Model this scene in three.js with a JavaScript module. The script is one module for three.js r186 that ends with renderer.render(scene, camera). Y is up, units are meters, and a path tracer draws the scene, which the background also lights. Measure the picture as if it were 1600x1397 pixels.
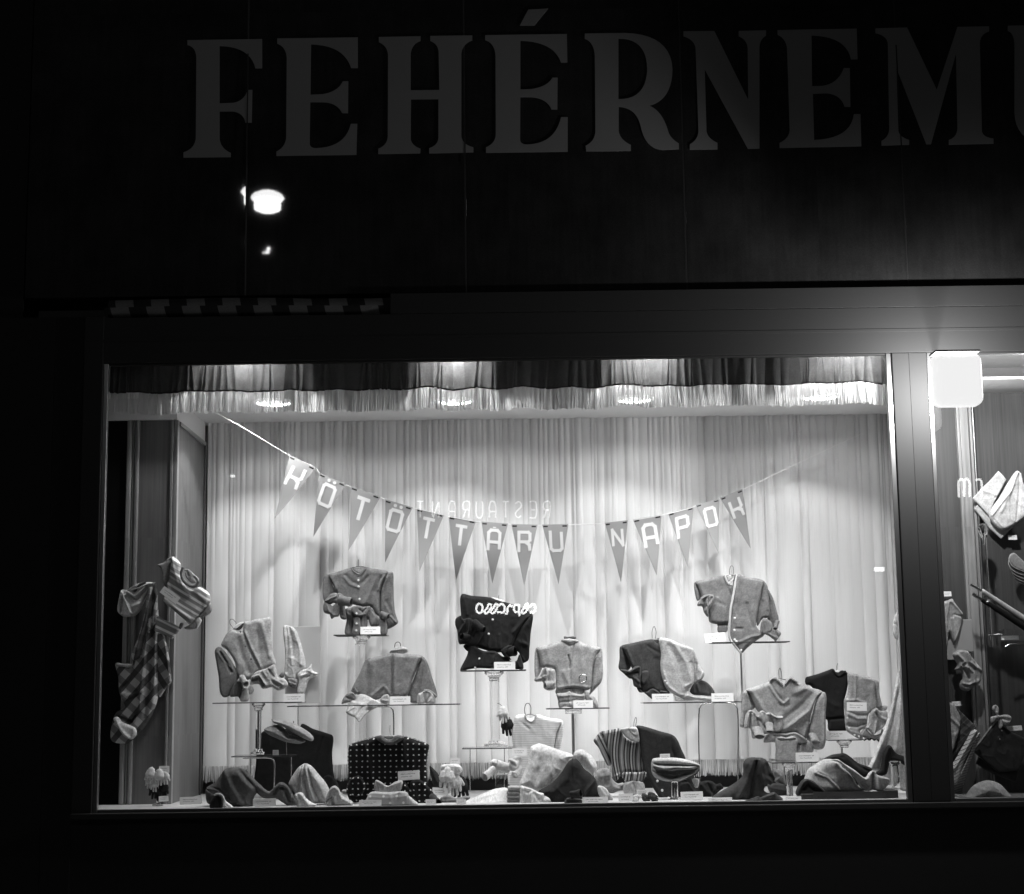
import * as THREE from 'three';
import { mergeGeometries } from 'three/addons/utils/BufferGeometryUtils.js';
import { RoundedBoxGeometry } from 'three/addons/geometries/RoundedBoxGeometry.js';

// ---------- camera, night sky, moon, exposure, mist ----------
const scene = new THREE.Scene();
const camera = new THREE.PerspectiveCamera(31.22, 1600 / 1397, 0.1, 200);
camera.position.set(0, 1.3, 8.5);
camera.rotation.set(8.8 * Math.PI / 180, 0, -0.77 * Math.PI / 180, 'YXZ');
camera.updateMatrixWorld(true);
scene.add(camera);
const renderer = new THREE.WebGLRenderer();
renderer.toneMapping = THREE.LinearToneMapping;
renderer.toneMappingExposure = 1.1;
renderer.shadowMap.enabled = true;
{ // clear, moonless-looking night sky: a touch lighter towards the horizon all the way round
  const w = 64, h = 32, data = new Float32Array(w * h * 4);
  for (let j = 0; j < h; j++) for (let i = 0; i < w; i++) {
    const el = Math.abs((j + 0.5) / h - 0.5) * 2, v = 0.0016 - 0.0009 * el;
    data.set([v, v, v, 1], (j * w + i) * 4);
  }
  const sky = new THREE.DataTexture(data, w, h, THREE.RGBAFormat, THREE.FloatType);
  sky.mapping = THREE.EquirectangularReflectionMapping; sky.magFilter = THREE.LinearFilter; sky.needsUpdate = true;
  scene.background = sky; scene.environment = sky;
}
const moon = new THREE.DirectionalLight(new THREE.Color().setRGB(1, 1, 1), 0.004);
moon.name = 'moon'; moon.position.set(-6, 14, 12); moon.castShadow = true;
Object.assign(moon.shadow.camera, { left: -8, right: 8, top: 8, bottom: -8, near: 1, far: 60 });
scene.add(moon, moon.target);
const LAMP = { low: 0.32, high: 1.95, pelmet: 2.6, head: 4.6, street: 0.33, opal: 5.8, side: 3.2 };

// ---------- helpers ----------
let seed = 7;
const rnd = () => { seed = (seed * 1664525 + 1013904223) >>> 0; return seed / 4294967296; };
const rr = (a, b) => a + (b - a) * rnd();
const V = (x, y, z) => new THREE.Vector3(x, y, z);
const F = 698.5 / Math.tan(31.22 / 2 * Math.PI / 180);
// a point of the place: the plane "d metres behind the window glass" met by the line of sight through a spot of the photograph
function ray(px, py) { return V((px - 800) / F, -(py - 698.5) / F, -1).transformDirection(camera.matrixWorld); }
function W(px, py, d) { const r = ray(px, py); return camera.position.clone().addScaledVector(r, (-d - camera.position.z) / r.z); }
function onY(px, py, y) { const r = ray(px, py); return camera.position.clone().addScaledVector(r, (y - camera.position.y) / r.y); }
const used = {};
function numbered(n) { used[n] = (used[n] ?? -1) + 1; return used[n] ? n + '_' + String(used[n]).padStart(3, '0') : n; }
const gray = (v) => new THREE.Color().setRGB(v, v, v);
function hash(i, j) { const s = Math.sin(i * 127.1 + j * 311.7) * 43758.5453; return s - Math.floor(s); }
function vnoise(x, y) {
  const i = Math.floor(x), j = Math.floor(y), f = x - i, g = y - j, u = f * f * (3 - 2 * f), v = g * g * (3 - 2 * g);
  return (hash(i, j) * (1 - u) + hash(i + 1, j) * u) * (1 - v) + (hash(i, j + 1) * (1 - u) + hash(i + 1, j + 1) * u) * v;
}
const fbm = (x, y) => vnoise(x, y) * 0.5 + vnoise(x * 2.1 + 7, y * 2.1) * 0.3 + vnoise(x * 4.3, y * 4.3 + 3) * 0.2;

// ---------- materials ----------
function canvasTex(w, h, draw, metresU, metresV, srgb = true) {
  const c = document.createElement('canvas'); c.width = w; c.height = h; draw(c.getContext('2d'), w, h);
  const t = new THREE.CanvasTexture(c); t.wrapS = t.wrapT = THREE.RepeatWrapping; t.repeat.set(1 / metresU, 1 / metresV);
  if (srgb) t.colorSpace = THREE.SRGBColorSpace;
  return t;
}
const css = (v) => { const s = v <= 0.0031308 ? v * 12.92 : 1.055 * Math.pow(v, 1 / 2.4) - 0.055, k = Math.round(s * 255); return `rgb(${k},${k},${k})`; };
// knitting: small interlocking V stitches as relief, and a heathered yarn colour
const knitBump = canvasTex(256, 256, (g, w, h) => {
  const im = g.createImageData(w, h);
  for (let y = 0; y < h; y++) for (let x = 0; x < w; x++) {
    const u = x / 16, v = y / 16, s = Math.abs((u % 1) - 0.5) * 2, k = 0.5 + 0.5 * Math.sin((v + s * 0.5) * Math.PI * 2);
    const q = 255 * (0.25 + 0.4 * k * (1 - 0.6 * Math.pow(1 - s, 4)) + 0.35 * hash(x, y)); const o = (y * w + x) * 4;
    im.data[o] = im.data[o + 1] = im.data[o + 2] = q; im.data[o + 3] = 255;
  }
  g.putImageData(im, 0, 0);
}, 0.06, 0.06, false);
const heather = canvasTex(256, 256, (g, w, h) => {
  const im = g.createImageData(w, h);
  for (let y = 0; y < h; y++) for (let x = 0; x < w; x++) {
    const p = (a, s) => { const X = x / w * s, Y = y / h * s; const m = (q, r) => hash(((q % s) + s) % s + a, ((r % s) + s) % s); const i = Math.floor(X), j = Math.floor(Y), f = X - i, e = Y - j; return (m(i, j) * (1 - f) + m(i + 1, j) * f) * (1 - e) + (m(i, j + 1) * (1 - f) + m(i + 1, j + 1) * f) * e; };
    const q = 255 * Math.min(1, 0.62 + 0.12 * p(3, 8) + 0.17 * p(9, 40) + 0.15 * hash(x + 5, y)); const o = (y * w + x) * 4;
    im.data[o] = im.data[o + 1] = im.data[o + 2] = q; im.data[o + 3] = 255;
  }
  g.putImageData(im, 0, 0);
}, 0.23, 0.23);
const cache = {};
function knit(v, sheen = 0.5) {
  const k = 'k' + v + '_' + sheen; if (v > 0.09) v = Math.min(0.86, v * 1.3);
  return cache[k] ??= new THREE.MeshPhysicalMaterial({ name: 'knit', color: gray(v), map: heather, roughness: 0.95, bumpMap: knitBump, bumpScale: 0.0012, sheen, sheenColor: gray(Math.min(0.6, v * 1.2 + 0.03)), sheenRoughness: 0.5, side: THREE.DoubleSide, specularIntensity: 0.3 });
}
function felt(v) { return cache['f' + v] ??= new THREE.MeshPhysicalMaterial({ name: 'felt', color: gray(v), map: heather, roughness: 1, sheen: 0.4, sheenColor: gray(v), sheenRoughness: 0.6, side: THREE.DoubleSide, specularIntensity: 0.2 }); }
function plain(v, rough = 0.7, metal = 0) { const k = `p${v}_${rough}_${metal}`; return cache[k] ??= new THREE.MeshStandardMaterial({ name: 'plain', color: gray(v), roughness: rough, metalness: metal, side: THREE.DoubleSide }); }
function patterned(key, v, tex, sheen = 0.4) { return cache[key] ??= new THREE.MeshPhysicalMaterial({ name: key, color: gray(v), map: tex, roughness: 0.95, bumpMap: knitBump, bumpScale: 0.001, sheen, sheenColor: gray(0.12), sheenRoughness: 0.5, side: THREE.DoubleSide, specularIntensity: 0.3 }); }
function sheer(v, t, rough = 1) { return cache[`s${v}_${t}_${rough}`] ??= new THREE.MeshPhysicalMaterial({ name: 'sheer cloth', color: gray(v), map: heather, roughness: rough, transmission: t, thickness: 0, side: THREE.DoubleSide }); }
const dust = canvasTex(512, 512, (g, w, h) => { // dust and rain runs, added so the black glass takes on the lamp glow
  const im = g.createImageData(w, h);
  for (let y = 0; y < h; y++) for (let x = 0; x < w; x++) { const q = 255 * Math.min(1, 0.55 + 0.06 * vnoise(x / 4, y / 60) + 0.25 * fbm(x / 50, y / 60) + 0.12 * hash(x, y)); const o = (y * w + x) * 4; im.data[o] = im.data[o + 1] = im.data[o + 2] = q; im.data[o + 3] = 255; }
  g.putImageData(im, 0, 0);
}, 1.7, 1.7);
const M = {
  pane: new THREE.MeshPhysicalMaterial({ name: 'window glass', color: gray(0.98), roughness: 0, transmission: 1, thickness: 0, ior: 1.8 }),
  shelf: new THREE.MeshPhysicalMaterial({ name: 'shelf glass', color: gray(0.92), roughness: 0, transmission: 1, thickness: 0, ior: 1.5 }),
  shelfEdge: new THREE.MeshPhysicalMaterial({ name: 'ground glass edge', color: gray(0.05), roughness: 0.15, ior: 1.5 }),
  glass: new THREE.MeshPhysicalMaterial({ name: 'pressed glass', color: gray(0.97), roughness: 0.01, transmission: 1, thickness: 0.02, ior: 1.5 }),
  chrome: plain(0.55, 0.22, 1), steel: plain(0.4, 0.35, 1), wire: plain(0.12, 0.35, 0.8), pearl: plain(0.72, 0.25),
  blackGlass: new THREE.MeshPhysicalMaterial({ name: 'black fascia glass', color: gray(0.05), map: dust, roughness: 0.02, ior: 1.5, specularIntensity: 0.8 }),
  black: plain(0.02, 0.75), blackSoft: plain(0.014, 0.9), soot: plain(0.012, 0.7), white: plain(0.78, 0.85), ceiling: plain(0.88, 0.95),
};
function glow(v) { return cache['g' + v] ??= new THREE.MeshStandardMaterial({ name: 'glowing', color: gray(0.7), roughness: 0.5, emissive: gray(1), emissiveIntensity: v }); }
const cardTex = [0, 1, 2].map((n) => canvasTex(256, 96, (g, w, h) => {
  g.fillStyle = css(0.86); g.fillRect(0, 0, w, h); g.strokeStyle = css(0.2); g.lineWidth = 3; let s = 11 + n * 7; const r = () => (s = (s * 16807) % 2147483647) / 2147483647;
  for (let l = 0; l < 2; l++) { g.beginPath(); let x = 34 + r() * 26, y = 36 + l * 26; g.moveTo(x, y); const e = l ? 150 + r() * 60 : 190 + r() * 30; while (x < e) { const nx = x + 5 + r() * 7; g.quadraticCurveTo(x + 3, y - 14 * r() - 3, nx, y + 4 * r() - 2); x = nx; if (r() < 0.12) { x += 9; g.moveTo(x, y); } } g.stroke(); }
}, 1, 1));
const cardMat = cardTex.map((map) => new THREE.MeshStandardMaterial({ name: 'card with faint handwriting', color: gray(0.95), map, roughness: 0.8 }));
const wood = canvasTex(256, 512, (g, w, h) => {
  const im = g.createImageData(w, h);
  for (let y = 0; y < h; y++) for (let x = 0; x < w; x++) {
    const q = 255 * (0.66 + 0.12 * hash(x, 1) + 0.14 * vnoise(x / 9, y / 190) + 0.08 * vnoise(x / 2.3, y / 60)); const o = (y * w + x) * 4;
    im.data[o] = im.data[o + 1] = im.data[o + 2] = q; im.data[o + 3] = 255;
  }
  g.putImageData(im, 0, 0);
}, 0.35, 1.1);
M.woodFront = new THREE.MeshStandardMaterial({ name: 'brown veneer', color: gray(0.2), map: wood, roughness: 0.6 });
M.mattBlack = new THREE.MeshPhysicalMaterial({ name: 'matt black', color: gray(0.008), roughness: 1, specularIntensity: 0 });  // near black
M.wood = new THREE.MeshStandardMaterial({ name: 'veneer', color: gray(0.42), map: wood, roughness: 0.45 });
M.woodDark = new THREE.MeshStandardMaterial({ name: 'dark veneer', color: gray(0.10), map: wood, roughness: 0.4 });
M.woodTrim = new THREE.MeshStandardMaterial({ name: 'polished moulding', color: gray(0.40), map: wood, roughness: 0.3 });

// ---------- building blocks ----------
function add(parent, name, geo, mat) {
  const m = new THREE.Mesh(geo, mat); m.name = name; m.castShadow = m.receiveShadow = true; parent.add(m); return m;
}
function tag(o, label, category, group) { o.userData.label = label; o.userData.category = category; if (group) o.userData.group = group; return o; }
// a thing whose parts are made in world coordinates; done() moves its origin to its base
function thing(name, label, category, group) { const g = new THREE.Group(); g.name = numbered(name); tag(g, label, category, group); scene.add(g); return g; }
function done(t) {
  const b = new THREE.Box3().setFromObject(t), o = V((b.min.x + b.max.x) / 2, b.min.y, (b.min.z + b.max.z) / 2), seen = new Set();
  t.traverse((m) => { if (m.isMesh && !seen.has(m.geometry)) { seen.add(m.geometry); m.geometry.translate(-o.x, -o.y, -o.z); } });
  t.traverse((m) => { if (m.isLight) m.position.sub(o); });
  t.position.copy(o); return t;
}
function struct(name, geo, mat) { const m = add(scene, numbered(name), geo, mat); m.userData.kind = 'structure'; return m; }
function box(x0, y0, z0, x1, y1, z1, r = 0) {
  const w = x1 - x0, h = y1 - y0, d = z1 - z0;
  const g = r ? new RoundedBoxGeometry(w, h, d, 2, Math.min(r, w / 2.1, h / 2.1, d / 2.1)) : new THREE.BoxGeometry(w, h, d);
  g.translate((x0 + x1) / 2, (y0 + y1) / 2, (z0 + z1) / 2); metricUV(g); return g;
}
function metricUV(g) { // metres on the face, by the face's own main axis
  const p = g.attributes.position, n = g.attributes.normal, uv = new Float32Array(p.count * 2);
  for (let i = 0; i < p.count; i++) {
    const a = Math.abs(n.getX(i)), b = Math.abs(n.getY(i)), c = Math.abs(n.getZ(i));
    if (a > b && a > c) { uv[i * 2] = p.getZ(i); uv[i * 2 + 1] = p.getY(i); } else if (b > c) { uv[i * 2] = p.getX(i); uv[i * 2 + 1] = p.getZ(i); } else { uv[i * 2] = p.getX(i); uv[i * 2 + 1] = p.getY(i); }
  }
  g.setAttribute('uv', new THREE.BufferAttribute(uv, 2)); return g;
}
function merged(list) { return mergeGeometries(list.map((g) => { const q = g.index ? g.toNonIndexed() : g; for (const k of Object.keys(q.attributes)) if (!['position', 'normal', 'uv'].includes(k)) q.deleteAttribute(k); return q; })); }

// zoomed crops of the photograph that shapes were measured in: [x0, y0, scale]
const C = { px: [0, 0, 1], A: [160, 860, 7.985], B: [160, 1000, 7.985], C: [320, 950, 7.985], D: [480, 865, 7.985], E: [500, 990, 7.985], F: [680, 910, 7.985], G: [800, 975, 7.985], H: [950, 960, 7.985], I: [1060, 865, 7.985], J: [1130, 1030, 7.985], K: [1230, 1025, 7.985], L: [1230, 1100, 7.985], M: [1050, 1100, 7.985], N: [900, 1100, 7.985], O: [750, 1090, 7.985], P: [600, 1090, 7.985], Q: [480, 1090, 7.985], R: [310, 1090, 7.985], S: [180, 1100, 7.985], T: [1440, 1080, 7.7625], U: [1440, 900, 7.7625], V: [1440, 700, 6.9875], S1: [240, 0, 2.2857], S2: [880, 0, 2.2222] };
const at = (c, x, y, d) => W(C[c][0] + x / C[c][2], C[c][1] + y / C[c][2], d);
const along = (c, nums, d) => { const o = []; for (let i = 0; i < nums.length; i += 2) o.push(at(c, nums[i], nums[i + 1], d)); return o; };

function smoothLoop(pts, sharp) {
  if (sharp) { const o = []; pts.forEach((p, i) => { const q = pts[(i + 1) % pts.length]; for (let k = 0; k < 4; k++) o.push([p[0] + (q[0] - p[0]) * k / 4, p[1] + (q[1] - p[1]) * k / 4]); }); return o; }
  const c = new THREE.CatmullRomCurve3(pts.map((p) => V(p[0], p[1], 0)), true, 'centripetal');
  return c.getPoints(pts.length * 7).slice(0, -1).map((p) => [p.x, p.y]);
}
// A padded piece of cloth: outline, edge rounding R, thickness T, folds ([points..., height, width] in mm), slope, lean, wrinkles. Front and back closed.
function clothGeo(c, d, nums, o = {}) {
  const flat = (o.T ?? 22) > 30 && (o.T ?? 22) < 50 ? 0.72 : 0.88, T = (o.T ?? 22) * flat / 1000, Rr = (o.R ?? 35) * (flat < 0.8 ? 0.55 : 0.85) / 1000, Tb = (o.back ?? 12) / 1000, dz = (o.dz ?? 0) / 1000, wr = (o.wr ?? 3) / 1000;
  const P = along(c, nums, d), loop = smoothLoop(P.map((p) => [p.x, p.y]), o.sharp), n = loop.length;
  let x0 = 9, x1 = -9, y0 = 9, y1 = -9;
  for (const [x, y] of loop) { x0 = Math.min(x0, x); x1 = Math.max(x1, x); y0 = Math.min(y0, y); y1 = Math.max(y1, y); }
  const s = Math.max(o.step ?? 0.0035, Math.max(x1 - x0, y1 - y0) / 90), nx = Math.ceil((x1 - x0) / s) + 3, ny = Math.ceil((y1 - y0) / s) + 3;
  const folds = (o.folds ?? []).map((f) => { const w = f[f.length - 1] / 1000, h = f[f.length - 2] / 1000; return { h, w, pts: along(c, f.slice(0, -2), d) }; });
  const seg = (px, py, a, b, e) => { const vx = b[0] - a[0], vy = b[1] - a[1], t = Math.max(0, Math.min(1, ((px - a[0]) * vx + (py - a[1]) * vy) / (vx * vx + vy * vy + 1e-12))), qx = a[0] + vx * t, qy = a[1] + vy * t, r = (px - qx) ** 2 + (py - qy) ** 2; if (r < e[0]) { e[0] = r; e[1] = qx; e[2] = qy; } };
  const inside = (px, py) => { let k = false; for (let i = 0, j = n - 1; i < n; j = i++) { const [ax, ay] = loop[i], [bx, by] = loop[j]; if ((ay > py) !== (by > py) && px < (bx - ax) * (py - ay) / (by - ay) + ax) k = !k; } return k; };
  const near = (px, py) => { const e = [9, 0, 0]; for (let i = 0, j = n - 1; i < n; j = i++) seg(px, py, loop[j], loop[i], e); return e; };
  const gx = (i) => x0 - s + i * s, gy = (j) => y0 - s + j * s, IN = new Uint8Array(nx * ny);
  for (let j = 0; j < ny; j++) for (let i = 0; i < nx; i++) IN[j * nx + i] = inside(gx(i), gy(j)) ? 1 : 0;
  const cx = (x0 + x1) / 2, cy = (y0 + y1) / 2, so = rnd() * 50, sl = o.slope ?? [0, 0], pos = [], uv = [], idx = [], front = new Int32Array(nx * ny).fill(-1), back = new Int32Array(nx * ny).fill(-1), rot = (o.uvRot ?? 0), cr = Math.cos(rot), sr = Math.sin(rot);
  const vert = (i, j) => {
    const k = j * nx + i; if (front[k] >= 0) return; let x = gx(i), y = gy(j); const e = near(x, y); let dist = Math.sqrt(e[0]);
    const edge = !IN[k] || dist < s * 0.3; if (edge) { x = e[1]; y = e[2]; dist = 0; }
    const q = Math.min(1, dist / Rr), prof = Math.sqrt(Math.max(0, 1 - (1 - q) ** 2)); let f = 0;
    for (const { h, w, pts } of folds) { const g = [9, 0, 0]; for (let m = 0; m + 1 < pts.length; m++) seg(x, y, [pts[m].x, pts[m].y], [pts[m + 1].x, pts[m + 1].y], g); f += h * Math.exp(-g[0] / (w * w)); }
    const fade = Math.min(1, dist / 0.012 + (o.openEdge ?? 0.25)); f = f * fade + (wr * (fbm(x * 14 + so, y * 14) - 0.5) * 2 + wr * 0.3 * (vnoise(x * 55 + so, y * 38) - 0.5)) * Math.min(1, dist / 0.02);
    f += (flat < 0.8 ? 0.0012 : 0.0034) * (o.wr === undefined ? 1 : o.wr / 4) * Math.pow(1 - Math.abs(2 * vnoise(x * 24 + so, y * 17 + 0.4 * x * 24) - 1), 4) * Math.min(1, dist / 0.015);
    const base = -d + dz + sl[0] * (x - cx) + sl[1] * (y - cy) + (o.bend ?? 0) * ((x - cx) ** 2), [u, v] = o.uv ? o.uv(x - x0, y - y0, x1 - x0, y1 - y0) : [cr * (x - cx) - sr * (y - cy), sr * (x - cx) + cr * (y - cy)];
    front[k] = pos.length / 3; pos.push(x, y, base + T * prof + f); uv.push(u, v);
    if (edge) back[k] = front[k]; else { back[k] = pos.length / 3; pos.push(x, y, base - Tb * prof); uv.push(u, v); }
  };
  for (let j = 0; j + 1 < ny; j++) for (let i = 0; i + 1 < nx; i++) {
    const q = [[i, j], [i + 1, j], [i + 1, j + 1], [i, j + 1]]; if (!q.some(([a, b]) => IN[b * nx + a])) continue;
    q.forEach(([a, b]) => vert(a, b)); const [A, B, Cc, Dd] = q.map(([a, b]) => b * nx + a);
    idx.push(front[A], front[B], front[Cc], front[A], front[Cc], front[Dd]); const tri = [back[A], back[Cc], back[B], back[A], back[Dd], back[Cc]];
    if (!(back[A] === front[A] && back[B] === front[B] && back[Cc] === front[Cc] && back[Dd] === front[Dd])) idx.push(...tri);
  }
  const g = new THREE.BufferGeometry(); g.setAttribute('position', new THREE.Float32BufferAttribute(pos, 3)); g.setAttribute('uv', new THREE.Float32BufferAttribute(uv, 2)); g.setIndex(idx); g.computeVertexNormals(); return g;
}
function cloth(t, part, mat, c, d, nums, o) { return add(t, part, clothGeo(c, d, nums, o), mat); }
function tubeGeo(c, d, nums, mm, o = {}) {
  const pts = along(c, nums, d); pts.forEach((p, i) => { p.z += ((o.dz ?? 0) + (o.arc ?? 0) * Math.sin(Math.PI * i / (pts.length - 1))) / 1000; });
  return new THREE.TubeGeometry(new THREE.CatmullRomCurve3(pts, false, 'centripetal'), Math.max(6, pts.length * 6), mm / 1000, 7, false);
}
function tube(t, part, mat, c, d, nums, mm, o) { return add(t, part, tubeGeo(c, d, nums, mm, o), mat); }
// an empty knitted cuff: a soft open tube whose mouth turns towards the street by "out" metres
function cuff(t, part, mat, c, d, x1, y1, x2, y2, r1, r2, o = {}) {
  const a = at(c, x1, y1, d), b = at(c, x2, y2, d), k = at(c, x1 + 100, y1, d).distanceTo(a) / 100; a.z += (o.dz ?? 10) / 1000; b.z += (o.dz ?? 10) / 1000 + (o.out ?? 0.04);
  const ax = b.clone().sub(a), L = ax.length(), prof = [], R1 = r1 * k, R2 = r2 * k, w = 0.0035;
  for (let i = 0; i <= 8; i++) { const u = i / 8; prof.push(new THREE.Vector2(R1 + (R2 - R1) * u + 0.0012 * Math.sin(u * 9), u * L)); }
  prof.push(new THREE.Vector2(R2 - w * 0.3, L + w * 0.5), new THREE.Vector2(R2 - w, L)); for (let i = 7; i >= 0; i--) prof.push(new THREE.Vector2(Math.max(0.0005, R1 + (R2 - R1) * i / 8 - w), i / 8 * L));
  const g = new THREE.LatheGeometry(prof, 28), p = g.attributes.position;
  for (let i = 0; i < p.count; i++) { const th = Math.atan2(p.getZ(i), p.getX(i)), y = p.getY(i) / L, m = 1 + 0.09 * Math.sin(2 * th + 1 + (o.ph ?? 0)) + 0.05 * Math.sin(3 * th + y * 3); p.setX(i, p.getX(i) * m); p.setZ(i, p.getZ(i) * m * (o.flat ?? 0.85)); }
  g.computeVertexNormals(); g.applyQuaternion(new THREE.Quaternion().setFromUnitVectors(V(0, 1, 0), ax.normalize())); g.translate(a.x, a.y, a.z); return add(t, part, g, mat);
}
function buttons(t, c, d, nums, dz, r = 6.5, mat = M.pearl) {
  for (const p of along(c, nums, d)) { const g = new THREE.SphereGeometry(r / 1000, 14, 8); g.scale(1, 1, 0.45); g.translate(p.x, p.y, p.z + dz / 1000); add(t, 'button', g, mat); }
}

// ---------- the setting: street, shop front, display boxes ----------
const XL = -2.19, XR = 2.04, X2 = 2.262, YB = 0.738, YT = 3.09, CEIL = 2.995, BACK = -1.3, PIER = -0.48, PX = -1.9;
struct('street', box(-40, -0.3, 1.9, 40, -0.12, 40), plain(0.05, 0.85));
struct('pavement', box(-40, -0.3, 0.03, 40, 0, 1.75), plain(0.12, 0.85));
struct('kerb', box(-40, -0.3, 1.75, 40, 0.004, 1.9), plain(0.2, 0.8));
{ // the shop front round the two windows
  const t = thing('shop_facade', 'dark shop front framing the two lit windows below the sign', 'shopfront');
  add(t, 'pier', box(-9, 0, -0.4, -2.47, 3.36, 0.02), M.blackSoft);
  add(t, 'pier_edge', box(-2.469, 0, -0.025, -2.311, 3.36, 0.018, 0.004), M.blackSoft);
  add(t, 'jamb', box(-2.31, 0.705, -0.03, XL - 0.012, 3.36, 0.03, 0.006), M.black);
  add(t, 'lintel', box(-2.31, 3.1, -0.028, 9, 3.352, 0.028, 0.004), M.black);
  add(t, 'lintel_moulding', box(-2.31, 3.215, 0.028, 9, 3.232, 0.031, 0.0014), M.black);
  add(t, 'stall_riser', box(-2.31, 0, -0.4, 9, 0.69, 0.012), M.blackSoft);
  add(t, 'plinth', box(-2.33, 0, 0.012, 9, 0.14, 0.03, 0.004), M.blackSoft);
  add(t, 'sill', box(-2.31, 0.69, -0.02, 9, 0.722, 0.05, 0.006), M.black);
  add(t, 'mullion', box(XR + 0.018, 0.722, -0.1, X2 - 0.014, 3.1, 0.026, 0.006), M.black);
  add(t, 'mullion_reed', box(XR + 0.11, 0.724, 0.026, XR + 0.118, 3.099, 0.029, 0.001), M.black);
  done(t);
}
function windowThing(label, x0, x1) {
  const t = thing('shop_window', label, 'window');
  add(t, 'pane', new THREE.PlaneGeometry(x1 - x0, YT - YB + 0.02).translate((x0 + x1) / 2, (YB + YT) / 2, 0), M.pane);
  add(t, 'glazing_bead', box(x0 - 0.012, 0.722, -0.02, x0 + 0.012, YT + 0.01, 0.016, 0.004), M.steel);
  add(t, 'glazing_bead', box(x1 - 0.012, 0.722, -0.02, x1 + 0.016, YT + 0.01, 0.016, 0.004), M.steel);
  add(t, 'glazing_bead', box(x0 + 0.014, 0.7225, -0.02, x1 - 0.014, 0.738, 0.014, 0.003), plain(0.16, 0.4, 0.6));
  add(t, 'glazing_bead', box(x0 + 0.014, YT, -0.02, x1 - 0.014, YT + 0.0098, 0.012, 0.003), M.black);
  return done(t);
}
windowThing('large lit window full of knitwear under the bunting', XL, XR);
windowThing('narrow strip of the neighbouring window beyond the dark mullion', X2, 5.4);

// left display box
struct('display_floor', box(-2.4, 0.69, -1.42, 2.33, 0.732, -0.022), plain(0.42, 0.7));
struct('wall_back', box(-2.4, 0.6, -1.5, 2.33, 3.3, -1.42), plain(0.4, 0.9));
struct('wall_left', box(-2.46, 0.6, -1.5, -2.4, 3.3, -0.03), plain(0.3, 0.9));
struct('wall_right', merged([box(2.33, 0.6, -1.5, 2.385, 3.3, -0.602), box(2.2, 0.6, -0.601, 2.256, 3.3, -0.102)]), plain(0.6, 0.9));
struct('wall_top', box(-2.46, 3.3, -1.5, 5.5, 3.34, -0.03), plain(0.4, 0.9));
struct('bulkhead', box(-2.4, 2.872, BACK, PX - 0.004, 3.3, PIER + 0.012), plain(0.74, 0.9));
struct('skirting', box(PX + 0.004, 0.732, -1.418, 2.33, 0.80, -1.385), M.soot);
const LAMPS = [[427, 627], [710, 625], [992, 622], [1280, 618]].map(([x, y]) => { const p = onY(x, y, CEIL); return [p.x, p.z]; });
function ceilingGeo(x0, x1, z0, z1, holes) { // a plastered board with round openings
  const s = new THREE.Shape(); s.moveTo(x0, -z1); s.lineTo(x1, -z1); s.lineTo(x1, -z0); s.lineTo(x0, -z0); s.closePath();
  for (const [x, z] of holes) { const h = new THREE.Path(); h.absarc(x, -z, 0.1, 0, Math.PI * 2, true); s.holes.push(h); }
  const g = new THREE.ExtrudeGeometry(s, { depth: 0.012, bevelEnabled: false, curveSegments: 32 }); g.rotateX(-Math.PI / 2); g.translate(0, CEIL, 0); return g;
}
struct('display_ceiling', mergeGeometries([ceilingGeo(-2.39, 2.329, -1.42, -0.26, LAMPS), new THREE.BoxGeometry(4.7, 0.3, 0.012).translate(-0.03, CEIL + 0.15, -0.253)].map((g) => g.index ? g.toNonIndexed() : g)), M.ceiling);

function bulb(t, x, y, z, r, I, v, name = 'bulb') {
  add(t, name, new THREE.SphereGeometry(r, 20, 14).translate(x, y, z), glow(v));
  const l = new THREE.PointLight(gray(1), I); l.name = 'lamp_light'; l.position.set(x, y, z); l.shadow.radius = Math.max(0.3, r * 0.9 / 0.02); l.castShadow = true; t.add(l);
}
const LN = ['first ring lamp from the wooden pillar in the display ceiling', 'second ring lamp from the wooden pillar in the display ceiling', 'third ring lamp from the wooden pillar in the display ceiling', 'ring lamp in the display ceiling nearest the dark mullion'];
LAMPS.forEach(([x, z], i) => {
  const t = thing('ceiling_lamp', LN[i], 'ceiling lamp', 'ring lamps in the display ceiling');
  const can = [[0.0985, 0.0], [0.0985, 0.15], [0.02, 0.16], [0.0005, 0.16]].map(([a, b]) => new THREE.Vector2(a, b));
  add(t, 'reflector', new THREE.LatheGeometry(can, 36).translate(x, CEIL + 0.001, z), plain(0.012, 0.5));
  const ring = new THREE.TorusGeometry(0.104, 0.0085, 12, 48); ring.rotateX(Math.PI / 2); ring.translate(x, CEIL - 0.007, z); add(t, 'ring', ring, glow(0.9));  // the rim glows by itself, in place of bulb light falling on it
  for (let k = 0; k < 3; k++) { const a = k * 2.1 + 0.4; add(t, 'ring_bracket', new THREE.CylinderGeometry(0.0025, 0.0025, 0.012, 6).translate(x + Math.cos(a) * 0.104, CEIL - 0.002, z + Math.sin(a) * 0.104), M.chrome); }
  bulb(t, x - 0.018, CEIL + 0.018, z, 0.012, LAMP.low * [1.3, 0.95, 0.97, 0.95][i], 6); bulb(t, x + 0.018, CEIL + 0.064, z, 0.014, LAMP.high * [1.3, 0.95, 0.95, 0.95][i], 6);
  done(t);
});
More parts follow.
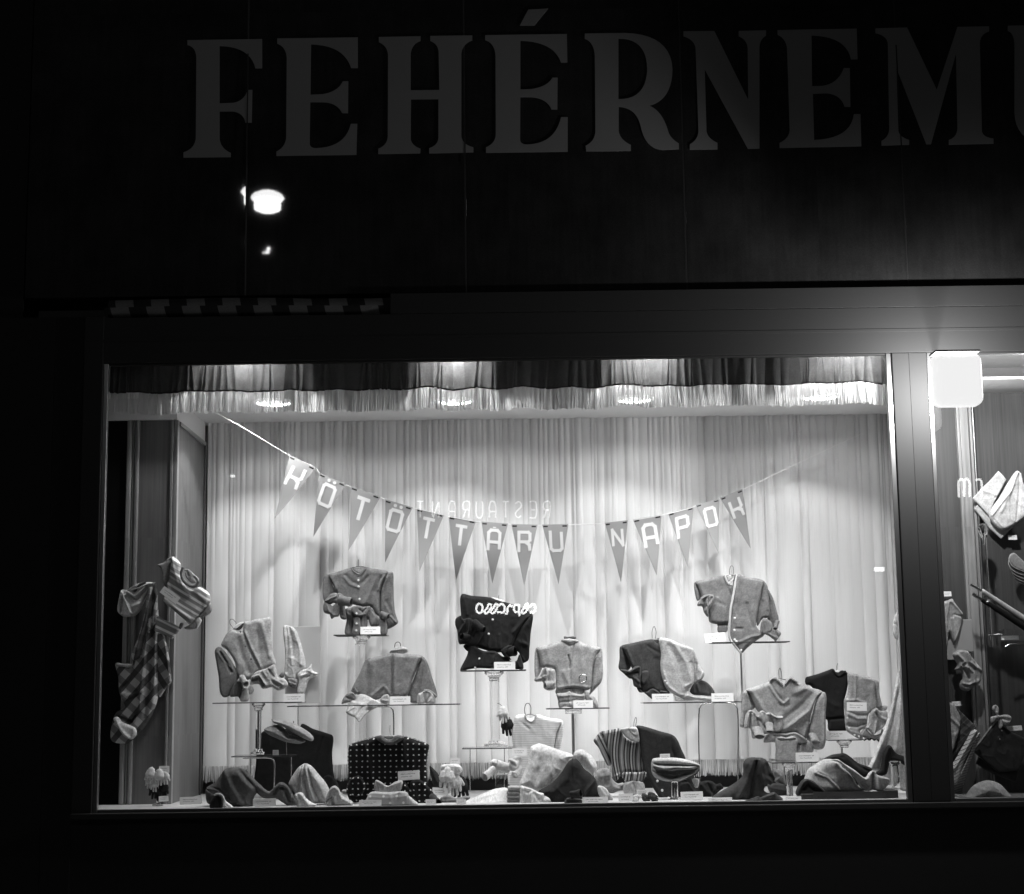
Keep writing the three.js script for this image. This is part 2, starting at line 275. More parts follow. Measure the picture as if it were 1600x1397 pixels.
// small lamps in the slot behind the valance, each boxed in by cheeks
const PL = [[387, 163, 'above the wooden pillar'], [710, 100, 'between the first and second ring lamps'], [1010, 120, 'over the third ring lamp'], [1328, 140, 'beside the dark mullion']];
for (const [px, wpx, where] of PL) {
  const a = W(px, 580, 0.06), half = wpx / 2 / 2500 * 8.56, y = 3.15, z = -0.16;
  const t = thing('pelmet_lamp', `small boxed lamp hidden behind the valance ${where}`, 'lamp', 'lamps behind the valance');
  add(t, 'back_plate', box(a.x - half, 3.075, -0.236, a.x + half, 3.29, -0.23), M.white);
  for (const s of [-1, 1]) add(t, 'cheek', box(a.x + s * half * 0.97 - 0.003, 2.998, -0.228, a.x + s * half * 0.97 + 0.003, 3.29, -0.085), plain(0.3, 0.8));
  bulb(t, a.x, y, z, 0.02, LAMP.pelmet * [0.62, 0.8, 0.9, 0.9][PL.findIndex((q) => q[0] === px)], 8);
  // head lamp in a small reflector turned into the display
  const sh = new THREE.SphereGeometry(0.042, 20, 10, 0, Math.PI * 2, 0, Math.PI / 2); sh.rotateX(0.75); sh.translate(px < 1200 ? a.x + 0.36 : a.x - 0.36, 3.045, -0.13); add(t, 'reflector', sh, M.white);
  add(t, 'bulb', new THREE.SphereGeometry(0.016, 16, 12).translate(px < 1200 ? a.x + 0.36 : a.x - 0.36, 3.045, -0.13), glow(8));
  const hx = px < 1200 ? a.x + 0.36 : a.x - 0.36; const sp = new THREE.SpotLight(gray(1), LAMP.head, 0, 0.92, 0.85); sp.name = 'head_light'; sp.position.set(hx, 3.03, -0.146); sp.target.position.set(hx * 0.95, 1.0, -0.62); scene.add(sp.target); sp.castShadow = true; sp.shadow.radius = 0.8; t.add(sp);
  done(t);
}
{ // wooden pier at the left of the display
  const t = thing('wood_pier', 'dark wood panelled pillar with a pale lit side, left end of the display', 'pillar');
  const x1 = W(196, 900, 0.48).x, x2 = W(212, 900, 0.48).x, x3 = W(264, 900, 0.48).x, y1 = 2.872, y0 = 0.7325;
  add(t, 'front_panel', box(-2.395, y0, BACK, x1, y1 - 0.001, PIER), M.mattBlack);
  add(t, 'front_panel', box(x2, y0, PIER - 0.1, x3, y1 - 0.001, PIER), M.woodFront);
  add(t, 'moulding', box(x1 - 0.006, y0, PIER - 0.04, x1 + 0.022, y1, PIER + 0.02, 0.008), M.woodTrim);
  add(t, 'moulding', box(x1 + 0.026, y0, PIER - 0.04, x2 - 0.02, y1, PIER + 0.013, 0.008), M.woodTrim);
  add(t, 'moulding', box(x2 - 0.016, y0, PIER - 0.04, x2 + 0.006, y1, PIER + 0.02, 0.008), M.woodTrim);
  add(t, 'corner_trim', box(x3 - 0.004, y0, PIER - 0.03, x3 + 0.012, y1, PIER + 0.014, 0.005), M.woodTrim);
  add(t, 'corner_trim', box(x3 + 0.014, y0, PIER - 0.03, PX + 0.004, y1, PIER + 0.008, 0.005), M.woodTrim);
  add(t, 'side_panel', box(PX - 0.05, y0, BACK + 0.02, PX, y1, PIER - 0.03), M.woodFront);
  add(t, 'side_trim', box(PX, y0, BACK + 0.02, PX + 0.012, y1, BACK + 0.045, 0.004), M.woodDark);
  add(t, 'side_trim', box(PX, y1 - 0.03, BACK + 0.046, PX + 0.012, y1 - 0.004, PIER - 0.03, 0.004), M.woodTrim);
  done(t);
}
// ---------- curtain and valance ----------
function foldedSheet(x0, x1, nx, ny, shape) { // shape(u along x, v from bottom 0 to top 1) -> [x, y, z]
  const pos = [], uv = [], idx = [];
  for (let j = 0; j <= ny; j++) for (let i = 0; i <= nx; i++) { const [x, y, z] = shape(x0 + (x1 - x0) * i / nx, j / ny); pos.push(x, y, z); uv.push(x, y); }
  for (let j = 0; j < ny; j++) for (let i = 0; i < nx; i++) { const a = j * (nx + 1) + i; idx.push(a, a + 1, a + nx + 2, a, a + nx + 2, a + nx + 1); }
  const g = new THREE.BufferGeometry(); g.setAttribute('position', new THREE.Float32BufferAttribute(pos, 3)); g.setAttribute('uv', new THREE.Float32BufferAttribute(uv, 2)); g.setIndex(idx); g.computeVertexNormals(); return g;
}
const weave = canvasTex(256, 256, (g, w, h) => { const im = g.createImageData(w, h); for (let y = 0; y < h; y++) for (let x = 0; x < w; x++) { const q = 255 * (0.93 + 0.03 * hash(x, 3) + 0.04 * hash(x, y)); const o = (y * w + x) * 4; im.data[o] = im.data[o + 1] = im.data[o + 2] = q; im.data[o + 3] = 255; } g.putImageData(im, 0, 0); }, 0.2, 0.2);
const curtainMat = new THREE.MeshPhysicalMaterial({ name: 'pale curtain cloth', color: gray(0.86), map: weave, roughness: 0.95, specularIntensity: 0.3, side: THREE.DoubleSide });
const fringeMat = new THREE.MeshStandardMaterial({ name: 'pale fringe thread', color: gray(0.78), roughness: 0.9, side: THREE.DoubleSide });
function strands(x0, x1, pitch, top, len, zAt, w, jitter) { // hanging threads, thin four-sided blades joined together
  const pos = [], idx = []; let k = 0;
  for (let x = x0; x < x1; x += pitch * rr(0.6, 1.4)) {
    const l = len * rr(1 - jitter, 1), z = zAt(x) + rr(-0.004, 0.004), yt = top(x), s = rr(-0.006, 0.006), ww = w * rr(0.6, 1.3), tw = rr(-0.8, 0.8), cx = Math.cos(tw) * ww, cz = Math.sin(tw) * ww;
    for (const [u, m] of [[0, 0], [0.5, 0.3], [1, 1]]) { const X = x + s * m, Y = yt - l * u, Z = z + rr(-0.001, 0.001); pos.push(X - cx, Y, Z - cz, X + cx, Y, Z + cz, X + cz * 0.6, Y, Z - cx * 0.6); }
    for (let r = 0; r < 2; r++) { const a = k + r * 3, b = a + 3; idx.push(a, b, b + 1, a, b + 1, a + 1, a + 1, b + 1, b + 2, a + 1, b + 2, a + 2, a + 2, b + 2, b, a + 2, b, a); } k += 9;
  }
  const g = new THREE.BufferGeometry(); g.setAttribute('position', new THREE.Float32BufferAttribute(pos, 3)); g.setIndex(idx); g.computeVertexNormals(); return g;
}
{ // tall pale curtain across the back
  const t = thing('display_curtain', 'tall pale pleated curtain with a fringed hem across the back', 'curtain');
  const creases = []; for (let x = PX - 0.02; x < 2.42; x += rr(0.035, 0.17)) creases.push({ x, h: rr(0.012, 0.05), drift: rr(-0.02, 0.02), top: rr(0.3, 1) });
  const fine = []; for (let x = PX - 0.02; x < 2.42; x += rr(0.022, 0.06)) fine.push({ x, h: rr(0.008, 0.022), reach: rr(0.25, 0.8) });
  const bottom = 0.905, top = CEIL + 0.004;
  const zc = (x, v) => {
    let i = 0; while (i + 2 < creases.length && creases[i + 1].x + creases[i + 1].drift * (1 - v) < x) i++;
    const a = creases[i], b = creases[i + 1], xa = a.x + a.drift * (1 - v), xb = b.x + b.drift * (1 - v), u = Math.max(0, Math.min(1, (x - xa) / (xb - xa)));
    let z = (a.h * (1 - 0.45 * v)) * Math.pow(Math.max(0, 1 - (2 * u - 1) ** 2), 0.55);
    let j = 0; while (j + 2 < fine.length && fine[j + 1].x < x) j++;
    const f = fine[j], w = (x - f.x) / (fine[j + 1].x - f.x), e = Math.max(0, (v - (1 - f.reach)) / f.reach);
    z += f.h * e * Math.pow(Math.max(0, 1 - (2 * w - 1) ** 2), 0.6); return z + 0.008 * (vnoise(x * 5, v * 3) - 0.5);
  };
  add(t, 'cloth', foldedSheet(PX + 0.013, 2.328, 1300, 44, (x, v) => [x, bottom + (top - bottom) * v, BACK + zc(x, v) - 0.03]), curtainMat);
  add(t, 'hem_band', foldedSheet(PX + 0.013, 2.328, 700, 2, (x, v) => [x, bottom - 0.006 + 0.02 * v, BACK + zc(x, 0) - 0.026]), curtainMat);
  const fr = add(t, 'fringe', strands(PX + 0.015, 2.32, 0.0048, () => bottom - 0.004, 0.105, (x) => BACK + zc(x, 0) - 0.02, 0.0019, 0.3), fringeMat); fr.userData.kind = 'stuff';
  add(t, 'rail', new THREE.CylinderGeometry(0.008, 0.008, 4.2, 10).rotateZ(Math.PI / 2).translate(0.21, CEIL - 0.008, BACK - 0.04), M.wire);
  done(t);
}
{ // dark gathered valance with a pale fringe, just behind the glass
  const t = thing('valance', 'dark gathered valance with a pale wavy fringe along the window head', 'valance');
  const pleats = []; for (let x = XL - 0.1; x < XR + 0.2; x += rr(0.016, 0.075)) pleats.push({ x, h: rr(0.006, 0.022), lean: rr(-0.02, 0.02) });
  const zv = (x, v) => { let i = 0; while (i + 2 < pleats.length && pleats[i + 1].x + pleats[i + 1].lean * v < x) i++; const a = pleats[i], b = pleats[i + 1], u = Math.max(0, Math.min(1, (x - a.x - a.lean * v) / (b.x + b.lean * v - a.x - a.lean * v))); return -0.062 + a.h * (0.4 + 0.6 * (1 - v)) * Math.sin(Math.PI * u) + 0.012 * Math.sin(x * 21 + Math.sin(x * 5) * 2); };
  const hem = (x) => 2.953 + 0.004 * Math.sin(x * 24) + 0.003 * Math.sin(x * 11 + 1) + 0.008 * (vnoise(x * 9, 4) - 0.5);
  add(t, 'gathered_cloth', foldedSheet(XL + 0.006, XR + 0.01, 1300, 10, (x, v) => [x, hem(x) + (3.12 - hem(x)) * v, zv(x, v)]), sheer(0.05, 0.55));
  const rope = []; for (let x = XL + 0.01; x <= XR; x += 0.02) rope.push(V(x, hem(x) - 0.001, zv(x, 0) + 0.003));
  add(t, 'braid', new THREE.TubeGeometry(new THREE.CatmullRomCurve3(rope), 500, 0.005, 6, false), M.soot);
  const fr = add(t, 'fringe', strands(XL + 0.012, XR, 0.0026, (x) => hem(x) - 0.003, 0.122, (x) => zv(x, 0), 0.0019, 0.1), new THREE.MeshPhysicalMaterial({ name: 'silky fringe', color: gray(0.9), roughness: 0.9, transmission: 0.5, thickness: 0, side: THREE.DoubleSide })); fr.userData.kind = 'stuff';
  done(t);
}
// right display box
struct('display_floor', box(2.26, 0.69, -1.42, 5.4, 0.732, -0.022), plain(0.12, 0.6));
struct('wall_back', box(2.385, 0.6, -1.5, 5.5, 3.3, -1.42), plain(0.2, 0.9));
struct('wall_right', box(5.4, 0.6, -1.42, 5.5, 3.3, -0.03), plain(0.2, 0.9));
struct('display_ceiling', new THREE.BoxGeometry(3.015, 0.012, 1.2).translate(3.89, CEIL + 0.006, -0.82), M.ceiling);
{
  const t = thing('wood_panelling', 'dark wood panelling with an upright moulding inside the neighbouring window', 'panelling');
  const x1 = W(1513, 1000, 0.48).x, x2 = W(1541, 1000, 0.48).x, y1 = 2.97, y0 = 0.7325;
  add(t, 'panel', box(2.258, y0, -0.6, x1, y1, PIER), M.woodDark);
  add(t, 'moulding', box(x1 - 0.002, y0, -0.55, x1 + 0.016, y1, PIER + 0.02, 0.006), M.woodTrim);
  add(t, 'moulding', box(x1 + 0.018, y0, -0.55, x2 - 0.032, y1, PIER + 0.012, 0.006), M.woodTrim);
  add(t, 'moulding', box(x2 - 0.03, y0, -0.55, x2 - 0.014, y1, PIER + 0.02, 0.006), M.woodTrim);
  add(t, 'metal_edge', box(x2 - 0.012, y0, -0.55, x2 - 0.002, y1, PIER + 0.024, 0.004), M.steel);
  add(t, 'panel', box(x2, y0, -0.6, 5.39, y1, PIER - 0.02), M.woodDark);
  done(t);
}
{ // added opal lamp: its light on the lintel and mullion stands in for glare
  const a = W(1458, 636, -0.4), b = W(1530, 553, -0.4), t = thing('added_opal_lamp', 'white opal lamp box added before the neighbouring window to stand in for glare', 'lamp');
  const w = b.x - a.x, h = b.y - a.y, cx = (a.x + b.x) / 2, cy = (a.y + b.y) / 2;
  add(t, 'opal_glass', new RoundedBoxGeometry(w, h, 0.13, 5, 0.045).translate(cx, cy, 0.4), glow(0.78));
  add(t, 'cap', box(cx - w * 0.46, b.y + 0.001, 0.338, cx + w * 0.46, b.y + 0.012, 0.46, 0.004), M.black);  // cap sized to keep the added light off the sign letters
  add(t, 'arm', box(cx - 0.003, b.y + 0.013, 0.03, cx + 0.003, b.y + 0.02, 0.41, 0.002), M.black);
  const l = new THREE.PointLight(gray(1), LAMP.opal); l.name = 'opal_light'; l.position.set(cx, cy, 0.4); l.shadow.radius = 1.6; l.castShadow = true; t.add(l);
  done(t);
}
{ // bulb added out of view to brighten the goods in the neighbouring window
  const t = thing('pelmet_lamp', 'bare bulb added out of view behind the lintel of the neighbouring window', 'lamp', 'lamps behind the valance');
  add(t, 'holder', new THREE.CylinderGeometry(0.02, 0.026, 0.07, 14).translate(2.95, 3.11, -0.2), M.white);
  bulb(t, 2.95, 3.04, -0.2, 0.03, LAMP.side, 8); done(t);
}

// ---------- sign ----------
{
  const t = thing('shop_sign', 'black glass fascia with the tall serif letters FEHÉRNEMŰ', 'sign');
  const seams = [-2.652, -1.445, -0.238, 0.969, 2.176, 3.383, 4.59];
  const y0 = 3.475, y1 = 5.75;
  for (let k = 0; k + 1 < seams.length; k++) {
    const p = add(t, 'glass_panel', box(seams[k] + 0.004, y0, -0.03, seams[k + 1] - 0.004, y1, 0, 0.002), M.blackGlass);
    if (k === 0) { // this panel hangs a hair out of true
      p.geometry.translate(1.449, -4.6, 0); p.geometry.rotateY(0.0072).rotateX(0.0040); p.geometry.translate(-1.449, 4.6, -0.002);
    }
    add(t, 'joint_strip', box(seams[k + 1] - 0.0038, y0, -0.028, seams[k + 1] + 0.0038, y1, -0.0006), plain(0.03, 0.5));
    if (k < 2 || k === 3) add(t, 'joint_cover', box(seams[k + 1] - 0.0035, 4.2, 0.0041, seams[k + 1] + 0.0035, 4.86, 0.0052), plain(0.02, 0.6));
  }
  add(t, 'backing', box(-2.9, 3.475, -0.3, 9, y1 + 0.05, -0.034), M.blackSoft);
  add(t, 'end_panel', box(-9, 3.36, -0.3, -2.66, y1, -0.012), M.blackSoft);
  add(t, 'end_panel', box(4.6, y0, -0.032, 9, y1, -0.012), M.blackSoft);
  const paint = plain(0.245, 0.6);
  const letter = (c, out, holes = []) => {
    const p = (x, y) => { const q = at(c, x, y, -0.008); return [q.x, q.y]; };
    const draw = (s, list) => { list.forEach((e, i) => { const a = p(e[0], e[1]); if (!i) s.moveTo(...a); else if (e.length === 2) s.lineTo(...a); else s.quadraticCurveTo(...a, ...p(e[2], e[3])); }); return s; };
    const s = draw(new THREE.Shape(), out); holes.forEach((h) => s.holes.push(draw(new THREE.Path(), h)));
    return new THREE.ExtrudeGeometry(s, { depth: 0.0025, bevelEnabled: false, curveSegments: 10 }).translate(0, 0, 0.0013);
  };
  const put = (n, ...g) => { add(t, 'letter', g.length > 1 ? mergeGeometries(g) : g[0], paint).userData.label = `letter ${n} of the sign`; };
  put('F', letter('S1', [[120, 142], [387, 138], [387, 243], [363, 243], [345, 165, 235, 163], [235, 368], [285, 366], [325, 358, 335, 320], [352, 320], [350, 437], [327, 437], [320, 400, 280, 397], [235, 397], [235, 495], [240, 530, 275, 545], [275, 560], [106, 562], [106, 543], [148, 530, 150, 490], [152, 205], [150, 165, 120, 160]]));
  put('E', letter('S1', [[441, 136], [729, 132], [729, 242], [705, 242], [680, 160, 562, 157], [560, 337], [605, 335], [660, 325, 675, 289], [695, 289], [694, 403], [673, 403], [655, 365, 605, 364], [559, 364], [557, 510], [557, 528, 580, 528], [685, 525, 704, 441], [727, 441], [724, 552], [438, 556], [438, 540], [470, 525, 473, 490], [475, 205], [472, 165, 441, 155]]));
  put('H', letter('S1', [[804, 131], [953, 128], [953, 145], [922, 155, 918, 190], [918, 321], [1020, 320], [1018, 190], [1018, 155, 988, 145], [988, 127], [1138, 125], [1138, 143], [1103, 155, 1099, 190], [1099, 485], [1102, 515, 1142, 525], [1142, 543], [984, 547], [984, 528], [1016, 518, 1017, 490], [1017, 353], [919, 354], [918, 495], [922, 520, 953, 530], [952, 547], [802, 549], [802, 530], [835, 518, 836, 485], [837, 195], [834, 160, 804, 150]]));
  put('É', letter('S1', [[1184, 124], [1476, 120], [1478, 222], [1455, 222], [1430, 147, 1310, 144], [1310, 318], [1350, 317], [1408, 308, 1424, 276], [1443, 276], [1442, 390], [1421, 390], [1405, 350, 1350, 346], [1310, 346], [1309, 498], [1310, 515, 1335, 515], [1435, 512, 1455, 417], [1479, 417], [1479, 541], [1187, 545], [1187, 525], [1220, 512, 1222, 480], [1221, 195], [1217, 152, 1184, 142]]), letter('S1', [[1338, 33], [1410, 29], [1360, 90], [1308, 90]]));
  put('R', letter('S2', [[75, 115], [215, 113], [375, 118, 380, 240], [378, 345, 300, 366], [345, 385, 365, 455], [372, 480, 402, 497], [402, 517], [345, 520], [285, 515, 270, 440], [255, 372, 193, 370], [193, 455], [198, 485, 235, 502], [235, 523], [80, 525], [78, 505], [110, 490, 112, 455], [110, 195], [108, 145, 75, 133]], [[[192, 133], [290, 130, 292, 240], [288, 345, 192, 343]]]));
  put('N', letter('S2', [[418, 107], [525, 106], [643, 345], [641, 165], [638, 135, 610, 125], [610, 106], [705, 104], [705, 122], [683, 135, 682, 165], [682, 515], [642, 516], [492, 240], [498, 455], [502, 480, 536, 495], [536, 518], [440, 519], [440, 500], [468, 485, 470, 455], [460, 165], [455, 135, 418, 125]]));
  put('E', letter('S2', [[745, 103], [1020, 98], [1023, 205], [1000, 205], [985, 125, 863, 122], [865, 298], [900, 297], [955, 290, 975, 235], [996, 235], [998, 370], [978, 370], [965, 325, 912, 323], [868, 325], [872, 485], [1000, 480, 1010, 395], [1033, 395], [1036, 507], [752, 513], [752, 495], [785, 480, 787, 450], [778, 165], [772, 130, 745, 120]]));
  put('M', letter('S2', [[1085, 97], [1195, 94], [1298, 310], [1370, 92], [1480, 90], [1480, 108], [1448, 118, 1448, 150], [1455, 455], [1458, 475, 1495, 480], [1495, 498], [1340, 502], [1340, 485], [1368, 475, 1370, 445], [1365, 185], [1278, 500], [1262, 500], [1158, 235], [1165, 455], [1170, 475, 1202, 485], [1202, 502], [1106, 505], [1106, 488], [1132, 475, 1133, 445], [1128, 150], [1125, 122, 1085, 114]]));
  put('Ű', letter('S2', [[1545, 88], [1690, 85], [1690, 103], [1655, 112, 1655, 150], [1655, 400], [1660, 470, 1730, 470], [1800, 468, 1805, 400], [1805, 150], [1800, 112, 1770, 103], [1770, 83], [1870, 81], [1870, 99], [1836, 112, 1835, 150], [1835, 400], [1830, 505, 1720, 505], [1572, 505, 1568, 390], [1568, 150], [1565, 112, 1545, 106]]), letter('S2', [[1650, 12], [1700, 10], [1672, 62], [1635, 62]]), letter('S2', [[1750, 10], [1800, 8], [1772, 60], [1735, 60]]));
  done(t);
}
{ // rolled striped awning above the lintel, half hidden by its cover board
  const t = thing('rolled_awning', 'rolled striped awning lying along the lintel below the sign', 'awning');
  const tex = canvasTex(256, 256, (g, w, h) => { g.fillStyle = css(0.02); g.fillRect(0, 0, w, h); g.fillStyle = css(0.2); for (const k of [-256, 0, 256]) { g.beginPath(); g.moveTo(k + 20, 0); g.lineTo(k + 150, 0); g.lineTo(k + 190, 256); g.lineTo(k + 60, 256); g.fill(); } for (let i = 0; i < 900; i++) { g.fillStyle = `rgba(0,0,0,${0.18 * hash(i, 2)})`; g.fillRect(hash(i, 5) * w, hash(i, 9) * h, 14 * hash(i, 1), 2); } }, 1, 1);
  const x0 = W(165, 478, -0.06).x, len = 6.2, r = 0.052, g = new THREE.CylinderGeometry(r, r, len, 28, 220, true); g.rotateZ(Math.PI / 2);
  const p = g.attributes.position, uv = g.attributes.uv;
  for (let i = 0; i < p.count; i++) { const x = p.getX(i), s = 1 + 0.10 * (vnoise(x * 6, Math.atan2(p.getY(i), p.getZ(i)) * 1.5) - 0.5); uv.setXY(i, (x + 3.1) / 0.194, Math.atan2(p.getY(i), p.getZ(i)) / Math.PI); p.setY(i, p.getY(i) * s - 0.006 * Math.sin(x * 3)); p.setZ(i, p.getZ(i) * s); }
  g.computeVertexNormals(); g.translate(x0 + len / 2, 3.408, -0.03);
  add(t, 'striped_roll', g, new THREE.MeshStandardMaterial({ name: 'striped awning cloth', map: tex, roughness: 0.95, side: THREE.DoubleSide }));
  const xc = W(608, 480, -0.115).x; add(t, 'cover_board', box(xc, 3.3525, 0.0235, 6, 3.466, 0.0295, 0.002), M.black);
  add(t, 'housing', box(x0 - 0.05, 3.3525, -0.13, 6.2, 3.474, -0.1), M.soot);
  done(t);
}

// ---------- across the street: what the glass mirrors ----------
{
  const t = thing('opposite_building', 'plain dark house across the street, mirrored behind the neon signs', 'building');
  add(t, 'wall', box(-16, -0.12, 18.12, 16, 13, 24), plain(0.12, 0.9));
  for (let k = 0; k < 8; k++) for (const y of [5.6, 9.2]) { const x = -13 + k * 3.7; add(t, 'window', box(x, y, 18.06, x + 1.3, y + 2.1, 18.115), plain(0.02, 0.2)); }
  add(t, 'cornice', box(-16.2, 12.6, 17.9, 16.2, 13.2, 18.115), plain(0.14, 0.9));
  done(t);
}
// a point that the window glass shows at this spot of the photograph, "z" metres out in the street
const mirror = (px, py, z) => { const p = W(px, py, z); p.z = z; return p; };
const TZ = 17.96;
function neon(t, list, r, mat) { // strokes in picture measure, one bent tube each
  for (const s of list) { const pts = s.map(([x, y]) => mirror(x, y, TZ)); add(t, 'neon_tube', new THREE.TubeGeometry(new THREE.CatmullRomCurve3(pts, false, 'centripetal'), Math.max(10, pts.length * 6), r, 8, false), mat); }
}
{
  const t = thing('neon_sign', 'neon sign RESTAURANT across the street, mirrored faintly over the bunting', 'neon sign');
  const G = { // glyphs 0..1 wide, 0..1 high, as the mirror turns them
    R: [[[0.95, 1], [0.95, 0], [0.2, 0.02], [0, 0.16], [0, 0.36], [0.2, 0.5], [0.95, 0.5]], [[0.5, 0.5], [0.05, 1]]], E: [[[0, 0], [0.95, 0], [0.95, 1], [0, 1]], [[0.95, 0.5], [0.25, 0.5]]], S: [[[0.05, 0.12], [0.5, 0], [0.95, 0.14], [0.9, 0.35], [0.1, 0.65], [0.05, 0.86], [0.5, 1], [0.95, 0.88]]], T: [[[0, 0], [1, 0]], [[0.5, 0.02], [0.5, 1]]], A: [[[0, 1], [0, 0.25], [0.25, 0], [0.75, 0], [1, 0.25], [1, 1]], [[0.02, 0.62], [0.98, 0.62]]], U: [[[0, 0], [0, 0.82], [0.25, 1], [0.75, 1], [1, 0.82], [1, 0]]], N: [[[1, 1], [1, 0], [0, 1], [0, 0]]] };
  'RESTAURANT'.split('').forEach((ch, i) => { const xc = [854, 832, 810, 790, 769.5, 749, 728, 706.5, 681, 656.5][i], y = 784 - i * 0.05, w = 9.5, h = 25; neon(t, G[ch].map((s) => s.map(([u, v]) => [xc - w / 2 + u * w, y + v * h])), 0.013, glow(2.6)); });
  const a = mirror(866, 777, 18.03), b = mirror(646, 815, 18.03); add(t, 'sign_board', box(Math.min(a.x, b.x), Math.min(a.y, b.y), 18.0, Math.max(a.x, b.x), Math.max(a.y, b.y), 18.06), M.blackSoft); done(t);
}
{
  const t = thing('neon_sign', 'handwritten neon sign espresso across the street, mirrored on the black cardigan', 'neon sign');
  const f = (x, y) => [C.F[0] + x / C.F[2], C.F[1] + y / C.F[2]];
  const oval = (cx, cy, rx, ry, n = 11, a0 = 0, a1 = 6.3) => Array.from({ length: n + 1 }, (_, k) => { const a = a0 + (a1 - a0) * k / n; return f(cx + rx * Math.cos(a), cy + ry * Math.sin(a)); });
  const ess = (x) => [f(x + 50, 285), f(x + 20, 270), f(x - 8, 320), f(x - 42, 365), f(x - 20, 388), f(x + 16, 360), f(x + 48, 300)];
  neon(t, [oval(552, 325, 40, 58), ess(655), ess(735), [...oval(828, 325, 40, 55, 9, -2.6, 2.2), f(770, 380)], [f(935, 275), f(905, 320), f(895, 385), f(870, 392)], [f(935, 280), f(950, 300), f(975, 290)], [f(1052, 420), f(1045, 300), f(1050, 275)], oval(1015, 325, 34, 45), ess(1120), [...oval(1215, 325, 34, 52, 9, -2.8, 2.0), f(1180, 385)]], 0.018, glow(9));
  const a = mirror(842, 936, 18.03), b = mirror(738, 968, 18.03); add(t, 'sign_board', box(a.x < b.x ? a.x : b.x, Math.min(a.y, b.y), 18.0, Math.max(a.x, b.x), Math.max(a.y, b.y), 18.06), M.blackSoft); done(t);
}
{
  const t = thing('neon_sign', 'end of a neon sign with letters r and m, mirrored in the neighbouring window', 'neon sign');
  neon(t, [[[1498.5, 777], [1498, 753], [1500.5, 749], [1504, 749], [1506, 753], [1506.5, 776]], [[1506, 753], [1508.5, 749], [1512, 749], [1514.5, 753], [1515, 776]], [[1525, 750], [1531, 749], [1533.5, 752], [1534, 776]]], 0.02, glow(7));
  const a = mirror(1494, 744, 18.03), b = mirror(1540, 782, 18.03); add(t, 'sign_board', box(a.x, b.y, 18.0, b.x, a.y, 18.06), M.blackSoft); done(t);
}
for (const [px, py, w, h, v, label] of [[1374, 889.5, 16, 6.5, 9, 'small lit name plate across the street, mirrored at the right of the curtain'], [363, 744, 8, 4, 7, 'tiny lit name plate across the street, mirrored above the pillar']]) {
  const t = thing('lit_sign', label, 'lit sign'), a = mirror(px - w / 2, py + h / 2, 18.02), b = mirror(px + w / 2, py - h / 2, 18.02);
  add(t, 'lit_face', new RoundedBoxGeometry(b.x - a.x, b.y - a.y, 0.04, 3, 0.015).translate((a.x + b.x) / 2, (a.y + b.y) / 2, 18.03), glow(v));
  add(t, 'casing', box(a.x - 0.02, a.y - 0.02, 18.05, b.x + 0.02, b.y + 0.02, 18.11), M.blackSoft); done(t);
}
{ // street lamp on the near kerb, mirrored in the fascia; hood and glass bowl on a post
  const z = 6.5, t = thing('street_lamp', 'street lamp with a wide opal hood hung on a wire, mirrored in the black fascia', 'street lamp');
  const p = (x, y) => mirror(x, y, z), c = p(418, 315), u = p(419, 315).x - c.x, top = p(418, 299).y;
  const hood = [[0.5, 299], [14, 300.5], [23, 305], [26, 309.5], [23, 313.5], [19, 314.5]].map(([r, y]) => new THREE.Vector2(Math.max(0.001, r * u), p(418, y).y));
  add(t, 'opal_hood', new THREE.LatheGeometry(hood, 40).translate(c.x, 0, z), glow(26));
  const bowl = [[20, 314.5], [21, 321], [20.5, 327], [13, 330.5], [0.3, 331.5]].map(([r, y]) => new THREE.Vector2(Math.max(0.001, r * u), p(418, y).y));
  add(t, 'glass_bowl', new THREE.LatheGeometry(bowl, 40).translate(c.x, 0, z), glow(34));
  add(t, 'suspension_wire', new THREE.CylinderGeometry(0.004, 0.004, 2.2, 8).translate(c.x, top + 1.1, z), M.soot);
  add(t, 'span_wire', new THREE.CylinderGeometry(0.005, 0.005, 24, 8).rotateZ(Math.PI / 2).translate(c.x, top + 2.2, z), M.soot);
  const l = new THREE.PointLight(gray(1), LAMP.street); l.name = 'street_light'; l.position.set(c.x, p(418, 323).y, z); l.shadow.radius = 2.5; l.castShadow = true; t.add(l);
  done(t);
}
for (const [px, py, r, label] of [[419.6, 388.8, 2.7, 'upper of two small far street lamps mirrored under the big lamp'], [417.3, 394, 2.9, 'lower of two small far street lamps mirrored under the big lamp'], [411.5, 394.6, 1.2, 'tiny far lamp mirrored beside the two small street lamps']]) {
  const z = 17.4, t = thing('far_lamp', label, 'street lamp'), c = mirror(px, py, z), u = r / 2500 * (8.5 + z);
  add(t, 'globe', new THREE.SphereGeometry(u, 16, 12).scale(r > 2.8 ? 1.2 : 1, r > 2.8 ? 0.8 : 1, 1).translate(c.x, c.y, c.z), glow(40));
  add(t, 'bracket', new THREE.CylinderGeometry(0.008, 0.008, 0.7, 8).rotateX(Math.PI / 2).translate(c.x, c.y + u, c.z + 0.35), M.black); done(t);
}

